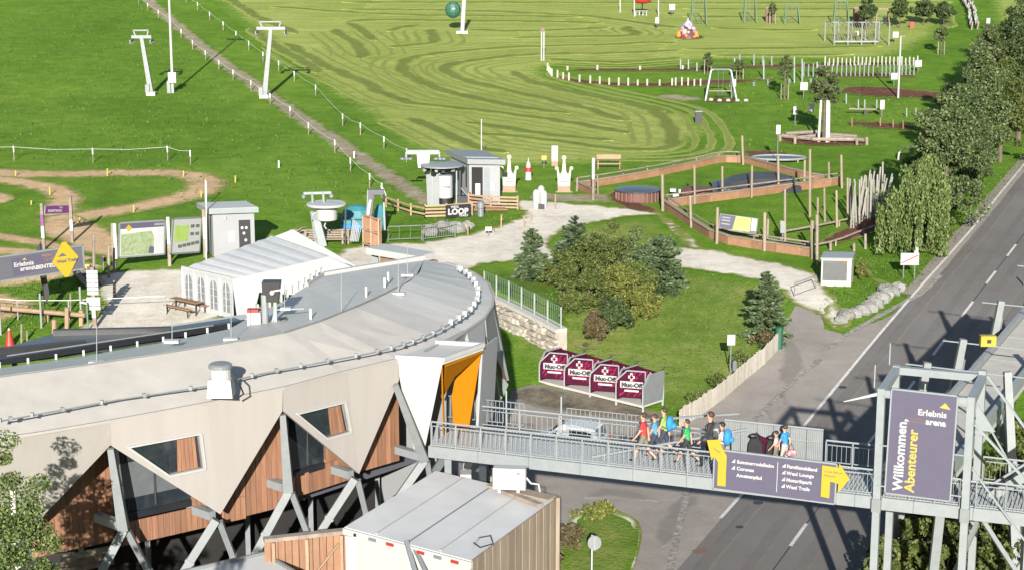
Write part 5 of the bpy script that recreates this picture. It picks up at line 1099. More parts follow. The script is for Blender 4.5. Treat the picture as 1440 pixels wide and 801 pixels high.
MB().slab(dm, .05, n_).build('diamond', M['yellow'], bt); text('Wexl Trails', c - x_ * .5 - u_ * .15 + n_ * .01, x_, u_, .24, M['slate'], bt, bold=.01); MB().slab([c + x_ * -.4 + u_ * .2 + n_ * .01, c + x_ * .1 + u_ * .2 + n_ * .01, c + x_ * -.15 + u_ * .4 + n_ * .01], .005, n_).build('mountain_mark', M['slate'], bt)
posts2([b0.lerp(b1, t) + V((0, .15, 0)) for t in (.02, .5, .98)], 2.0, 'steel', 'post', bt, .1)
# feather flag
b_ = g(64, 440); t = yy(60, 341, b_.y); r0 = thing('feather_flag', b_, 'black feather flag with white letters behind the slate banner', 'flag'); hF = t.z - b_.z
MB().tube([b_, b_ + V((-.12, 0, hF * .7)), b_ + V((-.05, 0, hF))], .025, 6).build('flag_pole', M['dark'], r0)
MB().slab([b_ + V((x, .02, z * hF)) for x, z in ((.02, .12), (.25, .16), (.27, .3), (.06, .75), (.02, .97), (-.1, .99), (-.3, .92), (-.38, .82), (-.3, .7))], .02, (0, -1, 0)).build('flag_cloth', M['dark'], r0)
text('OUTFIT', b_ + V((-.22, -.02, hF * .84)), (.09, 0, -1), (1, 0, 0), .42, M['white'], r0, bold=.015)
# direction post with stacked arrow boards
b_ = g(134, 462); t = yy(134, 378, b_.y); r0 = thing('direction_post', b_, 'timber post with a stack of white direction boards beside the gravel yard', 'sign post'); hF = t.z - b_.z
MB().bar(b_, b_ + V((0, 0, hF + .1)), .2).build('post', M['woodg'], r0)
for k in range(9): MB().box(b_ + V((.0, -.13, hF - .16 - .235 * k - (.15 if k > 5 else 0))), (.62 if k < 6 else .75, .04, .20 if k != 6 else .3)).build('arrow_board', M['pvc' if k != 6 else 'white'], r0)
MB().box(b_ + V((-.02, -.12, .9)), (.2, .03, .45)).build('notice', M['white'], r0)
b_ = g(124, 466); r0 = thing('bracket_lamp', b_, 'pale green pole with short bracket lamp left of the direction boards', 'lamp'); MB().tube([b_, b_ + V((0, 0, Hc(124, 466, 426)))], .05, 7).build('pole', M['ltgreen'], r0); MB().bar(b_ + V((0, 0, Hc(124, 466, 426))), b_ + V((-.35, 0, Hc(124, 466, 424))), .12, .1).build('lamp_head', M['white'], r0)
# timber frame posts near the boards
for x, y, ty, dl in ((132, 396, 330, 'tall grey timber post right of the yellow diamond'), (153, 392, 345, 'short grey timber post left of the trail map board'), (161, 420, 394, 'stump post on the gravel in front of the trail map')): post('timber_post', x, y, ty, .09, 'woodg', dl)
b_ = g(122, 384); r0 = thing('small_sign', b_, 'small yellow notice on a low timber frame under the slate banner', 'sign'); MB().bar(b_, b_ + V((0, 0, Hc(122, 384, 372))), .08).build('post', M['woodg'], r0); MB().box(b_ + V((0, -.06, Hc(122, 384, 376))), (.42, .04, .42)).build('sign_plate', M['yellowp'], r0)
b_ = g(146, 380); r0 = thing('small_sign', b_, 'small black notice plate on a thin post beside the trail map', 'sign'); MB().bar(b_, b_ + V((0, 0, Hc(146, 380, 360))), .06).build('post', M['woodg'], r0); MB().box(b_ + V((0, -.06, Hc(146, 380, 365))), (.36, .04, .24)).build('sign_plate', M['dark'], r0)
# log barrier and its posts, stairs of sleepers
r0 = thing('log_barrier', g(90, 450), 'long pale log rail on short round posts in the left foreground', 'fence')
MB().tube([yy(-20, 430, g(10, 452).y), yy(16, 434, g(16, 452).y), yy(120, 443, g(115, 462).y)], .13, 8).build('rail', M['wooda'], r0)
for x, y, ty in ((66, 452, 441), (94, 463, 432), (114, 458, 436), (76, 470, 449)): b_ = g(x, y); MB().tube([b_, yy(x, ty, b_.y)], .13, 8).build('post', M['wooda'], r0)
r0 = thing('sleeper_steps', g(112, 395), 'dark timber sleeper steps running down beside the slate banner', 'steps')
for k in range(6): a_, c_r = g(106 + k * 4.5, 383 + k * 4.2), g(122 + k * 4.5, 379 + k * 4.2); MB().bar(a_ + V((0, 0, .15)), c_r + V((0, 0, .15)), .3, .3).build('sleeper', M['woodg'], r0)
for a_, c_r in (((102, 384), (130, 414)), ((118, 378), (144, 404))): MB().bar(g(*a_) + V((0, 0, .3)), g(*c_r) + V((0, 0, .3)), .16, .3).build('stringer', M['woodg'], r0)
for x, y, ty, lb in ((99, 436, 412, 'thin grey stake on the grass before the black flag'), (38, 478, 464, 'short stake on the dirt at the lower left beside the cone'), (30, 484, 455, 'leaning stake near the red cone')): post('stake', x, y, ty, .05, 'woodg', lb)
# red cone
b_ = g(14, 486); r0 = thing('traffic_cone', b_, 'red traffic cone at the left edge of the dark canopy', 'cone'); MB().lathe(b_, [(.34, 0), (.34, .06), (.26, .07), (.08, .9), (.05, .92)], 14).build('cone_body', M['red'], r0); MB().lathe(b_, [(.082, .88), (.05, .98), (.02, 1.0)], 12).build('tip', M['white'], r0)
# crowd rope posts at the left
for pts, lb in ((((-20, 418), (24, 422), (96, 422), (232, 416)), 'thin pale rope strung on slim posts across the gravel yard'),):
    r0 = thing('rope_line', g(100, 445), lb, 'rope'); P = [yy(x, y, g(x, min(460, y + 28)).y) for x, y in pts]; MB().tube(P, .02, 4).build('rope', M['tape'], r0)
    for p in P[1:]: MB().bar(V((p.x, p.y, gz(p.x, p.y))), p, .06).build('post', M['steelw'], r0)
# --------------------------- lift stations
b_ = g(455, 346); hS = Hc(455, 346, 300); r0 = thing('lift_return_station', b_, 'pale grey lift station with horizontal bullwheel above the dark machinery', 'ski lift')
col_t = yy(443, 298, b_.y); top = yy(459, 287, b_.y); zc = top.z
MB().bar(b_, col_t, .5, .5, w2=.42).build('mast', M['steelw'], r0); MB().bar(b_ + V((-.45, .5, 0)), col_t + V((-.2, .4, 0)), .3, .3).build('mast_brace', M['steel'], r0)
MB().lathe((top.x, top.y, zc - .10), [(.5, -.1), (1.1, 0), (1.28, .02), (1.3, .10), (1.22, .17), (1.0, .14), (.15, .18)], 28).build('bullwheel', M['white'], r0)
MB().lathe((top.x, top.y, zc - 1.05), [(.6, 0), (.68, .05), (.68, .85), (.5, .88)], 24).build('gear_drum', M['white'], r0)
MB().hexa([col_t + V((i * .25, j * .25, -.5)) for i, j in ((-1, -1), (1, -1), (1, 1), (-1, 1))], [V((top.x - .3 + i * .5, top.y + j * .35, zc - .6)) for i, j in ((-1, -1), (1, -1), (1, 1), (-1, 1))]).build('bracket', M['steelw'], r0)
ca, cb = yy(427, 272, b_.y + .6), yy(466, 271, b_.y + .6); MB().bar(ca, cb, .16, .16).build('crossarm', M['steelw'], r0)
for t in (.3, .7): q = ca.lerp(cb, t); MB().bar(q, V((q.x + .1, top.y, zc - .15)), .14).build('arm_strut', M['steelw'], r0)
for q in (ca, cb): MB().lathe(q + V((0, 0, -.35)), [(.12, 0), (.16, .05), (.16, .22), (.12, .26)], 10).build('sheave', M['steeld'], r0)
q = yy(485, 320, b_.y); MB().bar(V((q.x, q.y, gz(q.x, q.y))), yy(486, 295, b_.y), .1).build('sensor_post', M['dark'], r0); MB().tube([yy(459, 322, b_.y), yy(456, 318, b_.y), yy(460, 308, b_.y)], .05, 6).build('cable', M['white'], r0)
# small timber deck with steps around it
r0 = thing('timber_landing', g(440, 340), 'weathered timber landing with low rails under the lift bullwheel', 'platform')
for k in range(5): MB().bar(g(408, 331 + 3.2 * k) + V((0, 0, .35)), g(500, 330 + 3.4 * k) + V((0, 0, .35)), .28, .08).build('plank', M['woodw'], r0)
for x in (412, 430, 482, 490): b_2 = g(x, 343); MB().bar(b_2, b_2 + V((0, 0, .9)), .12).build('post', M['woodw'], r0)
MB().bar(g(404, 338) + V((0, 0, .2)), g(428, 341) + V((0, 0, 1.0)), .5, .08).build('ramp_board', M['woodg'], r0)
# teal covered machine
b_ = g(498, 326); r0 = thing('covered_machine', b_, 'machine under a teal blue tarpaulin beside the lift bullwheel', 'machine'); k = 1 / ppm(b_)
b = MB(); b.ball(b_ + V((.15, .9, .75)), 1.0, 10, 7, (1.15, .9, .95)); b.box(b_ + V((.1, .2, .45)), (1.8, 1.4, .8)); b.build('tarpaulin', M['teal'], r0); MB().box(b_ + V((-.1, -.55, .35)), (1.5, .15, .5)).build('blade', M['blue'], r0)
for x in (-.6, .8): MB().ball(b_ + V((x, -.2, .25)), .3, 10, 6, (.5, 1, 1)).build('wheel', M['dark'], r0)
q = g(534, 326); b = MB(); b.ball(q + V((0, .4, .9)), .55, 8, 6, (.75, .8, 1.75)); r1 = thing('covered_column', q, 'upright post wrapped in a teal cover right of the purple gantry', 'covered post'); b.build('cover', M['teal'], r1); MB().bar(q + V((.35, 0, -.1)), q + V((.3, 0, 2.2)), .12).build('post', M['steelw'], r1); MB().tube([q + V((.3, 0, 2.1)), q + V((.45, 0, 2.5)), q + V((.3, 0, 2.9)), q + V((.1, 0, 3.1))], .05, 6).build('hook', M['white'], r1)
# purple gantry
b_ = g(515, 340); r0 = thing('start_gantry', b_, 'slate purple angled gantry frame leaning over the timber wall', 'gantry'); a_ = yy(517, 306, b_.y); c_r = yy(522, 270, b_.y); e = yy(540, 270, b_.y); f = yy(539, 277, b_.y)
MB().bar(b_, c_r, .42, .3).build('upright', M['slate'], r0); MB().bar(c_r + V((-.2, 0, 0)), e, .38, .32).build('head_beam', M['slate'], r0); MB().bar(b_ + V((0, -.17, .9)), c_r + V((-.05, -.17, -.5)), .16, .03, up=(0, 1, 0)).build('light_panel', M['white'], r0); MB().bar(c_r.lerp(e, .35) + V((0, -.17, 0)), e + V((-.1, -.17, 0)), .18, .03, up=(0, 1, 0)).build('warm_panel', M['wooda'], r0)
MB().bar(b_ + V((0, 0, -.2)), c_r + V((-.21, -.02, .16)), .06, .34).build('edge_strip', M['steelw'], r0)
# panelled timber wall near the gantry
a_, c_r = g(511, 349), g(533, 356); r0 = thing('panel_wall', a_, 'orange timber panel wall with pale cross frame beside the gantry', 'wall'); hh = 1.85
for i in range(2):
    for j in range(2): p, q = a_.lerp(c_r, i / 2), a_.lerp(c_r, (i + 1) / 2); z = .35 + j * hh / 2; MB().slab([p + V((0, 0, z)), q + V((0, 0, z)), q + V((0, 0, z + hh / 2 - .03)), p + V((0, 0, z + hh / 2 - .03))], .05, (-.3, -1, 0)).build('panel', M['woodo'], r0)
for t in (0, .5, 1): p = a_.lerp(c_r, t) + V((0, -.05, 0)); MB().bar(p, p + V((0, 0, hh + .4)), .1).build('post', M['wooda'], r0)
for z in (.35, .35 + hh / 2, .35 + hh): MB().bar(a_ + V((0, -.08, z)), c_r + V((0, -.08, z)), .08).build('rail', M['wooda'], r0)
for k in range(6): p = a_ + V((-.35 - .1 * k, .15, .2)); MB().bar(p + V((0, 0, .2)), p + V((.22, 0, 1.2 + .1 * k)), .07, .05).build('picket', M['steelw'], r0)
# drive station
b_ = g(625, 290); r0 = thing('lift_drive_station', b_, 'grey steel lift drive station with bullwheel and white drum beside the hut', 'ski lift'); P0 = lambda px, py, dy=0: yy(px, py, b_.y + dy)
MB().hexa([P0(601, 290, i) + V((j, 0, 0)) for i, j in ((-.3, 0), (-.3, 1.0), (.5, 1.0), (.5, 0))], [P0(599, 243, i) + V((j, 0, 0)) for i, j in ((-.3, 0), (-.3, 1.0), (.5, 1.0), (.5, 0))]).build('tower_leg', M['steel'], r0)
MB().bar(P0(608, 288, -.35), P0(608, 245, -.35), .1, .1).build('leg_rib', M['steelw'], r0)
c = P0(626, 278); zt2 = P0(626, 245).z; MB().lathe((c.x, c.y, c.z), [(.5, 0), (.54, .05), (.54, zt2 - c.z - .05), (.5, zt2 - c.z)], 24).build('drum', M['white'], r0)
MB().lathe((c.x, c.y, c.z - .5), [(.4, 0), (.52, .1), (.52, .5)], 20).build('drum_base', M['dark'], r0); MB().box(c + V((.1, -.55, .85)), (.5, .02, .07)).build('drum_mark', M['slate'], r0)
for z in (0, .22, .42): MB().lathe((c.x, c.y, zt2 + z - .1), [(.45, 0), (.56, .03), (.56, .08), (.45, .12)], 20).build('motor_ring', M['steel' if z != .22 else 'dark'], r0)
MB().lathe((c.x - .2, c.y, P0(626, 233).z), [(.5, -.12), (1.4, -.02), (1.55, 0), (1.55, .08), (1.35, .12), (.3, .16)], 28).build('bullwheel', M['steelw'], r0)
for k in range(9): t = k * .7; MB().box((c.x - .3 + 1.0 * math.cos(t), c.y + 1.0 * math.sin(t) * .8, P0(626, 240).z + random.uniform(-.15, .1)), (.3, .25, .25), rz=t).build('machinery_block', M['dark'], r0)
for k in range(6): t = k * 1.05 + .3; MB().box((c.x - .3 + 1.2 * math.cos(t), c.y + 1.2 * math.sin(t) * .8, P0(626, 237).z + random.uniform(-.1, .1)), (.22, .2, .2), rz=t).build('guide_wheel', M['steelw'], r0)
ya = P0(595, 226, .5); yb = P0(596, 212, .6); MB().hexa([P0(588, 236, .2) + V((i, j, 0)) for i, j in ((0, 0), (.75, 0), (.75, .5), (0, .5))], [P0(586, 215, .4) + V((i, j, 0)) for i, j in ((0, 0), (.95, 0), (.95, .5), (0, .5))]).build('yoke', M['steelw'], r0)
ca, cb = P0(571, 214, .6), P0(618, 214, .6); MB().bar(ca, cb, .26, .3).build('crossarm', M['steelw'], r0)
for q in (ca, cb):
    for d in (-.25, .05, .3): MB().lathe(q + V((d, -.1, -.55)), [(.1, 0), (.2, .04), (.2, .14), (.1, .18)], 10).build('sheave', M['steeld'], r0)
    MB().bar(q + V((0, 0, -.55)), q, .1).build('sheave_bracket', M['steelw'], r0)
MB().bar(P0(646, 288, .2), P0(647, 240, .2), .12).build('rear_post', M['dark'], r0); MB().bar(P0(642, 289, -.1), P0(642, 240, -.1), .08).build('cable_duct', M['steelw'], r0)
# control hut
k0, k1 = g(660, 287), g(699, 291); kb = thing('control_hut', k0.lerp(k1, .5), 'grey control hut with open dark doorway beside the lift drive station', 'hut'); ku = (k1 - k0); ku.z = 0; ku = V((1, -.1, 0)).normalized(); kW = (k1 - k0).xy.length; kd = V((-1.4, 3.2, 0)); kz = k0.z - .1; kh = Hc(660, 290, 231)
MB().hexa([K(0, 0, 0), K(kW, 0, 0), K(kW, 1, 0), K(0, 1, 0)], [K(0, 0, kh), K(kW, 0, kh), K(kW, 1, kh), K(0, 1, kh)]).build('wall', M['panelg'], kb)
MB().hexa([K(-.25, -.1, kh), K(kW + .25, -.1, kh), K(kW + .25, 1.08, kh + .12), K(-.25, 1.08, kh + .12)], [K(-.25, -.1, kh + .36), K(kW + .25, -.1, kh + .36), K(kW + .25, 1.08, kh + .5), K(-.25, 1.08, kh + .5)]).build('roof', M['steel'], kb)
MB().slab([K(-.05, .1, kh + .40), K(kW + .05, .1, kh + .40), K(kW + .05, 1.0, kh + .52), K(-.05, 1.0, kh + .52)], .02, (0, 0, 1)).build('roof_sheet', M['pvc'], kb)
fn = ku.cross(V((0, 0, 1)));
MB().slab([f2(.08, .1), f2(.44, .1), f2(.44, kh - .25), f2(.08, kh - .25)], .02, fn).build('doorway', M['darkroom'], kb); MB().slab([f2(.48, .05, .04), f2(.66, .05, .3), f2(.66, kh - .3, .3), f2(.48, kh - .3, .04)], .04, fn).build('door', M['steeld'], kb)  # doorway is a near-black sheet on the wall, inner shade put into its colour
MB().slab([f2(.7, 1.1, .03), f2(.82, 1.1, .03), f2(.82, 1.75, .03), f2(.7, 1.75, .03)], .02, fn).build('notice', M['white'], kb); MB().slab([f2(.2, .7, .03), f2(.36, .7, .03), f2(.36, 1.6, .03), f2(.2, 1.6, .03)], .02, fn).build('window_notice', M['white'], kb)
MB().slab([K(-.01, .12, 1.2), K(-.01, .9, 1.2), K(-.01, .9, kh - .3), K(-.01, .12, kh - .3)], .03, (-1, -.4, 0)).build('window_pane', M['glass'], kb)
q = g(661, 289); r1 = thing('fire_extinguisher', q, 'small red extinguisher on the timber deck by the hut door', 'extinguisher'); MB().lathe(q + V((0, -.15, .2)), [(.1, 0), (.12, .1), (.12, .5), (.05, .6), (.04, .68)], 10).build('bottle', M['red'], r1); MB().box(q + V((0, -.15, .92)), (.1, .06, .1)).build('valve', M['dark'], r1)
q = g(652, 288); r1 = thing('snow_blower', q, 'small black machine parked between the drum and the hut', 'machine'); MB().box(q + V((0, 0, .4)), (.9, .6, .5)).build('engine', M['dark'], r1); MB().bar(q + V((.3, 0, .6)), q + V((-.2, -.1, 1.25)), .05).build('handle', M['steelw'], r1)
post('antenna', 677, 232, 168, .03, 'tape', 'thin antenna rod rising behind the control hut', 'antenna')
# timber terrace and rail fence
r0 = thing('timber_deck', g(660, 296), 'reddish timber deck in front of the control hut', 'deck')
for k in range(8): MB().bar(g(642 - k * 1.0, 285 + k * 1.9) + V((0, 0, .14)), g(700 + k * 2, 288 + k * 1.4) + V((0, 0, .14)), .30, .06).build('deck_board', M['woodo'], r0)
def railfence(pts, h, label, nr=4, m='wooda', pm=None, sp=1.4, rw=.13, name='timber_fence', pr=.11):
    P = resample([V((p.x, p.y)) for p in pts], sp, False); r0 = thing(name, (P[0].x, P[0].y, gz(*P[0])), label, 'fence')
    for p in P: MB().bar(V((p.x, p.y, gz(*p) - .1)), V((p.x, p.y, gz(*p) + h + .06)), pr).build('post', M[pm or m], r0)
    for p, q in zip(P, P[1:]):
        for j in range(nr): z = h * (j + .9) / nr - .06; MB().bar(V((p.x, p.y - .07, gz(*p) + z)), V((q.x, q.y - .07, gz(*q) + z)), .035, rw, up=(0, 0, 1)).build('rail', M[m], r0)
    return r0
railfence(gp((598, 307), (628, 306), (664, 303)), .95, 'new timber rail fence carrying the black loop sign')
railfence(gp((543, 291), (560, 297), (578, 303), (598, 307)), .8, 'timber rail fence running left from the loop sign', 2)
railfence(gp((659, 291), (690, 294), (728, 295)), .95, 'new timber rail fence in front of the first white crown')
a_, c_r = g(627, 308), g(662, 305); bt, O_, x_, u_, W_, H_, n_ = board('loop_sign', yy(627, 289, a_.y - .15), yy(662, 287, c_r.y - .15), yy(627, 307, a_.y - .15), 'black sign with big white LOOP letters on the timber fence', 'sign', M['dark'], frame=0)
text('LOOP', on(.08, .26, .01), x_, u_, 1.0 * H_ * .62, M['white'], bt, bold=.028); text('WEXL', on(.2, .76, .01), x_, u_, H_ * .24, M['white'], bt, bold=.008); text('TRAILS', on(.52, .06, .01), x_, u_, H_ * .24, M['white'], bt, bold=.008)
q = g(676, 305); r1 = thing('waste_bin', q, 'grey green litter bin at the end of the loop sign fence', 'bin'); MB().lathe(q, [(.2, 0), (.24, .05), (.24, .6), (.2, .62)], 14).build('lower_drum', M['steeld'], r1); MB().lathe(q + V((0, 0, .62)), [(.2, 0), (.26, .03), (.26, .4), (.2, .44), (.22, .48)], 14).build('upper_drum', M['steel'], r1)
# steel barriers and stones on the gravel
def barrier(p0, p1, h, label, nb=9, m='steel'):
    r0 = thing('crowd_barrier', p0, label, 'barrier'); b = MB(); f = lambda t, z: V((*p0.lerp(p1, t).xy, p0.lerp(p1, t).z + z)); b.tube([f(0, 0), f(0, h), f(1, h), f(1, 0)], .035, 6); b.tube([f(0, .15), f(1, .15)], .025, 5); b.build('frame', M[m], r0)
    b = MB()
    for j in range(1, nb): b.tube([f(j / nb, .15), f(j / nb, h)], .014, 4)
    if nb > 2: b.build('bars', M[m], r0)
    return r0
barrier(g(546, 340), g(593, 338), 1.0, 'low steel barrier at the left end of the gravel path', 3); barrier(g(595, 339), g(640, 334), 1.05, 'steel crowd barrier with close bars beside pale boulders', 14)
def boulder(px, py, r, label, m='rock', grp=None, nm='boulder'):
    p = g(px, py); b = MB(); n, mm = 9, 6; rr = random.Random(int(px * 7 + py)); vs = []
    for i in range(mm + 1):
        th = math.pi * i / mm
        for k in range(n): q = r * rr.uniform(.8, 1.15); vs.append(p + V((q * math.sin(th) * math.cos(k * 6.2832 / n) * 1.1, q * math.sin(th) * math.sin(k * 6.2832 / n) * .9, r * .35 + q * math.cos(th) * .8)))
    b.add(vs, [(i * n + k, (i + 1) * n + k, (i + 1) * n + (k + 1) % n, i * n + (k + 1) % n) for i in range(mm) for k in range(n)]); return tag(b.build(nm, M[m], at=p), label, 'boulder', grp)
for i, (x, y, r) in enumerate(((606, 330, .55), (623, 324, .6), (641, 326, .6), (655, 322, .5), (690, 328, .3))): boulder(x, y, r, f'{ORD[i]} pale boulder from the left behind the steel crowd barrier', grp='boulders behind the crowd barrier')
for i, (x, y, r) in enumerate(sorted(((1190, 447, .5), (1202, 444, .45), (1212, 441, .5), (1222, 436, .55), (1231, 431, .5), (1238, 424, .55), (1246, 418, .5), (1254, 414, .5), (1263, 408, .45), (1183, 453, .4), (1228, 424, .35), (1244, 410, .4)))): boulder(x, y, r, f'{ORD[i]} grey boulder from the left holding up the roadside lawn', grp='boulders along the roadside lawn')
# crowns
def crown(px, by, ty, label):
    b_ = g(px, by); h = Hc(px, by, ty); k = h / 55; r0 = thing('crown_board', b_, label, 'crown sign'); S_ = lambda x, z: b_ + V((x * k, 0, z * k))
    out = [(-9, 0), (9, 0), (9, 10), (9.4, 22), (10.5, 33), (8.6, 34), (6, 25), (3, 30), (1.6, 47), (-1.6, 47), (-3, 30), (-6, 25), (-8.6, 34), (-10.5, 33), (-9.4, 22), (-9, 10)]
    MB().slab([S_(x, z) for x, z in out], .08, (0, -1, 0)).build('crown_face', M['cream'], r0)
    for x, z, r in ((0, 50, 3.1), (-10.6, 34.5, 2.7), (10.6, 34.5, 2.7)): MB().slab([S_(x + r * math.cos(t), z + r * math.sin(t)) + V((0, -.004, 0)) for t in np.linspace(0, 6.2832, 15)[:-1]], .088, (0, -1, 0)).build('crown_ball', M['cream'], r0); MB().slab([S_(x + r * .5 * math.cos(t), z + r * .5 * math.sin(t)) + V((0, -.014, 0)) for t in np.linspace(0, 6.2832, 11)[:-1]], .01, (0, -1, 0)).build('ball_mark', M['wooda'], r0)
    MB().slab([S_(x, z) + V((0, -.012, 0)) for x, z in ((-9, 0), (9, 0), (9, 9), (0, 8), (-9, 9.5))], .01, (0, -1, 0)).build('base_print', M['wooda'], r0)
    MB().slab([S_(x, z) + V((0, -.012, 0)) for x, z in ((-4, 18), (4, 18), (4, 19.5), (-4, 19.5))], .01, (0, -1, 0)).build('print_line', M['steel'], r0); MB().slab([S_(x, z) + V((0, -.012, 0)) for x, z in ((-5, 14), (6, 14), (6, 16), (-5, 16))], .01, (0, -1, 0)).build('print_line', M['steel'], r0)
    MB().bar(S_(-12, -1) + V((0, .1, 0)), S_(12, -1) + V((0, .1, 0)), .5, .12).build('foot_plate', M['concrete'], r0)
crown(716, 270, 216, 'tall cream crown shaped board beside the control hut'); crown(793, 270, 217, 'tall cream crown shaped board beside the gravel path entrance')
q = g(743, 253); r1 = thing('striped_marker', q, 'small red and white banded marker post between the two crowns', 'marker'); MB().lathe(q, [(.26, 0), (.22, .6), (.2, .65)], 10).build('lower_band', M['white'], r1); MB().lathe(q + V((0, 0, .65)), [(.3, 0), (.3, .28), (.2, .3)], 10).build('red_band', M['red'], r1); MB().lathe(q + V((0, 0, .95)), [(.2, 0), (.16, .3), (.05, .5), (.02, .75)], 10).build('tip', M['cream'], r1)
signpost(765, 236, 219, 7, 6, 'small yellow sign on a thin post left of the cream panel', 'yellowp'); 
q = g(780, 234); r1 = thing('notice_totem', q, 'upright cream panel with orange foot behind the second crown', 'panel'); hh = Hc(780, 234, 205); MB().box(q + V((0, 0, hh * .62)), (.5, .1, hh * .76)).build('upper_panel', M['cream'], r1); MB().box(q + V((0, 0, hh * .12)), (.5, .1, hh * .24)).build('lower_panel', M['wooda'], r1)
b_ = g(834, 282); r1 = thing('banded_pole', b_, 'pole with white upper half and dark lower half at the play area entrance', 'pole'); hh = Hc(834, 282, 222); MB().tube([b_, b_ + V((0, 0, hh * .5))], .11, 8).build('lower_half', M['woodg'], r1); MB().tube([b_ + V((0, 0, hh * .5)), b_ + V((0, 0, hh))], .12, 8).build('upper_half', M['white'], r1)
q = g(856, 238); r1 = thing('park_bench', q, 'orange wooden bench on the meadow edge above the play area', 'bench'); u = V((1, .05, 0))
for z, d, nm in ((.45, 0, 'seat'), (.95, .22, 'backrest')): MB().box(q + V((0, d, z)), (1.9, .4 if nm == 'seat' else .06, .07 if nm == 'seat' else .35)).build(nm, M['wooda'], r1)
for x in (-.85, .85): MB().box(q + V((x, .05, .35)), (.1, .45, .7)).build('leg', M['woodo'], r1)
q = g(759, 294); r1 = thing('wrapped_tanks', q, 'cluster of white wrapped cylinders standing on the gravel path', 'container')
for dx, dy, hh in ((-.25, 0, 1.35), (.1, .25, 1.6), (.28, -.05, 1.3)): MB().lathe(q + V((dx, dy, 0)), [(.2, 0), (.24, .1), (.24, hh - .15), (.14, hh), (.05, hh + .05)], 12).build('cylinder', M['white'], r1)
MB().box(q + V((.12, -.25, .2)), (.45, .1, .4)).build('base', M['dark'], r1)
for x, y, ty, lb in ((705, 322, 302, 'short pale stake on the grass left of the gravel path'), (737, 322, 305, 'reddish stake at the edge of the gravel path'), (747, 312, 298, 'stake before the white wrapped cylinders'), (781, 295, 273, 'stake at the corner below the second crown'), (658, 331, 314, 'stake beside the boulders on the grass edge')): post('stake', x, y, ty, .06, 'wooda', lb)
signpost(687, 333, 319, 9, 6, 'low cream sign plate on the grass edge above the gravel path', 'cream')
# --------------------------- play area of larch planks and poles
def plankrun(pts, label, h=.45, th=.14, posts=(), top=.30, m='woodo', rail=None):
    P = resample(smooth([V((p.x, p.y)) for p in gp(*pts)], 1), 1.9, False); r0 = thing('plank_border', (P[0].x, P[0].y, gz(*P[0])), label, 'border')
    for p, q in zip(P, P[1:]):
        zA, zB = gz(*p), gz(*q); t = (q - p).normalized() * .01
        MB().bar(V((*(p + t), zA + h / 2)), V((*(q - t), zB + h / 2)), .10, h).build('side_plank', M[m], r0); MB().bar(V((*(p + t), zA + h + .04)), V((*(q - t), zB + h + .04)), top, .06).build('top_plank', M['woodw'], r0)
        if rail: MB().tube([V((*p, zA + rail)), V((*q, zB + rail))], .05, 6).build('rail', M['woodg'], r0)
    return r0
plankrun([(812, 266), (841, 262), (908, 251), (976, 237), (1013, 228), (1045, 229)], 'long larch plank border at the back of the play area', .5, rail=.85)
plankrun([(1045, 229), (1090, 241), (1138, 253), (1160, 256)], 'larch plank border at the far right corner of the play area', .5)
plankrun([(1181, 260), (1131, 267), (1060, 276), (976, 287), (936, 292)], 'larch plank border crossing the middle of the play area', .55, rail=.9)
plankrun([(810, 264), (822, 270), (836, 277)], 'short larch plank border at the play area entrance', .5)
plankrun([(934, 293), (969, 317), (1008, 341), (1074, 352), (1144, 362)], 'larch plank border along the front of the play area', .55, rail=.95)
POLES = [(811, 269, 250, .07), (841, 274, 246, .06), (876, 254, 239, .06), (910, 249, 233, .06), (947, 241, 227, .06), (979, 236, 222, .06), (1010, 229, 216, .06), (1045, 232, 191, .09), (932, 297, 245, .11), (977, 287, 233, .08), (1016, 280, 234, .08), (1057, 278, 233, .08), (1095, 270, 219, .09), (1131, 266, 225, .08), (1166, 262, 228, .08), (1184, 265, 218, .09), (972, 320, 275, .09), (1008, 343, 292, .10), (1075, 353, 299, .11), (1143, 364, 310, .13), (1149, 366, 302, .10), (1139, 305, 210, .09), (1104, 342, 266, .08), (1098, 337, 310, .06), (1160, 312, 264, .08), (1150, 330, 278, .08), (1177, 320, 268, .08), (1192, 300, 250, .08), (1079, 345, 308, .07)]
for grp_, lo, hi in (('back', 0, 8), ('middle', 8, 16), ('front', 16, 21), ('bark mulch path', 21, 29)):
    for i, (x, y, ty, r) in enumerate(sorted(POLES[lo:hi])):
        post('climbing_pole', x, y, ty, r, 'woodw' if r > .07 else 'woodg', f'{ORD[i]} timber pole from the left along the {grp_} plank border' if hi < 29 else f'{ORD[i]} timber pole from the left along the bark mulch path', 'pole', 'poles of the play area', dx=random.uniform(-1.5, 1.5))
M['polegrey'] = mat('bleached_pole', (.20, .185, .16), .85, c2=(.33, .31, .28), scale=3, rnd=.15)
for i in range(26):                                         # leaning poles by the weeping birch
    x = 1196 + (i % 13) * 4.0 + random.uniform(-1, 1); y = 322 - (i % 13) * 1.7 + random.uniform(-4, 4) - (6 if i > 12 else 0)
    post('leaning_pole', x, y, y - random.uniform(42, 68), .065, 'polegrey', f"{ORD[i % 13]} thin pole from the left in the {'front' if i < 13 else 'rear'} row of the leaning cluster", 'pole', 'leaning pole cluster by the birch', dx=random.uniform(-4, 12))
r0 = thing('rope_beam', g(1130, 340), 'wavy round timber balance rails over the bark mulch', 'balance beam')
for P in (((1010, 322), (1060, 330), (1100, 340), (1140, 345), (1175, 338), (1215, 322), (1245, 312)), ((1100, 325), (1140, 318), (1180, 310), (1220, 300)), ((1015, 330), (1070, 338), (1140, 349))):
    b_ = gp(*[(x, y + 8) for x, y in P]); MB().tube([p + V((0, 0, .35)) for p in smooth(b_, 1)], .07, 6).build('rail', M['woodg'], r0)
    for p in b_: MB().bar(p, p + V((0, 0, .36)), .1).build('support', M['woodg'], r0)
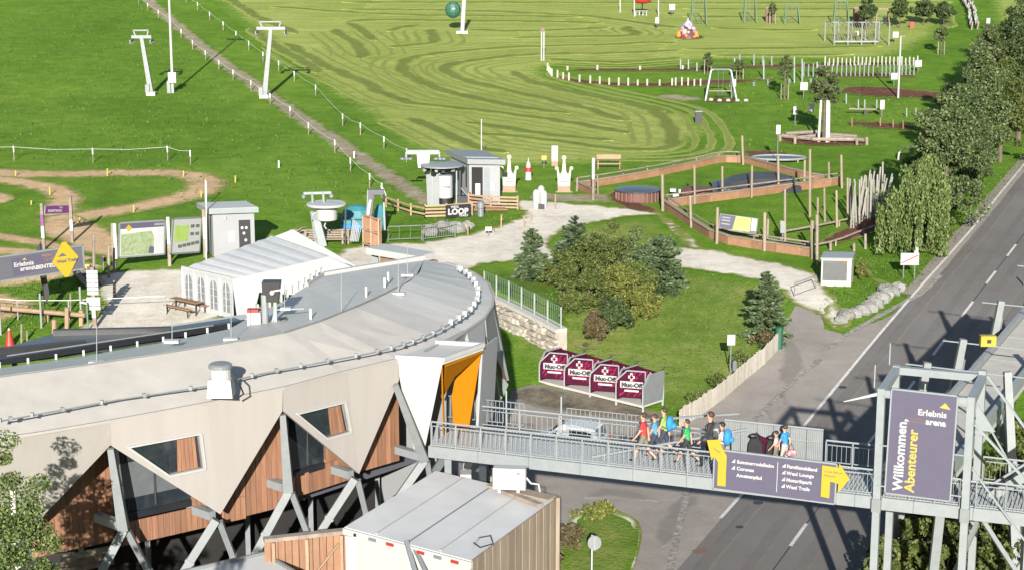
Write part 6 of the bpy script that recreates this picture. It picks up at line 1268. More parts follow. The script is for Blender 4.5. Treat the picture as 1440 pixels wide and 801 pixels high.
a_, c_r = g(1012, 340), g(1066, 343); bt, O_, x_, u_, W_, H_, n_ = board('play_banner', yy(1013, 301, a_.y - .1), yy(1066, 308, c_r.y - .1), yy(1013, 321, a_.y - .1), 'purple and leaf green banner on the front rail of the play area', 'banner', M['purple'], frame=.03)
MB().slab([on(.36, .02, .01), on(.82, .02, .01), on(.82, .98, .01), on(.42, .98, .01)], .005, n_).build('leaf_picture', M['mapl'], bt); MB().slab([on(.84, .1, .01), on(.98, .1, .01), on(.98, .98, .01), on(.84, .98, .01)], .005, n_).build('white_field', M['white'], bt)
for v in (.3, .55, .75): MB().slab([on(.05, v, .01), on(.28, v, .01), on(.28, v + .08, .01), on(.05, v + .08, .01)], .005, n_).build('print_line', M['steelw'], bt)
q = g(1099, 345); signpost(1100, 346, 311, 7, 17, 'grey control plate on a pole beside the mulch play path', 'steel', name='notice_post')
# dark covered basin and mound
q = g(898, 284); r0 = thing('covered_basin', q, 'low round brown timber basin with black cover in the play area', 'basin'); rr = 1.55
MB().lathe(q + V((0, 1.0, 0)), [(rr, -.2), (rr, .75), (rr - .1, .78)], 24).build('basin_wall', M['redb'], r0); MB().lathe(q + V((0, 1.0, .7)), [(rr + .15, 0), (rr + .15, .07), (rr * .6, .16), (.1, .2)], 24).build('cover', M['tarp'], r0)
for k in range(14): t = math.pi + k * math.pi / 13; MB().bar(q + V((rr * 1.03 * math.cos(t), 1.0 + rr * 1.03 * math.sin(t), -.1)), q + V((rr * 1.03 * math.cos(t), 1.0 + rr * 1.03 * math.sin(t), .75)), .1).build('stave', M['redb'], r0)
q = g(1062, 268); r0 = thing('black_mound', q, 'black membrane covered mound behind the plank border', 'mound'); b = MB(); n = 12; k = 1 / ppm(q)
tops = [(-60, 8, .0), (-48, 12, .5), (-30, 20, .9), (0, 26, 1.3), (28, 26, 1.3), (55, 18, .7), (64, 10, 0)]
vs = []
for j, f in enumerate((0, .7, 1, .7, 0)):
    for x, zt_, _ in tops: vs.append(q + V((x * k, (j - 1) * 1.1, (zt_ * k * f * .9 if j else -.1))))
b.add(vs, [(j * 7 + i, j * 7 + i + 1, (j + 1) * 7 + i + 1, (j + 1) * 7 + i) for j in range(4) for i in range(6)]); b.build('membrane', M['tarp'], r0)
for i, x in enumerate((1000, 1020, 1035)): boulder(x, 272, .45, f'{ORD[i]} dark rubble mound from the left at the foot of the black membrane', 'tarp', 'dark mounds', 'dark_mound')
for i, (x, y) in enumerate(((946, 276), (950, 283), (958, 277))): q = g(x, y); tag(MB().box(q + V((0, 0, .45)), (.42, .3, .22)).build('white_box', M['white'], at=q), f'{ORD[i]} small white box from the left on the brown play equipment', 'box', 'white boxes in the play area')
q = g(980, 279); tag(MB().lathe(q + V((0, .2, 0)), [(1.2, 0), (1.15, .6), (.9, .75), (.2, .8)], 16).build('mud_table', M['redb'], at=q), 'round reddish brown play table between basin and mound', 'play table')
q = g(1095, 226); r0 = thing('trampoline', q, 'low oval ground trampoline frame on mulch above the plank border', 'trampoline'); b = MB(); k = 1 / ppm(q); b.tube([q + V((38 * k * math.cos(t), 1.3 * math.sin(t), .25)) for t in np.linspace(0, 6.2832, 25)], .09, 6); b.build('frame', M['steelw'], r0); MB().slab([q + V((35 * k * math.cos(t), 1.2 * math.sin(t), .2)) for t in np.linspace(0, 6.2832, 25)[:-1]], .03, (0, 0, 1)).build('mat', M['tarp'], r0)
for t in (.3, 1.5, 3, 4.2, 5.4): MB().bar(q + V((38 * k * math.cos(t), 1.3 * math.sin(t), 0)), q + V((38 * k * math.cos(t), 1.3 * math.sin(t), .25)), .1).build('leg', M['steel'], r0)
q = g(1045, 278 - 63); 
# utility cabinet
k0, k1 = g(1154, 402), g(1198, 403); kb = thing('utility_cabinet', k0, 'white utility cabinet with grey louvred door and sloping roof on the lawn', 'cabinet'); ku = V((1, -.08, 0)).normalized(); kW = (k1 - k0).xy.length * .96; kd = V((.35, 1.15, 0)); kz = min(k0.z, k1.z) - .1; kh = Hc(1154, 402, 362)
MB().hexa([K(0, 0, 0), K(kW, 0, 0), K(kW, 1, 0), K(0, 1, 0)], [K(0, 0, kh), K(kW, 0, kh), K(kW, 1, kh), K(0, 1, kh)]).build('body', M['cream'], kb)
MB().hexa([K(-.06, -.05, kh), K(kW + .06, -.05, kh), K(kW + .06, 1.05, kh + .05), K(-.06, 1.05, kh + .05)], [K(-.06, -.05, kh + .1), K(kW + .06, -.05, kh + .1), K(kW + .06, 1.05, kh + .22), K(-.06, 1.05, kh + .22)]).build('roof', M['steelw'], kb)
fn = ku.cross(V((0, 0, 1))); dr = MB().slab([f2(.05, .45), f2(.86, .45), f2(.86, kh - .08), f2(.05, kh - .08)], .03, fn).build('door', mat('louvre_grey', (.095, .097, .097), .6), kb)
for j in range(14): z = .55 + j * (kh - .75) / 14; MB().bar(f2(.08, z, .04), f2(.83, z, .04), .02, .03).build('louvre', mat('louvre_grey', (.095, .097, .097), .6), dr)
MB().slab([f2(.72, kh - .2, .06), f2(.82, kh - .2, .06), f2(.82, kh - .14, .06), f2(.72, kh - .14, .06)], .01, fn).build('warning_sticker', M['orange'], kb); MB().slab([K(kW + .01, .3, kh - .5), K(kW + .01, .8, kh - .5), K(kW + .01, .8, kh - .15), K(kW + .01, .3, kh - .15)], .02, (1, -.3, 0)).build('vent', M['steel'], kb)
for x, y, ty, lb in ((1149, 372, 318, 'grey plank post at the corner of the play area before the cabinet'), (1168, 352, 340, 'short pale post behind the cabinet roof'), (1201, 353, 342, 'short pale post right of the cabinet roof'), (1217, 350, 329, 'grey post between the cabinet and the weeping birch')): post('timber_post', x, y, ty, .09, 'woodg', lb)
barrier(g(1117, 418), g(1147, 407), .85, 'low grey tube gate across the gravel path before the cabinet', 2, 'steel')
# town-end sign and white post sign
r1, o_, W_, H_ = signpost(1278, 392, 356, 26, 17, 'white place name sign crossed by a red stripe beside the road', 'white', two=True)
MB().slab([o_ + V((.05 * W_, -.006, .22 * H_)), o_ + V((.09 * W_, -.006, .15 * H_)), o_ + V((.95 * W_, -.006, .78 * H_)), o_ + V((.91 * W_, -.006, .86 * H_))], .005, (0, -1, 0)).build('red_stripe', M['red'], r1); b = MB()
for u0, v0, u1, v1 in ((.02, .03, .98, .03), (.98, .03, .98, .97), (.98, .97, .02, .97), (.02, .97, .02, .03)): b.bar(o_ + V((u0 * W_, -.006, v0 * H_)), o_ + V((u1 * W_, -.006, v1 * H_)), .03, .008)
b.build('border', M['steeld'], r1)
signpost(1027, 526, 470, 11, 15, 'white square sign on a tall thin pole on the bank lawn', 'white')
q = g(1033, 522); tag(MB().lathe(q, [(.12, 0), (.14, .5), (.05, .6)], 8).build('bollard', M['steeld'], at=q), 'small dark bollard behind the pale palisade fence', 'bollard'); q = g(1095, 490); tag(MB().lathe(q, [(.2, 0), (.22, 1.2), (.1, 1.25)], 10).build('green_bin', M['greend'], at=q), 'dark green bin at the top end of the palisade fence', 'bin')
# delineator at the road
b_ = g(1441, 404); tag(MB().bar(b_, b_ + V((0, 0, .9)), .12, .08).build('road_delineator', M['white'], at=b_), 'white road delineator post at the right edge of the road', 'delineator')
# --------------------------- towers and poles on the meadow
def tower(px, by, ty, tx, label, wpx):
    b_ = g(px, by); t = yy(tx, ty, b_.y); r0 = thing('lift_tower', b_, label, 'lift tower'); h = t.z - b_.z; k = 1 / ppm(b_); w_ = wpx * k / 2
    MB().bar(b_, t, .5, .42, w2=.34).build('mast', M['steel'], r0); MB().box(b_ + V((0, 0, .15)), (.9, .9, .4)).build('footing', M['concrete'], r0)
    MB().bar(t + V((-w_, 0, 0)), t + V((w_, 0, 0)), .25, .3).build('crossarm', M['steel'], r0); tt = t + V((0, 0, 9 * k)); b = MB(); b.bar(tt + V((-w_ * .85, 0, 0)), tt + V((w_ * .75, 0, 0)), .12); b.bar(t + V((-w_ * .55, 0, 0)), tt + V((-w_ * .8, 0, 0)), .12); b.bar(t + V((w_ * .55, 0, 0)), tt + V((w_ * .7, 0, 0)), .12); b.build('service_frame', M['steel'], r0)
    for sgn in (-1, 1):
        q = t + V((sgn * w_, 0, -.35)); MB().bar(q + V((0, -.8, 0)), q + V((0, .8, 0)), .1, .2).build('sheave_beam', M['steel'], r0)
        for d in (-.6, 0, .6): MB().lathe(q + V((0, d, -.2)), [(.1, -.06), (.2, -.05), (.2, .05), (.1, .06)], 8).build('sheave', M['steeld'], r0)
    MB().box(b_ + V((-.3, -.35, .7)), (.4, .3, .8)).build('control_box', M['steel'], r0)
tower(372, 138, 40, 381, 'large pale lift tower on the right of the worn track', 40); tower(213, 134, 52, 199, 'smaller pale lift tower on the left green meadow', 28)
b_ = g(243, 131); r0 = thing('floodlight_mast', b_, 'tall white mast with equipment box standing on the green meadow', 'mast'); hh = Hc(243, 131, 0) + 5.5
MB().tube([b_, b_ + V((0, 0, hh))], [.14, .09], 8).build('pole', M['white'], r0); MB().box(b_ + V((.05, -.2, Hc(243, 131, 109))), (.8, .4, 1.05)).build('equipment_box', M['cream'], r0); MB().box(b_ + V((-.35, .0, .6)), (.35, .4, 1.2)).build('ground_box', M['steeld'], r0)
MB().bar(b_ + V((-1.1, 0, hh)), b_ + V((1.1, 0, hh)), .3, .3).build('lamp_bar', M['steel'], r0); b = MB()
for k in range(12): b.bar(b_ + V((-.12, 0, 2.6 + k * .5)), b_ + V((.12, 0, 2.6 + k * .5)), .04)
b.build('rungs', M['steelw'], r0)
b_ = g(650, 47); r0 = thing('lift_tower', b_, 'distant lift tower with a dark green cover hanging from it', 'lift tower'); t = yy(653, -6, b_.y); MB().bar(b_, t, .45, .45).build('mast', M['steelw'], r0); q = yy(637, 14, b_.y); k = 1 / ppm(b_)
MB().box(b_ + V((0, 0, .1)), (1.4, 1.2, .4)).build('footing', M['concrete'], r0); MB().ball(q, .9, 10, 7, (1.05, .6, 1.15)).build('cover', M['greend'], r0); MB().bar(yy(628, 6, b_.y), yy(650, 8, b_.y), .15).build('arm', M['dark'], r0); MB().slab([q + V((x, -.58, z)) for x, z in ((-.2, 0), (.1, .3), (.35, .1), (.1, .1))], .02, (0, -1, 0)).build('cover_mark', M['white'], r0)
b_ = g(763, 86); r0 = thing('trail_marker', b_, 'pair of white poles topped by a red brown cap at the meadow bend', 'marker'); hh = Hc(763, 86, 44)
for d in (-.12, .14): MB().tube([b_ + V((d, 0, 0)), b_ + V((d, 0, hh))], .08, 6).build('pole', M['white'], r0)
MB().hexa([b_ + V((i * .3, j * .2, hh)) for i, j in ((-1, -1), (1, -1), (1, 1), (-1, 1))], [b_ + V((i * .08, j * .08, hh + .45)) for i, j in ((-1, -1), (1, -1), (1, 1), (-1, 1))]).build('cap', M['redb'], r0)
# fence of white topped stakes with tape
def tapeline(pts, label, h=1.0, sag=.12, m='tape', grp=None, ph=None):
    P = [g(*p) for p in pts]; r0 = thing('tape_fence', P[0], label, 'fence'); 
    for p in P: MB().tube([p - V((0, 0, .1)), p + V((0, 0, h + .05))], .05, 5).build('stake', M['woodg'], r0); MB().tube([p + V((0, 0, h * .62)), p + V((0, 0, h + .08))], .055, 5).build('stake_cap', M['tape'], r0)
    b = MB()
    for p, q in zip(P, P[1:]): b.tube([p + V((0, 0, h)), p.lerp(q, .5) + V((0, 0, h - sag)), q + V((0, 0, h))], .011, 4, False)
    b.build('tape', M[m], r0)
tapeline([(195, 6), (208, 16), (223, 26), (240, 38), (255, 54), (271, 70), (289, 85), (308, 99), (328, 113), (353, 128), (380, 147), (408, 166), (434, 190), (471, 215), (493, 241), (520, 264), (537, 278)], 'white taped stake fence along the left side of the worn track')
tapeline([(262, 4), (278, 15), (295, 29), (314, 43), (332, 57), (350, 71), (370, 87), (392, 100), (414, 115), (444, 135), (482, 177), (507, 175), (540, 194), (566, 212)][:11] + [(507, 190), (540, 210), (572, 228)], 'white taped stake fence along the right side of the worn track')
tapeline([(-20, 222), (20, 226), (131, 229), (236, 226), (268, 232)], 'white tape fence across the green meadow above the dirt trail', 1.1)
for i, (x, y, ty) in enumerate(((22, 248, 240), (151, 248, 237), (258, 249, 240), (331, 257, 247), (283, 278, 268), (188, 299, 288), (112, 318, 306), (289, 293, 253), (70, 275, 263), (44, 288, 282), (392, 236, 226), (498, 223, 213))):
    post('trail_stake', x, y, ty, .06 if i != 7 else .04, 'yellowp' if i not in (7, 10, 11) else 'tape', f'{ORD[i]} small pale stake along the bike trail, counted from the far left', 'stake', 'stakes along the bike trail')
# --------------------------- playground in the distance
for x, y, ty, w_, h_, lb in ((945, 24, 6, 8, 8, 'leftmost white sign among the far play equipment'), (924, 42, 25, 5, 8, 'narrow white sign left of the colourful sculpture'), (1259, 62, 45, 8, 8, 'white sign right of the climbing frame'), (1291, 103, 85, 9, 9, 'white sign right of the dense stake row'), (1257, 122, 103, 9, 9, 'white sign on the near side beside the lamp pole'), (1130, 139, 116, 10, 11, 'white sign between the two staked saplings'), (1118, 177, 150, 6, 11, 'narrow white sign left of the tree with three stakes'), (1140, 172, 146, 8, 12, 'white sign with pole just left of the tree with three stakes'), (1093, 232, 176, 6, 13, 'tall pole with white plate above the plank border'), (1030, 138, 112, 9, 10, 'white sign attached right of the green swing arch'), (1240, 166, 141, 6, 13, 'white sign by the small see-saw'), (1389, 44, 26, 5, 7, 'small white sign at the upper right path'), (1205, 56, 44, 5, 6, 'small white sign by the far climbing frame')):
    signpost(x, y, ty, w_, h_, lb, 'white')
b_ = g(1263, 138); r0 = thing('lamp_pole', b_, 'tall slim pale lamp pole standing on the bark mulch', 'lamp'); hh = Hc(1263, 138, 51); MB().tube([b_, b_ + V((0, 0, hh))], [.10, .07], 8).build('pole', M['white'], r0); MB().bar(b_ + V((0, 0, hh)), b_ + V((.45, 0, hh)), .12, .06).build('lamp_head', M['steel'], r0)
def swing(px, by, ty, wpx, label, m='ltgreen', arch=False):
    b_ = g(px, by); h = Hc(px, by, ty); k = 1 / ppm(b_); w_ = wpx * k / 2; r0 = thing('playground_swing', b_, label, 'swing')
    for s_ in (-1, 1):
        for d in (-1, 1): MB().tube([b_ + V((s_ * w_, d * h * .28, 0)), b_ + V((s_ * w_ * .72, 0, h))], .07, 6).build('leg', M['ltgreen' if m == 'ltgreen' else m], r0)
    MB().tube([b_ + V((-w_ * .74, 0, h)), b_ + V((w_ * .74, 0, h))], .075, 6).build('top_beam', M[m], r0)
    for s_ in (-.3, .3): 
        for e in (-.07, .07): MB().tube([b_ + V((s_ * w_ + e * 3, 0, h)), b_ + V((s_ * w_ + e * 3, 0, .6))], .018, 4).build('chain', M['steel'], r0)
        MB().box(b_ + V((s_ * w_, 0, .57)), (.5, .2, .05)).build('seat', M['dark'], r0)
swing(982, 36, 1 - 14, 22, 'green swing frame behind the colourful sculpture'); swing(1054, 32, -8, 18, 'pale swing frame left of the brown board'); swing(1113, 34, 6, 22, 'low pale swing frame right of the brown board'); swing(1182, 34, 2, 22, 'pale swing frame behind the climbing frame'); swing(1240, 38, 13, 20, 'wooden swing frame behind the climbing frame at right', 'wooda')
b_ = g(1013, 141); r0 = thing('swing_arch', b_, 'single pale green arch swing on mulch with white foot stones', 'swing'); k = 1 / ppm(b_); hh = Hc(1013, 141, 98)
for s_ in (-1, 1): MB().tube([b_ + V((s_ * 22 * k, -.6, 0)), b_ + V((s_ * 14 * k, 0, hh - .1)), b_ + V((s_ * 11 * k, 0, hh))], .10, 7).build('leg', M['steelw'], r0); MB().tube([b_ + V((s_ * 18 * k, 1.2, 0)), b_ + V((s_ * 14 * k, 0, hh - .1))], .08, 6).build('rear_leg', M['steelw'], r0)
MB().tube([b_ + V((-11.5 * k, 0, hh)), b_ + V((11.5 * k, 0, hh))], .1, 7).build('top_beam', M['ltgreen'], r0); MB().bar(b_ + V((-16 * k, 0, .9)), b_ + V((16 * k, 0, .9)), .08).build('low_bar', M['woodg'], r0)
for s_ in (-.5, .5): MB().tube([b_ + V((s_ * 8 * k, 0, hh)), b_ + V((s_ * 5 * k, 0, .6))], .02, 4).build('chain', M['steel'], r0)
MB().box(b_ + V((0, 0, .6)), (.9, .3, .08)).build('seat', M['dark'], r0)
for i, (x, y) in enumerate(((1000, 142), (1012, 143), (1024, 143), (1037, 143), (1049, 143))): q = g(x, y); tag(MB().ball(q + V((0, 0, .1)), .22, 8, 5, (1.1, 1, .8)).build('kerb_stone', M['cream'], at=q), f'{ORD[i]} round white stone from the left before the arch swing', 'stone', 'white stones before the arch swing')
q = g(982, 174); r1 = thing('litter_bin', q, 'dark litter bin standing on the green meadow', 'bin'); MB().box(q + V((0, 0, .55)), (.6, .45, 1.1)).build('body', M['dark'], r1); MB().box(q + V((0, 0, 1.13)), (.66, .5, .08)).build('lid', M['steeld'], r1)
# climbing frame
b_ = g(1205, 64); k = 1 / ppm(b_); r0 = thing('playground_climber', b_, 'long pale climbing frame of posts and nets on the far lawn', 'climbing frame'); hh = Hc(1205, 64, 32)
for i in range(5):
    x = (-32 + i * 19.2) * k; MB().tube([b_ + V((x, 0, 0)), b_ + V((x, 0, hh))], .09, 6).build('post', M['steelw'], r0); MB().tube([b_ + V((x - .6, 3, 0)), b_ + V((x - .6, 3, hh))], .08, 6).build('rear_post', M['steelw'], r0); MB().tube([b_ + V((x, 0, hh - .1)), b_ + V((x - .6, 3, hh - .1))], .05, 5).build('tie_bar', M['steel'], r0)
MB().bar(b_ + V((-32 * k, 0, .45)), b_ + V((30 * k, 0, .45)), .14).build('low_beam', M['steelw'], r0); MB().bar(b_ + V((-32 * k, 3, hh - .2)), b_ + V((45 * k, 3, hh - .2)), .1).build('top_beam', M['steel'], r0)
b = MB()
for i in range(22): x = (-32 + i * 3.3) * k; b.tube([b_ + V((x, 0, .5)), b_ + V((x - .3, 2.8, hh - .3))], .03, 4)
b.build('climbing_net', M['woodg'], r0)
for x, y, lb in ((1081, 32, 'dark brown board block between the far swings'), (1208, 32, 'dark brown play house behind the climbing frame')): q = g(x, y); hh = Hc(x, y, y - 20); r1 = thing('brown_board', q, lb, 'board'); MB().box(q + V((0, 0, hh / 2)), (.8 if x < 1100 else 1.4, .3 if x < 1100 else 1.2, hh)).build('panel', M['redb'], r1); MB().box(q + V((0, 0, hh + .05)), (.95 if x < 1100 else 1.6, .45, .1)).build('cap', M['woodg'], r1)
q = g(1199 + 83, 40); tag(MB().box(q + V((0, 0, .4)), (.5, .3, .8)).build('red_box', M['red'], at=q), 'small red box between the young trees', 'box')
# rows of stakes along the play path
def row(pts, sp, h, label, grp, m='cream', r=.07, hv=.15):
    P = resample([V((p.x, p.y)) for p in gp(*pts)], sp, False)
    for i, p in enumerate(P):
        z = gz(*p); hh = h * random.uniform(1 - hv, 1 + hv); o = MB().tube([V((p.x, p.y, z - .1)), V((p.x, p.y, z + hh))], r, 6).build('row_stake', M[m], at=(p.x, p.y, z)); tag(o, f'{ORD[min(i, 28)]} {label}', 'stake', grp)
row([(770, 100), (776, 108), (800, 114), (830, 118), (870, 121), (910, 121), (945, 121)], .95, .75, 'short white stake from the left in the curved row', 'white stakes of the curved row', 'cream', .1)
row([(950, 121), (985, 121)], .6, .8, 'pale stake from the left in the short row beside the arch swing', 'stakes left of the arch swing', 'cream', .09)
row([(1130, 108), (1190, 108), (1240, 108), (1285, 106)], .45, 1.35, 'slim pale stake from the left in the dense row behind the bark mulch', 'stakes of the dense row', 'steelw', .07)
row([(1160, 93), (1190, 93), (1240, 92), (1290, 92)], .42, .9, 'slim pale stake from the left in the far dense row', 'stakes of the far dense row', 'cream', .08)
row([(798, 99), (840, 99), (900, 99), (960, 98)], 3.2, .5, 'short pale stake from the left in the upper path row', 'stakes of the upper path', 'cream', .12)
row([(1040, 93), (1060, 93), (1085, 93)], .9, 1.2, 'tall pale stake from the left in the group behind the saplings', 'stakes behind the saplings', 'steelw', .09)
row([(1060, 121), (1080, 119), (1110, 117), (1140, 116)], 1.6, .45, 'low stone from the left at the edge of the play path', 'low stones of the play path', 'steel', .14)
for i, (x, y, ty) in enumerate(((1074, 112, 84), (1117, 117, 80), (1128, 115, 83), (1149, 112, 87), (957, 98, 84), (968, 98, 84), (980, 100, 88), (1033, 100, 82))): post('net_pole', x, y, ty, .09, 'steelw', f'{ORD[i]} tall pale pole of the rope course beside the saplings', 'pole', 'rope course poles')
for i, (x, y, ty) in enumerate(((872, 18, -6), (892, 24, -6), (926, 24, -6))): post('canopy_pole', x, y, ty, .08, 'white', f'{ORD[i]} tall white pole from the left beside the red canopy at the top', 'pole', 'poles of the red canopy')
b_ = g(903, 22); r0 = thing('red_canopy', b_, 'round red canopy over white seats at the top of the meadow', 'canopy'); k = 1 / ppm(b_); MB().ball(b_ + V((0, 0, 20 * k)), 13 * k, 12, 6, (1, 1, .28)).build('shade', M['red'], r0); MB().tube([b_, b_ + V((0, 0, 20 * k))], .08, 6).build('pole', M['dark'], r0)
for x in (-9, -4, 1, 6): MB().lathe(b_ + V((x * k, 0, 0)), [(.2, 0), (.08, .1), (.08, .5), (.3, .55), (.3, .62)], 8).build('stool', M['white'], r0)
# colourful sculpture of balls
b_ = g(967, 54); k = 1 / ppm(b_); r0 = thing('ball_sculpture', b_, 'cone shaped heap of many coloured balls with blue tip', 'sculpture'); cols = [('red', M['red']), ('pink', mat('pink_ball', (.62, .16, .22), .5)), ('white', M['white']), ('yellow', M['yellow']), ('orange', mat('orange_ball', (.7, .25, .05), .5)), ('mauve', mat('mauve_ball', (.35, .25, .5), .5))]
for j in range(78):
    lv = random.random() ** 1.3; a_ = random.uniform(0, 6.283); rr = 15 * k * (1 - lv) ** .8; nm, mm_ = cols[j % 5 if lv < .55 else (5 if j % 3 else 2)]; MB().ball(b_ + V((rr * math.cos(a_), rr * math.sin(a_), (3 + lv * 20) * k)), random.uniform(2.0, 3.0) * k, 7, 5).build('ball', mm_, r0)
MB().lathe(b_ + V((0, 0, 16 * k)), [(5 * k, 0), (4 * k, 4 * k), (1.5 * k, 9 * k), (.5 * k, 13 * k)], 10).build('tip', mat('mauve_ball', (.35, .25, .5), .5), r0); MB().lathe(b_, [(15 * k, 0), (13 * k, 4 * k), (4 * k, 15 * k)], 14).build('core', M['redb'], r0)
# see-saw ring and low beams
for i, (x, y) in enumerate(((1190, 146), (1207, 154), (1216, 154), (1233, 154))): post('rail_post', x, y, y - 14, .07, 'steelw', f'{ORD[i]} short pale post from the left around the small see-saw', 'post', 'posts around the see-saw')
for i, (x, y) in enumerate(((1198, 178), (1238, 178), (1256, 180), (1270, 182), (1275, 165), (1288, 165))): post('rail_post', x, y, y - 13, .06, 'steelw' if x > 1270 else 'woodo', f'{ORD[i]} short thin post from the left on the second mulch bed', 'post', 'posts of the second mulch bed')
q = g(1217, 162); r0 = thing('see_saw', q, 'small dark see-saw on mulch between short pale posts', 'see-saw'); MB().bar(q + V((-1.6, 0, .6)), q + V((1.6, .3, .5)), .35, .12).build('plank', M['woodg'], r0); MB().box(q + V((0, .1, .25)), (.3, .4, .5)).build('pivot', M['dark'], r0)
r0 = thing('log_ring', g(1157, 200), 'ring of low grey logs round the tree on bark mulch', 'log seat')
for a_, c_r in (((1100, 196), (1140, 201)), ((1142, 201), (1200, 202)), ((1150, 193), (1205, 198)), ((1105, 193), (1150, 191)), ((1165, 197), (1215, 203)), ((1120, 199), (1160, 195))): MB().tube([g(*a_) + V((0, 0, .3)), g(*c_r) + V((0, 0, .35))], .16, 7).build('log', M['woodg'], r0)
for x, y, ty in ((1097, 199, 190), (1118, 203, 193), (1205, 205, 196), (1219, 204, 193), (1113, 194, 188), (1199, 196, 190)): b_ = g(x, y); MB().tube([b_, yy(x, ty, b_.y)], .12, 7).build('post', M['woodw'], r0)
# stone lined path at the top right, curved stick sculpture
r0 = thing('stick_fence', g(1365, 30), 'winding fence of short pale sticks at the upper right path', 'fence'); P = resample(smooth([V((p.x, p.y)) for p in gp((1345, -12), (1358, 4), (1366, 18), (1368, 36), (1370, 42))], 1), .55, False)
for p in P: 
    for d in (-.35, .35): z = gz(*p); MB().bar(V((p.x + d, p.y, z)), V((p.x + d + random.uniform(-.2, .2), p.y, z + random.uniform(.6, 1.0))), .16, .14).build('stick', M['steelw' if random.random() < .6 else 'woodg'], r0)
b_ = g(1263, 225); r0 = thing('curved_pipe', b_, 'white curved pipe arch beside the weeping birch', 'arch'); t = [yy(x, y, b_.y) for x, y in ((1263, 226), (1264, 216), (1271, 209), (1282, 207), (1292, 206))]; MB().tube(t, .08, 6).build('pipe', M['white'], r0); MB().tube([t[3], t[3] + V((0, .5, -.9))], .06, 6).build('prop', M['steel'], r0)
# --------------------------- parked white hatchback
b_ = g(803, 633); car = thing('parked_car', b_, 'small white hatchback parked under the bridge railing', 'car'); hd = R(155); cx, sx_ = math.cos(hd), math.sin(hd)
CQ = lambda l, t, z: b_ + V((cx * l - sx_ * t, sx_ * l + cx * t, z)) * .93          # l forward, t to the left
def loft(secs, nm, m, close=True, sm=True):
    b = MB(); n = len(secs[0]); vs = [CQ(*p) for s_ in secs for p in s_]; fs = [(i * n + k, i * n + (k + 1) % n, (i + 1) * n + (k + 1) % n, (i + 1) * n + k) for i in range(len(secs) - 1) for k in range(n)]
    fs += [tuple(range(n - 1, -1, -1)), tuple((len(secs) - 1) * n + k for k in range(n))]; b.add(vs, fs); return b.build(nm, m, car, smooth=False)
M['carw'] = mat('car_paint', (.42, .44, .46), .25, var=.01, spec=.6)
def sec(l, w_, z0_, z1_): return [(l, -w_ * .9, z0_), (l, -w_, (z0_ + z1_) / 2), (l, -w_ * .9, z1_), (l, w_ * .9, z1_), (l, w_, (z0_ + z1_) / 2), (l, w_ * .9, z0_)]
loft([sec(-1.85, .68, .35, .85), sec(-1.7, .78, .25, .95), sec(-.9, .83, .22, .98), (sec(.5, .83, .22, .96)), sec(1.1, .80, .24, .92), sec(1.65, .74, .28, .78), sec(1.85, .62, .36, .62)], 'body', M['carw'])
cab = loft([[(-1.75, -.66, .95), (-1.75, -.66, .96), (-1.74, -.6, .97), (-1.74, .6, .97), (-1.75, .66, .96), (-1.75, .66, .95)], [(-1.45, -.74, .95), (-1.45, -.68, 1.3), (-1.42, -.55, 1.46), (-1.42, .55, 1.46), (-1.45, .68, 1.3), (-1.45, .74, .95)], [(-.3, -.77, .95), (-.3, -.68, 1.34), (-.3, -.55, 1.53), (-.3, .55, 1.53), (-.3, .68, 1.34), (-.3, .77, .95)], [(.35, -.77, .95), (.3, -.66, 1.3), (.25, -.52, 1.47), (.25, .52, 1.47), (.3, .66, 1.3), (.35, .77, .95)], [(1.05, -.72, .93), (1.05, -.72, .94), (1.05, -.6, .95), (1.05, .6, .95), (1.05, .72, .94), (1.05, .72, .93)]], 'cabin', M['carw'])
for sd_ in (-1, 1):
    for P in ([(.86, .745, .99), (-.12, .782, .99), (-.12, .71, 1.33), (.25, .70, 1.28)], [(-.2, .782, .99), (-1.35, .765, .99), (-1.36, .715, 1.25), (-.9, .705, 1.33), (-.2, .71, 1.34)]):
        MB().slab([CQ(l, sd_ * t, z) for l, t, z in P], .03, CQ(0, sd_, .3) - CQ(0, 0, 0)).build('side_window', M['glass'], car)
MB().slab([CQ(-1.735, -.55, 1.02), CQ(-1.735, .55, 1.02), CQ(-1.49, .5, 1.40), CQ(-1.49, -.5, 1.40)], .02, CQ(-1, 0, .5) - CQ(0, 0, 0)).build('rear_window', M['glass'], car)
MB().slab([CQ(1.0, -.58, .985), CQ(1.0, .58, .985), CQ(.34, .5, 1.445), CQ(.34, -.5, 1.445)], .02, CQ(1, 0, 1) - CQ(0, 0, 0)).build('windscreen', M['glass'], car)
for l in (-1.2, 1.2):
    for t in (-1, 1): w2_ = MB(); w2_.tube([CQ(l, t * .66, .31), CQ(l, t * .82, .31)], .31, 18); wo = w2_.build('wheel', M['dark'], car); MB().tube([CQ(l, t * .80, .31), CQ(l, t * .835, .31)], .18, 12).build('rim', M['steelw'], wo)
for t in (-1, 1): MB().box(CQ(-1.83, t * .58, .8), (.12, .12, .2), rz=hd).build('tail_lamp', M['red'], car); MB().box(CQ(1.72, t * .55, .68), (.16, .22, .12), rz=hd).build('headlight', M['pvc'], car); MB().box(CQ(.7, t * .9, 1.0), (.12, .2, .14), rz=hd).build('mirror', M['carw'], car)
MB().box(CQ(-1.87, 0, .62), (.03, .5, .11), rz=hd).build('number_plate', M['white'], car); MB().box(CQ(-1.86, 0, .4), (.1, 1.3, .2), rz=hd).build('bumper', M['steel'], car)
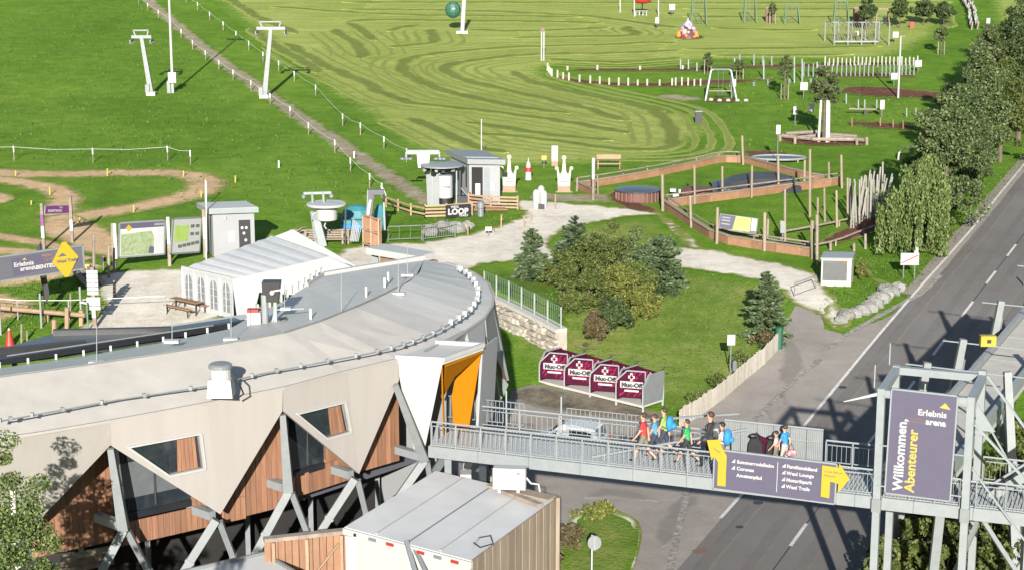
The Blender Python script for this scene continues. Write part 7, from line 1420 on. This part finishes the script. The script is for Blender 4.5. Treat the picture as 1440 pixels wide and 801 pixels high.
# jackets hung over the far rail
for x, y, m1, m2, lb in ((1062, 648, 'dark', 'wine', 'dark jacket with maroon lining hung on the far bridge rail'), (1087, 651, 'dark', 'cream', 'dark jacket with cream cloth hung on the far bridge rail')):
    p = onplane(x, y, A + bn * (BW - .35), bn); p = V((p.x, p.y, DZ)); r0 = thing('hung_jacket', p, lb, 'jacket'); b = MB()
    rr = [(-.24, .05), (-.27, .3), (-.25, .6), (-.12, .88), (0, .98), (.12, .88), (.26, .6), (.25, .3), (.2, .08)]
    b.slab([p + V((a_, .0, z)) for a_, z in rr], .22, (-.3, -1, 0)); b.build('back', M[m1], r0)
    MB().slab([p + V((.12, -.05, .1)), p + V((.3, -.05, .12)), p + V((.36, -.05, .7)), p + V((.2, -.05, .78))], .12, (-.3, -1, 0)).build('lining', M[m2], r0); MB().ball(p + V((-.08, -.05, .9)), .14, 8, 6, (1.2, .8, .7)).build('hood', M[m1], r0)
    MB().bar(p + V((.1, -.1, .85)), p + V((.42, -.1, .72)), .14).build('sleeve', M['wine' if m2 == 'wine' else m1], r0)
# ================================================================== TREES AND SHRUBS
def leafcloud(C, size, r, up=.3, lens=1.0, ax=None):
    """a diamond shaped leaf at every centre, turned at random"""
    n = len(C); a = r.normal(size=(n, 3)) if ax is None else ax + r.normal(size=(n, 3)) * .35; a /= np.linalg.norm(a, axis=1)[:, None]
    b = r.normal(size=(n, 3)); b -= a * (a * b).sum(1)[:, None]; b /= np.linalg.norm(b, axis=1)[:, None]
    s = size * r.uniform(.6, 1.35, (n, 1)); A, B = a * s * .62 * lens, b * s * .36
    v = np.stack([C - A, C + B, C + A, C - B], 1).reshape(-1, 3); return v, np.arange(4 * n).reshape(-1, 4)
def trunk(p0, h, r0_, parent, m, limbs, r, lean=0, name='trunk'):
    b = MB(); P = [p0 - V((0, 0, .2)), p0 + V((lean * .3, 0, h * .35)), p0 + V((lean * .7, .05, h * .7)), p0 + V((lean, .1, h))]; b.tube(P, [r0_, r0_ * .8, r0_ * .5, r0_ * .15], 7)
    for L_ in limbs: q = P[1].lerp(P[3], max(0, min(1, (L_.z - p0.z) / h - .35))); q.z = min(q.z, L_.z - .2); b.tube([q, q.lerp(L_, .55) + V((0, 0, .1)), L_], [r0_ * .35, r0_ * .22, r0_ * .06], 5)
    b.build(name, m, parent)
def broadleaf(name, px, by, ty, wpx, label, lm, seed, n=9000, size=.2, base=.22, cat='tree', group=None, tm='bark', at=None, irr=.32, clumps=46, weep=False, dims=None):
    r = np.random.default_rng(seed)
    p = V(at) if at is not None else g(px, by)
    if dims: h, w_ = dims
    else: h = yy(px, ty, p.y).z - p.z; w_ = wpx / ppm(p)
    t = thing(name, p, label, cat, group); zc, rz_ = p.z + h * (base + (1 - base) * .5), h * (1 - base) / 2; rx = w_ / 2
    d = r.normal(size=(clumps, 3)); d /= np.linalg.norm(d, axis=1)[:, None]; rad = r.uniform(.35, 1.0, clumps) ** .6
    cc = d * rad[:, None] * np.array([rx * .8, rx * .8, rz_ * .85]) * (1 + r.normal(0, irr * .35, (clumps, 1)))
    tap = 1 - (.6 if weep else .35) * np.clip(cc[:, 2] / rz_, -1, 1); cc[:, :2] *= tap[:, None]; cc += np.array([p.x, p.y, zc])
    cr = r.uniform(.14, .36, clumps) * rx; k = r.integers(0, clumps, n); o = r.normal(size=(n, 3)); o /= np.linalg.norm(o, axis=1)[:, None]; o *= (r.uniform(.25, 1, (n, 1)) ** .5)
    C = cc[k] + o * cr[k][:, None] * np.array([1.1, 1.1, .85]); ax = None
    if weep: C[:, :2] = (C[:, :2] - cc[k][:, :2]) * .45 + cc[k][:, :2]; C[:, 2] -= r.uniform(0, 1, n) ** 1.3 * rz_ * (.45 + .9 * r.random(clumps))[k]; ax = np.tile([0, 0, -1.], (n, 1)); C[:, 2] = np.maximum(C[:, 2], p.z + .3)
    v, q = leafcloud(C, size, r, lens=1.5 if weep else 1, ax=ax)
    trunk(p, h * .8, max(.06, h * .022), t, M[tm], [V(c) for c in cc[:9]], r); arrmesh('crown', v, q, [lm], parent=t); return t
def conifer(px, by, ty, wpx, label, lm, seed, n=7000, size=.16, sparse=0, name='spruce_tree', group=None, at=None, dims=None, round_=.85):
    r = np.random.default_rng(seed); p = V(at) if at is not None else g(px, by)
    if dims: h, w_ = dims
    else: h = yy(px, ty, p.y).z - p.z; w_ = wpx / ppm(p)
    t = thing(name, p, label, 'tree', group); tiers = int(9 + h * 2.2); C = []; A_ = []; b = MB(); b.tube([p - V((0, 0, .1)), p + V((0, 0, h * .6)), p + V((0, 0, h * .98))], [h * .03, h * .018, .015], 7); per = max(40, n // (tiers * 9))
    for i in range(tiers):
        f = i / (tiers - 1); z = p.z + h * (.06 + .92 * f); R_ = w_ / 2 * (1 - f) ** round_ * r.uniform(.82, 1.1) + .06; nb_ = int(r.integers(7, 11))
        for j in range(nb_):
            if sparse and r.random() < sparse * f: continue
            an = r.uniform(0, 6.283); L_ = R_ * r.uniform(.7, 1.15); up = .25 + .5 * f; dr = np.array([math.cos(an), math.sin(an), 0]); m_ = max(6, int(per * L_ / (w_ / 2) * 1.5)); s = r.uniform(.12, 1, m_) ** .7
            wob = r.normal(0, 1, (m_, 3)) * np.array([.11, .11, .06]) * (L_ * .7 + .12) * (1.15 - s * .6)[:, None]
            P = np.array([p.x, p.y, z]) + dr * (s * L_)[:, None] + np.array([0, 0, 1]) * ((s * up - .45 * s ** 2 * (1 - f * .6)) * L_)[:, None] + wob
            C.append(P); A_.append(np.tile(dr + np.array([0, 0, .25]), (m_, 1))); e = p + V((0, 0, z - p.z)); b.tube([e, e + V((dr[0] * L_ * .85, dr[1] * L_ * .85, (up - .4) * L_ * .7))], [.022, .006], 4, False)
    C = np.concatenate(C); A_ = np.concatenate(A_); b.build('trunk', M['bark'], t); v, q = leafcloud(C, size, r, lens=1.35, ax=A_); arrmesh('crown', v, q, [lm], parent=t); return t
conifer(748, 394, 322, 58, 'young blue green spruce at the left end of the shrub bed', LM['blue'], 11, 14000, size=.15, round_=.7)
conifer(808, 382, 304, 84, 'taller dark spruce with thin bare top behind the shrubs', LM['spruce'], 12, 15000, sparse=.3)
conifer(930, 406, 336, 92, 'broad bluish pine at the right end of the shrub bed', LM['blue'], 13, 18000, size=.16, round_=.5)
conifer(1077, 476, 382, 68, 'small blue spruce standing at the corner of lawn and path', LM['blue'], 14, 15000, size=.15, round_=.65)
SH = [(788, 412, 58, 58, 'bush', 'fresh green shrub beside the young spruce'), (850, 398, 84, 80, 'bush', 'large green shrub in the middle of the shrub bed'), (884, 392, 62, 66, 'hedge2', 'pale green shrub left of the broad bluish pine'), (872, 436, 78, 66, 'gold', 'yellowing shrub at the front of the shrub bed'),
      (828, 432, 66, 60, 'bush', 'fresh green wide shrub in the front left of the shrub bed'), (905, 448, 50, 48, 'gold', 'small yellow tinted shrub at the right front of the bed'), (838, 482, 40, 46, 'rusty', 'red brown feathery shrub lowest on the lawn'), (800, 440, 46, 36, 'bush', 'low green shrub above the green railing'), (862, 466, 56, 52, 'hedge', 'dark green shrub near the bottom of the bed'), (826, 385, 56, 56, 'hedge', 'dark shrub under the tall spruce'), (890, 418, 60, 52, 'olive', 'olive shrub between pine and yellowing shrub')]
for i, (x, by, w_, h_, m, lb) in enumerate(SH): broadleaf('shrub', x, by, by - h_, w_, lb, LM[m], 30 + i, 8000, .12, .02, 'shrub', 'shrubs of the bed on the lawn', irr=.7, clumps=46)
HT = [(1326, 328, 122, 112, 'hedge2', 'silvery green roadside tree just right of the weeping birch'), (1350, 294, 128, 88, 'hedge', 'dark round roadside tree behind the verge, third from the sign'), (1376, 260, 62, 84, 'hedge2', 'tall grey green roadside tree in the middle of the row'), (1406, 228, 80, 80, 'bush', 'dark roadside tree near the right picture edge'), (1432, 200, 30, 110, 'hedge', 'dark roadside tree cut by the right picture edge'),
      (1350, 240, 108, 84, 'hedge', 'dark tree behind the silvery roadside tree'), (1380, 200, 40, 78, 'young', 'pale leaved tree in the back row of the roadside trees'), (1406, 150, 12, 96, 'hedge', 'dark tree high in the upper right corner'), (1436, 120, -20, 110, 'hedge', 'dark tall tree filling the upper right corner'), (1326, 272, 166, 70, 'bush', 'bushy tree directly behind the weeping birch'), (1450, 160, -10, 110, 'hedge2', 'grey green tree at the right edge below the corner tree'), (1312, 350, 280, 50, 'bush', 'low green bush at the foot of the roadside trees')]
for i, (x, by, ty, w_, m, lb) in enumerate(HT): broadleaf('roadside_tree', x, by, ty, w_, lb, LM[m], 60 + i, 21000, .17, .05, 'tree', 'trees along the road', irr=.75, clumps=72)
broadleaf('weeping_birch', 1288, 362, 208, 118, 'weeping birch with hanging light green branches behind the road sign', LM['birch'], 81, 22000, .13, .22, tm='birch', weep=True, clumps=60)
FT = [(1219, 44, -6, 28, 'leftmost young tree at the top edge of the playground'), (1265, 40, -4, 34, 'rounded young tree left of the conical one at the top edge'), (1299, 36, -2, 32, 'conical young tree at the top edge of the playground'), (1327, 38, 2, 30, 'rightmost young tree at the top edge of the playground')]
for i, (x, by, ty, w_, lb) in enumerate(FT): broadleaf('young_tree', x, by, ty, w_, lb, LM['hedge'], 90 + i, 2600, .3, .28, group='young trees at the top edge')
SP = [(1323, 77, 34, 22, 'thin pale sapling tied to stakes near the stick fence'), (1103, 140, 72, 24, 'slim sapling with stakes right of the arch swing'), (1040, 112, 82, 22, 'low grey sapling behind the arch swing'), (995, 104, 74, 16, 'slender sapling left of the arch swing'), (1086, 34, 2, 12, 'tiny sapling beside the brown board')]
for i, (x, by, ty, w_, lb) in enumerate(SP):
    t = broadleaf('sapling', x, by, ty, w_, lb, LM['young'], 100 + i, 900, .24, .36, group='saplings of the playground', clumps=22); p = ORG[t.name]
    for d in (-.35, .35): MB().tube([p + V((d, -.1, 0)), p + V((d, -.1, 1.5))], .06, 5).build('stake', M['woodw'], t)
t = broadleaf('staked_tree', 1158, 200, 88, 48, 'larger young tree held by three pale stakes on the log ring', LM['young'], 120, 3200, .24, .46, clumps=40); p = ORG[t.name]
for dx, dy in ((-.45, -.2), (.4, -.25), (.05, .5), (.2, -.4)): MB().tube([p + V((dx, dy, 0)), p + V((dx * .8, dy * .8, 3.6))], .10, 7).build('stake', M['birch'], t)
broadleaf('birch_tree', 0, 0, 0, 0, 'large birch tree with light green leaves at the lower left', LM['birch'], 130, 26000, .085, .10, tm='birch', at=(-14.1, 49.5, 0), dims=(11.5, 3.5), clumps=110, irr=.55)
for i, (x, y, h) in enumerate(((-16.6, 40.6, 9.9), (-14.6, 41.2, 9.7), (-12.8, 40.4, 10.0), (-11.0, 40.9, 9.8), (-9.3, 40.6, 9.8), (-7.7, 41.2, 9.4))): broadleaf('birch_tree', 0, 0, 0, 0, f'{ORD[i]} birch of the row standing just below the picture edge', LM['birch'], 210 + i, 8000, .17, .05, tm='birch', at=(x, y, 0), dims=(h, 3.6), clumps=60, irr=.5, group='birches below the picture edge')
BT = [((-11.0, 51.5, 0), (5.2, 1.0), 'birch', 'thin leafy sapling under the steel legs at lower left'), (tuple(g(768, 808)), (2.0, 1.3), 'rusty', 'sparse reddish shrub at the corner of the timber container'), (tuple(g(800, 770)), (1.1, 1.5), 'rusty', 'reddish low shrub on the left of the grass island'), (tuple(g(836, 730)), (.8, 1.7), 'gold', 'yellowish low shrub at the top of the grass island'),
      (tuple(g(1012, 546)), (.9, 1.4), 'bush', 'low green shrub behind the middle of the palisade fence'), (tuple(g(984, 566)), (.7, 1.3), 'olive', 'low olive shrub behind the lower palisade fence'), (tuple(g(1040, 512)), (.9, 1.2), 'olive', 'low shrub behind the upper palisade fence'), (tuple(g(1078, 488)), (1.0, 1.5), 'rusty', 'brownish shrub below the small blue spruce'), (tuple(g(1212, 392)), (1.1, 1.3), 'gold', 'yellow green bush right of the utility cabinet')]
for i, (pp, dm, m, lb) in enumerate(BT): broadleaf('shrub', 0, 0, 0, 0, lb, LM[m], 140 + i, 1500 if 'sparse' not in lb else 700, .10, .03, 'shrub', at=pp, dims=dm, clumps=22, irr=.6)
RB = [(1262, 800, 3.0, 2.6), (1300, 790, 3.2, 3.0), (1335, 775, 3.0, 2.8), (1290, 742, 2.6, 2.5), (1400, 760, 3.4, 3.0), (1440, 730, 3.2, 3.0), (1390, 690, 2.6, 3.0), (1425, 660, 2.8, 3.2), (1330, 815, 2.8, 2.6), (1380, 830, 3.0, 3.0), (1450, 800, 3.2, 3.4), (1455, 620, 2.6, 3.0)]
for i, (x, y, h, w_) in enumerate(RB):
    q = g(x, y + 40); broadleaf('roadside_bush', 0, 0, 0, 0, f'{ORD[i]} bright green bush below the bridge on the right side of the road', LM['bush'], 160 + i, 4200, .16, .02, 'bush', 'bushes under the bridge', at=tuple(q), dims=(h, w_), clumps=34, irr=.5)
# ================================================================== PEOPLE ON THE BRIDGE
def person(px, py, hpx, label, shirt, trousers, shoes='dark', hair='hair', face=None, stride=.30, armf=.35, sleeve=.45, shorts=True, sit=False, seed=0, extra=None):
    """one continuous body grown over a skeleton; face is the walking direction"""
    base = zz(px, py, DZ + .01); H = hpx / (ppm(base) * .955); fd = (face if face is not None else -bd).normalized(); sd_ = V((-fd.y, fd.x, 0)); r = random.Random(seed)
    t = thing('person', base, label, 'person'); J = lambda f, s, z: base + fd * (f * H) + sd_ * (s * H) + V((0, 0, z * H))
    bm = bmesh.new(); sk = bm.verts.layers.skin.verify(); vs = []; seg = []
    def nd(p, rad, root_=False): v = bm.verts.new(p - base); v[sk].radius = (rad * H, rad * H); v[sk].use_root = root_; vs.append(v); return v
    def ch(v0, pts, cls):
        for p, rad in pts: v1 = nd(p, rad); bm.edges.new((v0, v1)); seg.append((v0.co.copy(), v1.co.copy(), cls)); v0 = v1
        return v0
    pel = nd(J(0, 0, .52), .075, True)
    chest = ch(pel, [(J(.005, 0, .60), .072), (J(.012, 0, .70), .085), (J(.015, 0, .78), .080)], 'shirt')
    neck = ch(chest, [(J(.018, 0, .825), .042)], 'shirt'); ch(neck, [(J(.026, 0, .86), .034), (J(.030, 0, .895), .056), (J(.026, 0, .945), .062), (J(.02, 0, .982), .040)], 'skin')
    for s_ in (-1, 1):
        a = ch(chest, [(J(.012, s_ * .085, .795), .042), (J(.012, s_ * .115, .775), .036)], 'shirt'); sw = armf * s_ * .5
        elb = J(.01 + sw * .30, s_ * .135, .625); wr = J(.05 + sw * .62, s_ * .125, .50)
        m1 = J(.012 + sw * .30 * sleeve, s_ * .125, .775 - .15 * sleeve * 1.3); a = ch(a, [(m1, .030)], 'shirt'); a = ch(a, [(elb, .025), (wr, .019)], 'skin' if sleeve < 1 else 'shirt')
        d = (wr - elb).normalized(); palm = wr + d * (.028 * H); a = ch(a, [(palm, .020), (palm + d * (.024 * H), .019)], 'skin'); tipb = palm + d * (.024 * H)
        for k in range(4): o = fd * ((k - 1.5) * .0115 * H); L_ = (.030, .036, .034, .027)[k] * H; ch(a, [(tipb + o + d * (.012 * H), .0062), (tipb + o * 1.05 + d * (.012 * H + L_ * .6) - sd_ * (s_ * .006 * H), .0056), (tipb + o * 1.0 + d * (.008 * H + L_) - sd_ * (s_ * .014 * H), .0048)], 'skin')
        th = palm + fd * (.018 * H); ch(a, [(th, .0075), (th + d * (.022 * H) + fd * (.008 * H), .0062)], 'skin')
        st = stride * s_ * .5; hip = J(.0, s_ * .048, .49); kn = J(.03 + st * .42, s_ * .052, .275 + abs(st) * .02); an = J(st * .9 - (.06 if st < 0 else .0), s_ * .05, .045 + (.03 if st < 0 else 0))
        b_ = ch(pel, [(hip, .064)], 'tr'); mid = hip.lerp(kn, .7); b_ = ch(b_, [(mid, .050)], 'tr'); b_ = ch(b_, [(kn, .040)], 'tr'); b_ = ch(b_, [(kn.lerp(an, .35), .040)], 'skin' if shorts else 'tr'); b_ = ch(b_, [(an, .026)], 'skin' if shorts else 'tr')
        hl = an + fd * (-.012 * H) + V((0, 0, -.022 * H)); b_ = ch(b_, [(an + fd * (.03 * H) + V((0, 0, -.022 * H)), .025), (an + fd * (.095 * H) + V((0, 0, -.026 * H)), .019)], 'shoe')
    me = bpy.data.meshes.new('body'); bm.to_mesh(me); bm.free(); o = bpy.data.objects.new('body_tmp', me); COL.objects.link(o); o.modifiers.new('skin', 'SKIN').use_smooth_shade = True; ss = o.modifiers.new('sub', 'SUBSURF'); ss.levels = ss.render_levels = 1
    dg = bpy.context.evaluated_depsgraph_get(); dg.update(); m2 = bpy.data.meshes.new_from_object(o.evaluated_get(dg)); bpy.data.objects.remove(o); m2.name = 'body'; m2.materials.clear()
    for mm_ in (M['skin'], shirt, trousers, M[shoes]): m2.materials.append(mm_)
    A_ = np.array([s_[0] for s_ in seg]); B2 = np.array([s_[1] for s_ in seg]); cl_ = np.array([{'skin': 0, 'shirt': 1, 'tr': 2, 'shoe': 3}[s_[2]] for s_ in seg]); AB = B2 - A_; l2 = (AB ** 2).sum(1) + 1e-9
    for f in m2.polygons: c = np.array(f.center); tt = np.clip(((c - A_) * AB).sum(1) / l2, 0, 1); f.material_index = int(cl_[((A_ + AB * tt[:, None] - c) ** 2).sum(1).argmin()]); f.use_smooth = True
    bo = bpy.data.objects.new('body', m2); COL.objects.link(bo); bo.parent = t
    hb = MB(); hc = J(.014, 0, .945); hb.ball(hc + V((0, 0, .012 * H)), .072 * H, 10, 7, (1, 1, .9)); hb.v = [v for v in hb.v]
    for i, v in enumerate(hb.v):                       # cap the hair: nothing over the face
        q = v - hc
        if q.dot(fd) > .02 * H and q.z < .028 * H: hb.v[i] = v - fd * (q.dot(fd) - .018 * H)
        if q.z < -.02 * H: hb.v[i] = V((hb.v[i].x, hb.v[i].y, hc.z - .02 * H))
    hb.build('hair', M[hair], t, smooth=True)
    for s_ in (-1, 1): MB().ball(J(.083, s_ * .024, .930), .009 * H, 6, 4).build('eye', M['dark'], t); MB().ball(J(.018, s_ * .064, .925), .016 * H, 6, 4, (1, .5, 1.2)).build('ear', M['skin'], t)
    MB().hexa([J(.080, i * .011, .905 + j) for i, j in ((-1, 0), (1, 0), (1, .006), (-1, .006))], [J(.101, i * .007, .908 + j) for i, j in ((-1, 0), (1, 0), (1, .008), (-1, .008))]).build('nose', M['skin'], t); MB().bar(J(.082, -.018, .888), J(.082, .018, .888), .008 * H, .006 * H).build('mouth', M['redb'], t)
    return t, J, H, fd, sd_
def backpack(P_, m, label, sc=1.0):
    t, J, H, fd, sd_ = P_; c = J(-.105, 0, .69); r0 = thing('backpack', J(-.105, 0, .56), label, 'backpack'); b = MB(); b.ball(c, .13 * H * sc, 10, 8, (1, 1, 1.25)); b.v = [c + (v - c) - fd * ((v - c).dot(fd) * .35) for v in b.v]; bag = b.build('bag', m, r0, smooth=True)
    b = MB(); q = c - fd * (.075 * H); b.ball(q - V((0, 0, .04 * H)), .075 * H, 8, 6, (1, 1, .9)); b.build('pocket', m, bag, smooth=True)
    for s_ in (-1, 1): MB().tube([J(-.06, s_ * .06, .775), J(.03, s_ * .075, .825), J(.092, s_ * .07, .76), J(.085, s_ * .075, .67), J(-.05, s_ * .08, .60)], .012 * H, 5).build('strap', M['dark'], r0)
kh_ = mat('khaki_cloth', (.16, .14, .105), .9, var=.15); lb_ = mat('light_blue_cloth', (.06, .22, .34), .85); rd_ = mat('red_cloth', (.36, .03, .03), .85); wh_ = mat('white_cloth', (.38, .36, .33), .85); bk_ = mat('black_cloth', (.02, .021, .024), .85); nv_ = mat('navy_cloth', (.025, .035, .06), .85); gr_ = M['green']; ye_ = mat('lime_cloth', (.22, .32, .06), .85); bl_ = M['blue']
person(905, 648, 67, 'child in red t-shirt and khaki shorts walking first on the bridge', rd_, kh_, seed=1, stride=.42)
person(921, 641, 58, 'child in light blue t-shirt half hidden behind the one in red', lb_, nv_, seed=2, stride=.36)
P_ = person(934, 640, 66, 'child in lime green shirt walking with a blue backpack', ye_, nv_, seed=3, stride=.34); backpack(P_, bl_, 'bright blue backpack on the child in the lime shirt')
P_ = person(966, 650, 60, 'child in green t-shirt and dark shorts striding behind the group', gr_, bk_, seed=4, stride=.46)
P_ = person(999, 656, 76, 'tall person in black clothes behind the child in green', bk_, bk_, hair='hair', shorts=False, sleeve=1.1, seed=5); backpack(P_, mat('grey_pack', (.06, .06, .06), .8, c2=(.3, .29, .27), fac_sharp=(.55, .6), scale=6), 'dark backpack with pale patches on the tall person in black')
P_ = person(1015, 658, 64, 'dark haired person in white top with red collar by the banner', wh_, kh_, hair='hairb', sleeve=.7, seed=6); backpack(P_, bl_, 'bright blue backpack on the dark haired person in white', 1.15)
P_ = person(1103, 655, 57, 'child in blue top and light trousers leaning at the far bridge rail', bl_, wh_, shorts=False, seed=7, stride=.1, face=bn * .4 - bd); q = ORG[P_[0].name] + bd * .25 - bn * .12; r1 = thing('shoulder_bag', q, 'small pink and white bag beside the child in blue', 'bag'); MB().ball(q + V((0, 0, .55)), .17, 8, 6, (1.2, .7, .8)).build('bag', mat('pink_cloth', (.34, .09, .12), .8, c2=(.36, .3, .3), scale=4, fac_sharp=(.5, .55)), r1); MB().tube([q + V((-.12, 0, .6)), q + V((0, 0, .9)), q + V((.12, 0, .6))], .015, 5).build('strap', M['dark'], r1)
P_ = person(1091, 653, 47, 'small dark haired child in pale top between jacket and child in blue', wh_, kh_, hair='hairb', seed=8, stride=.1)
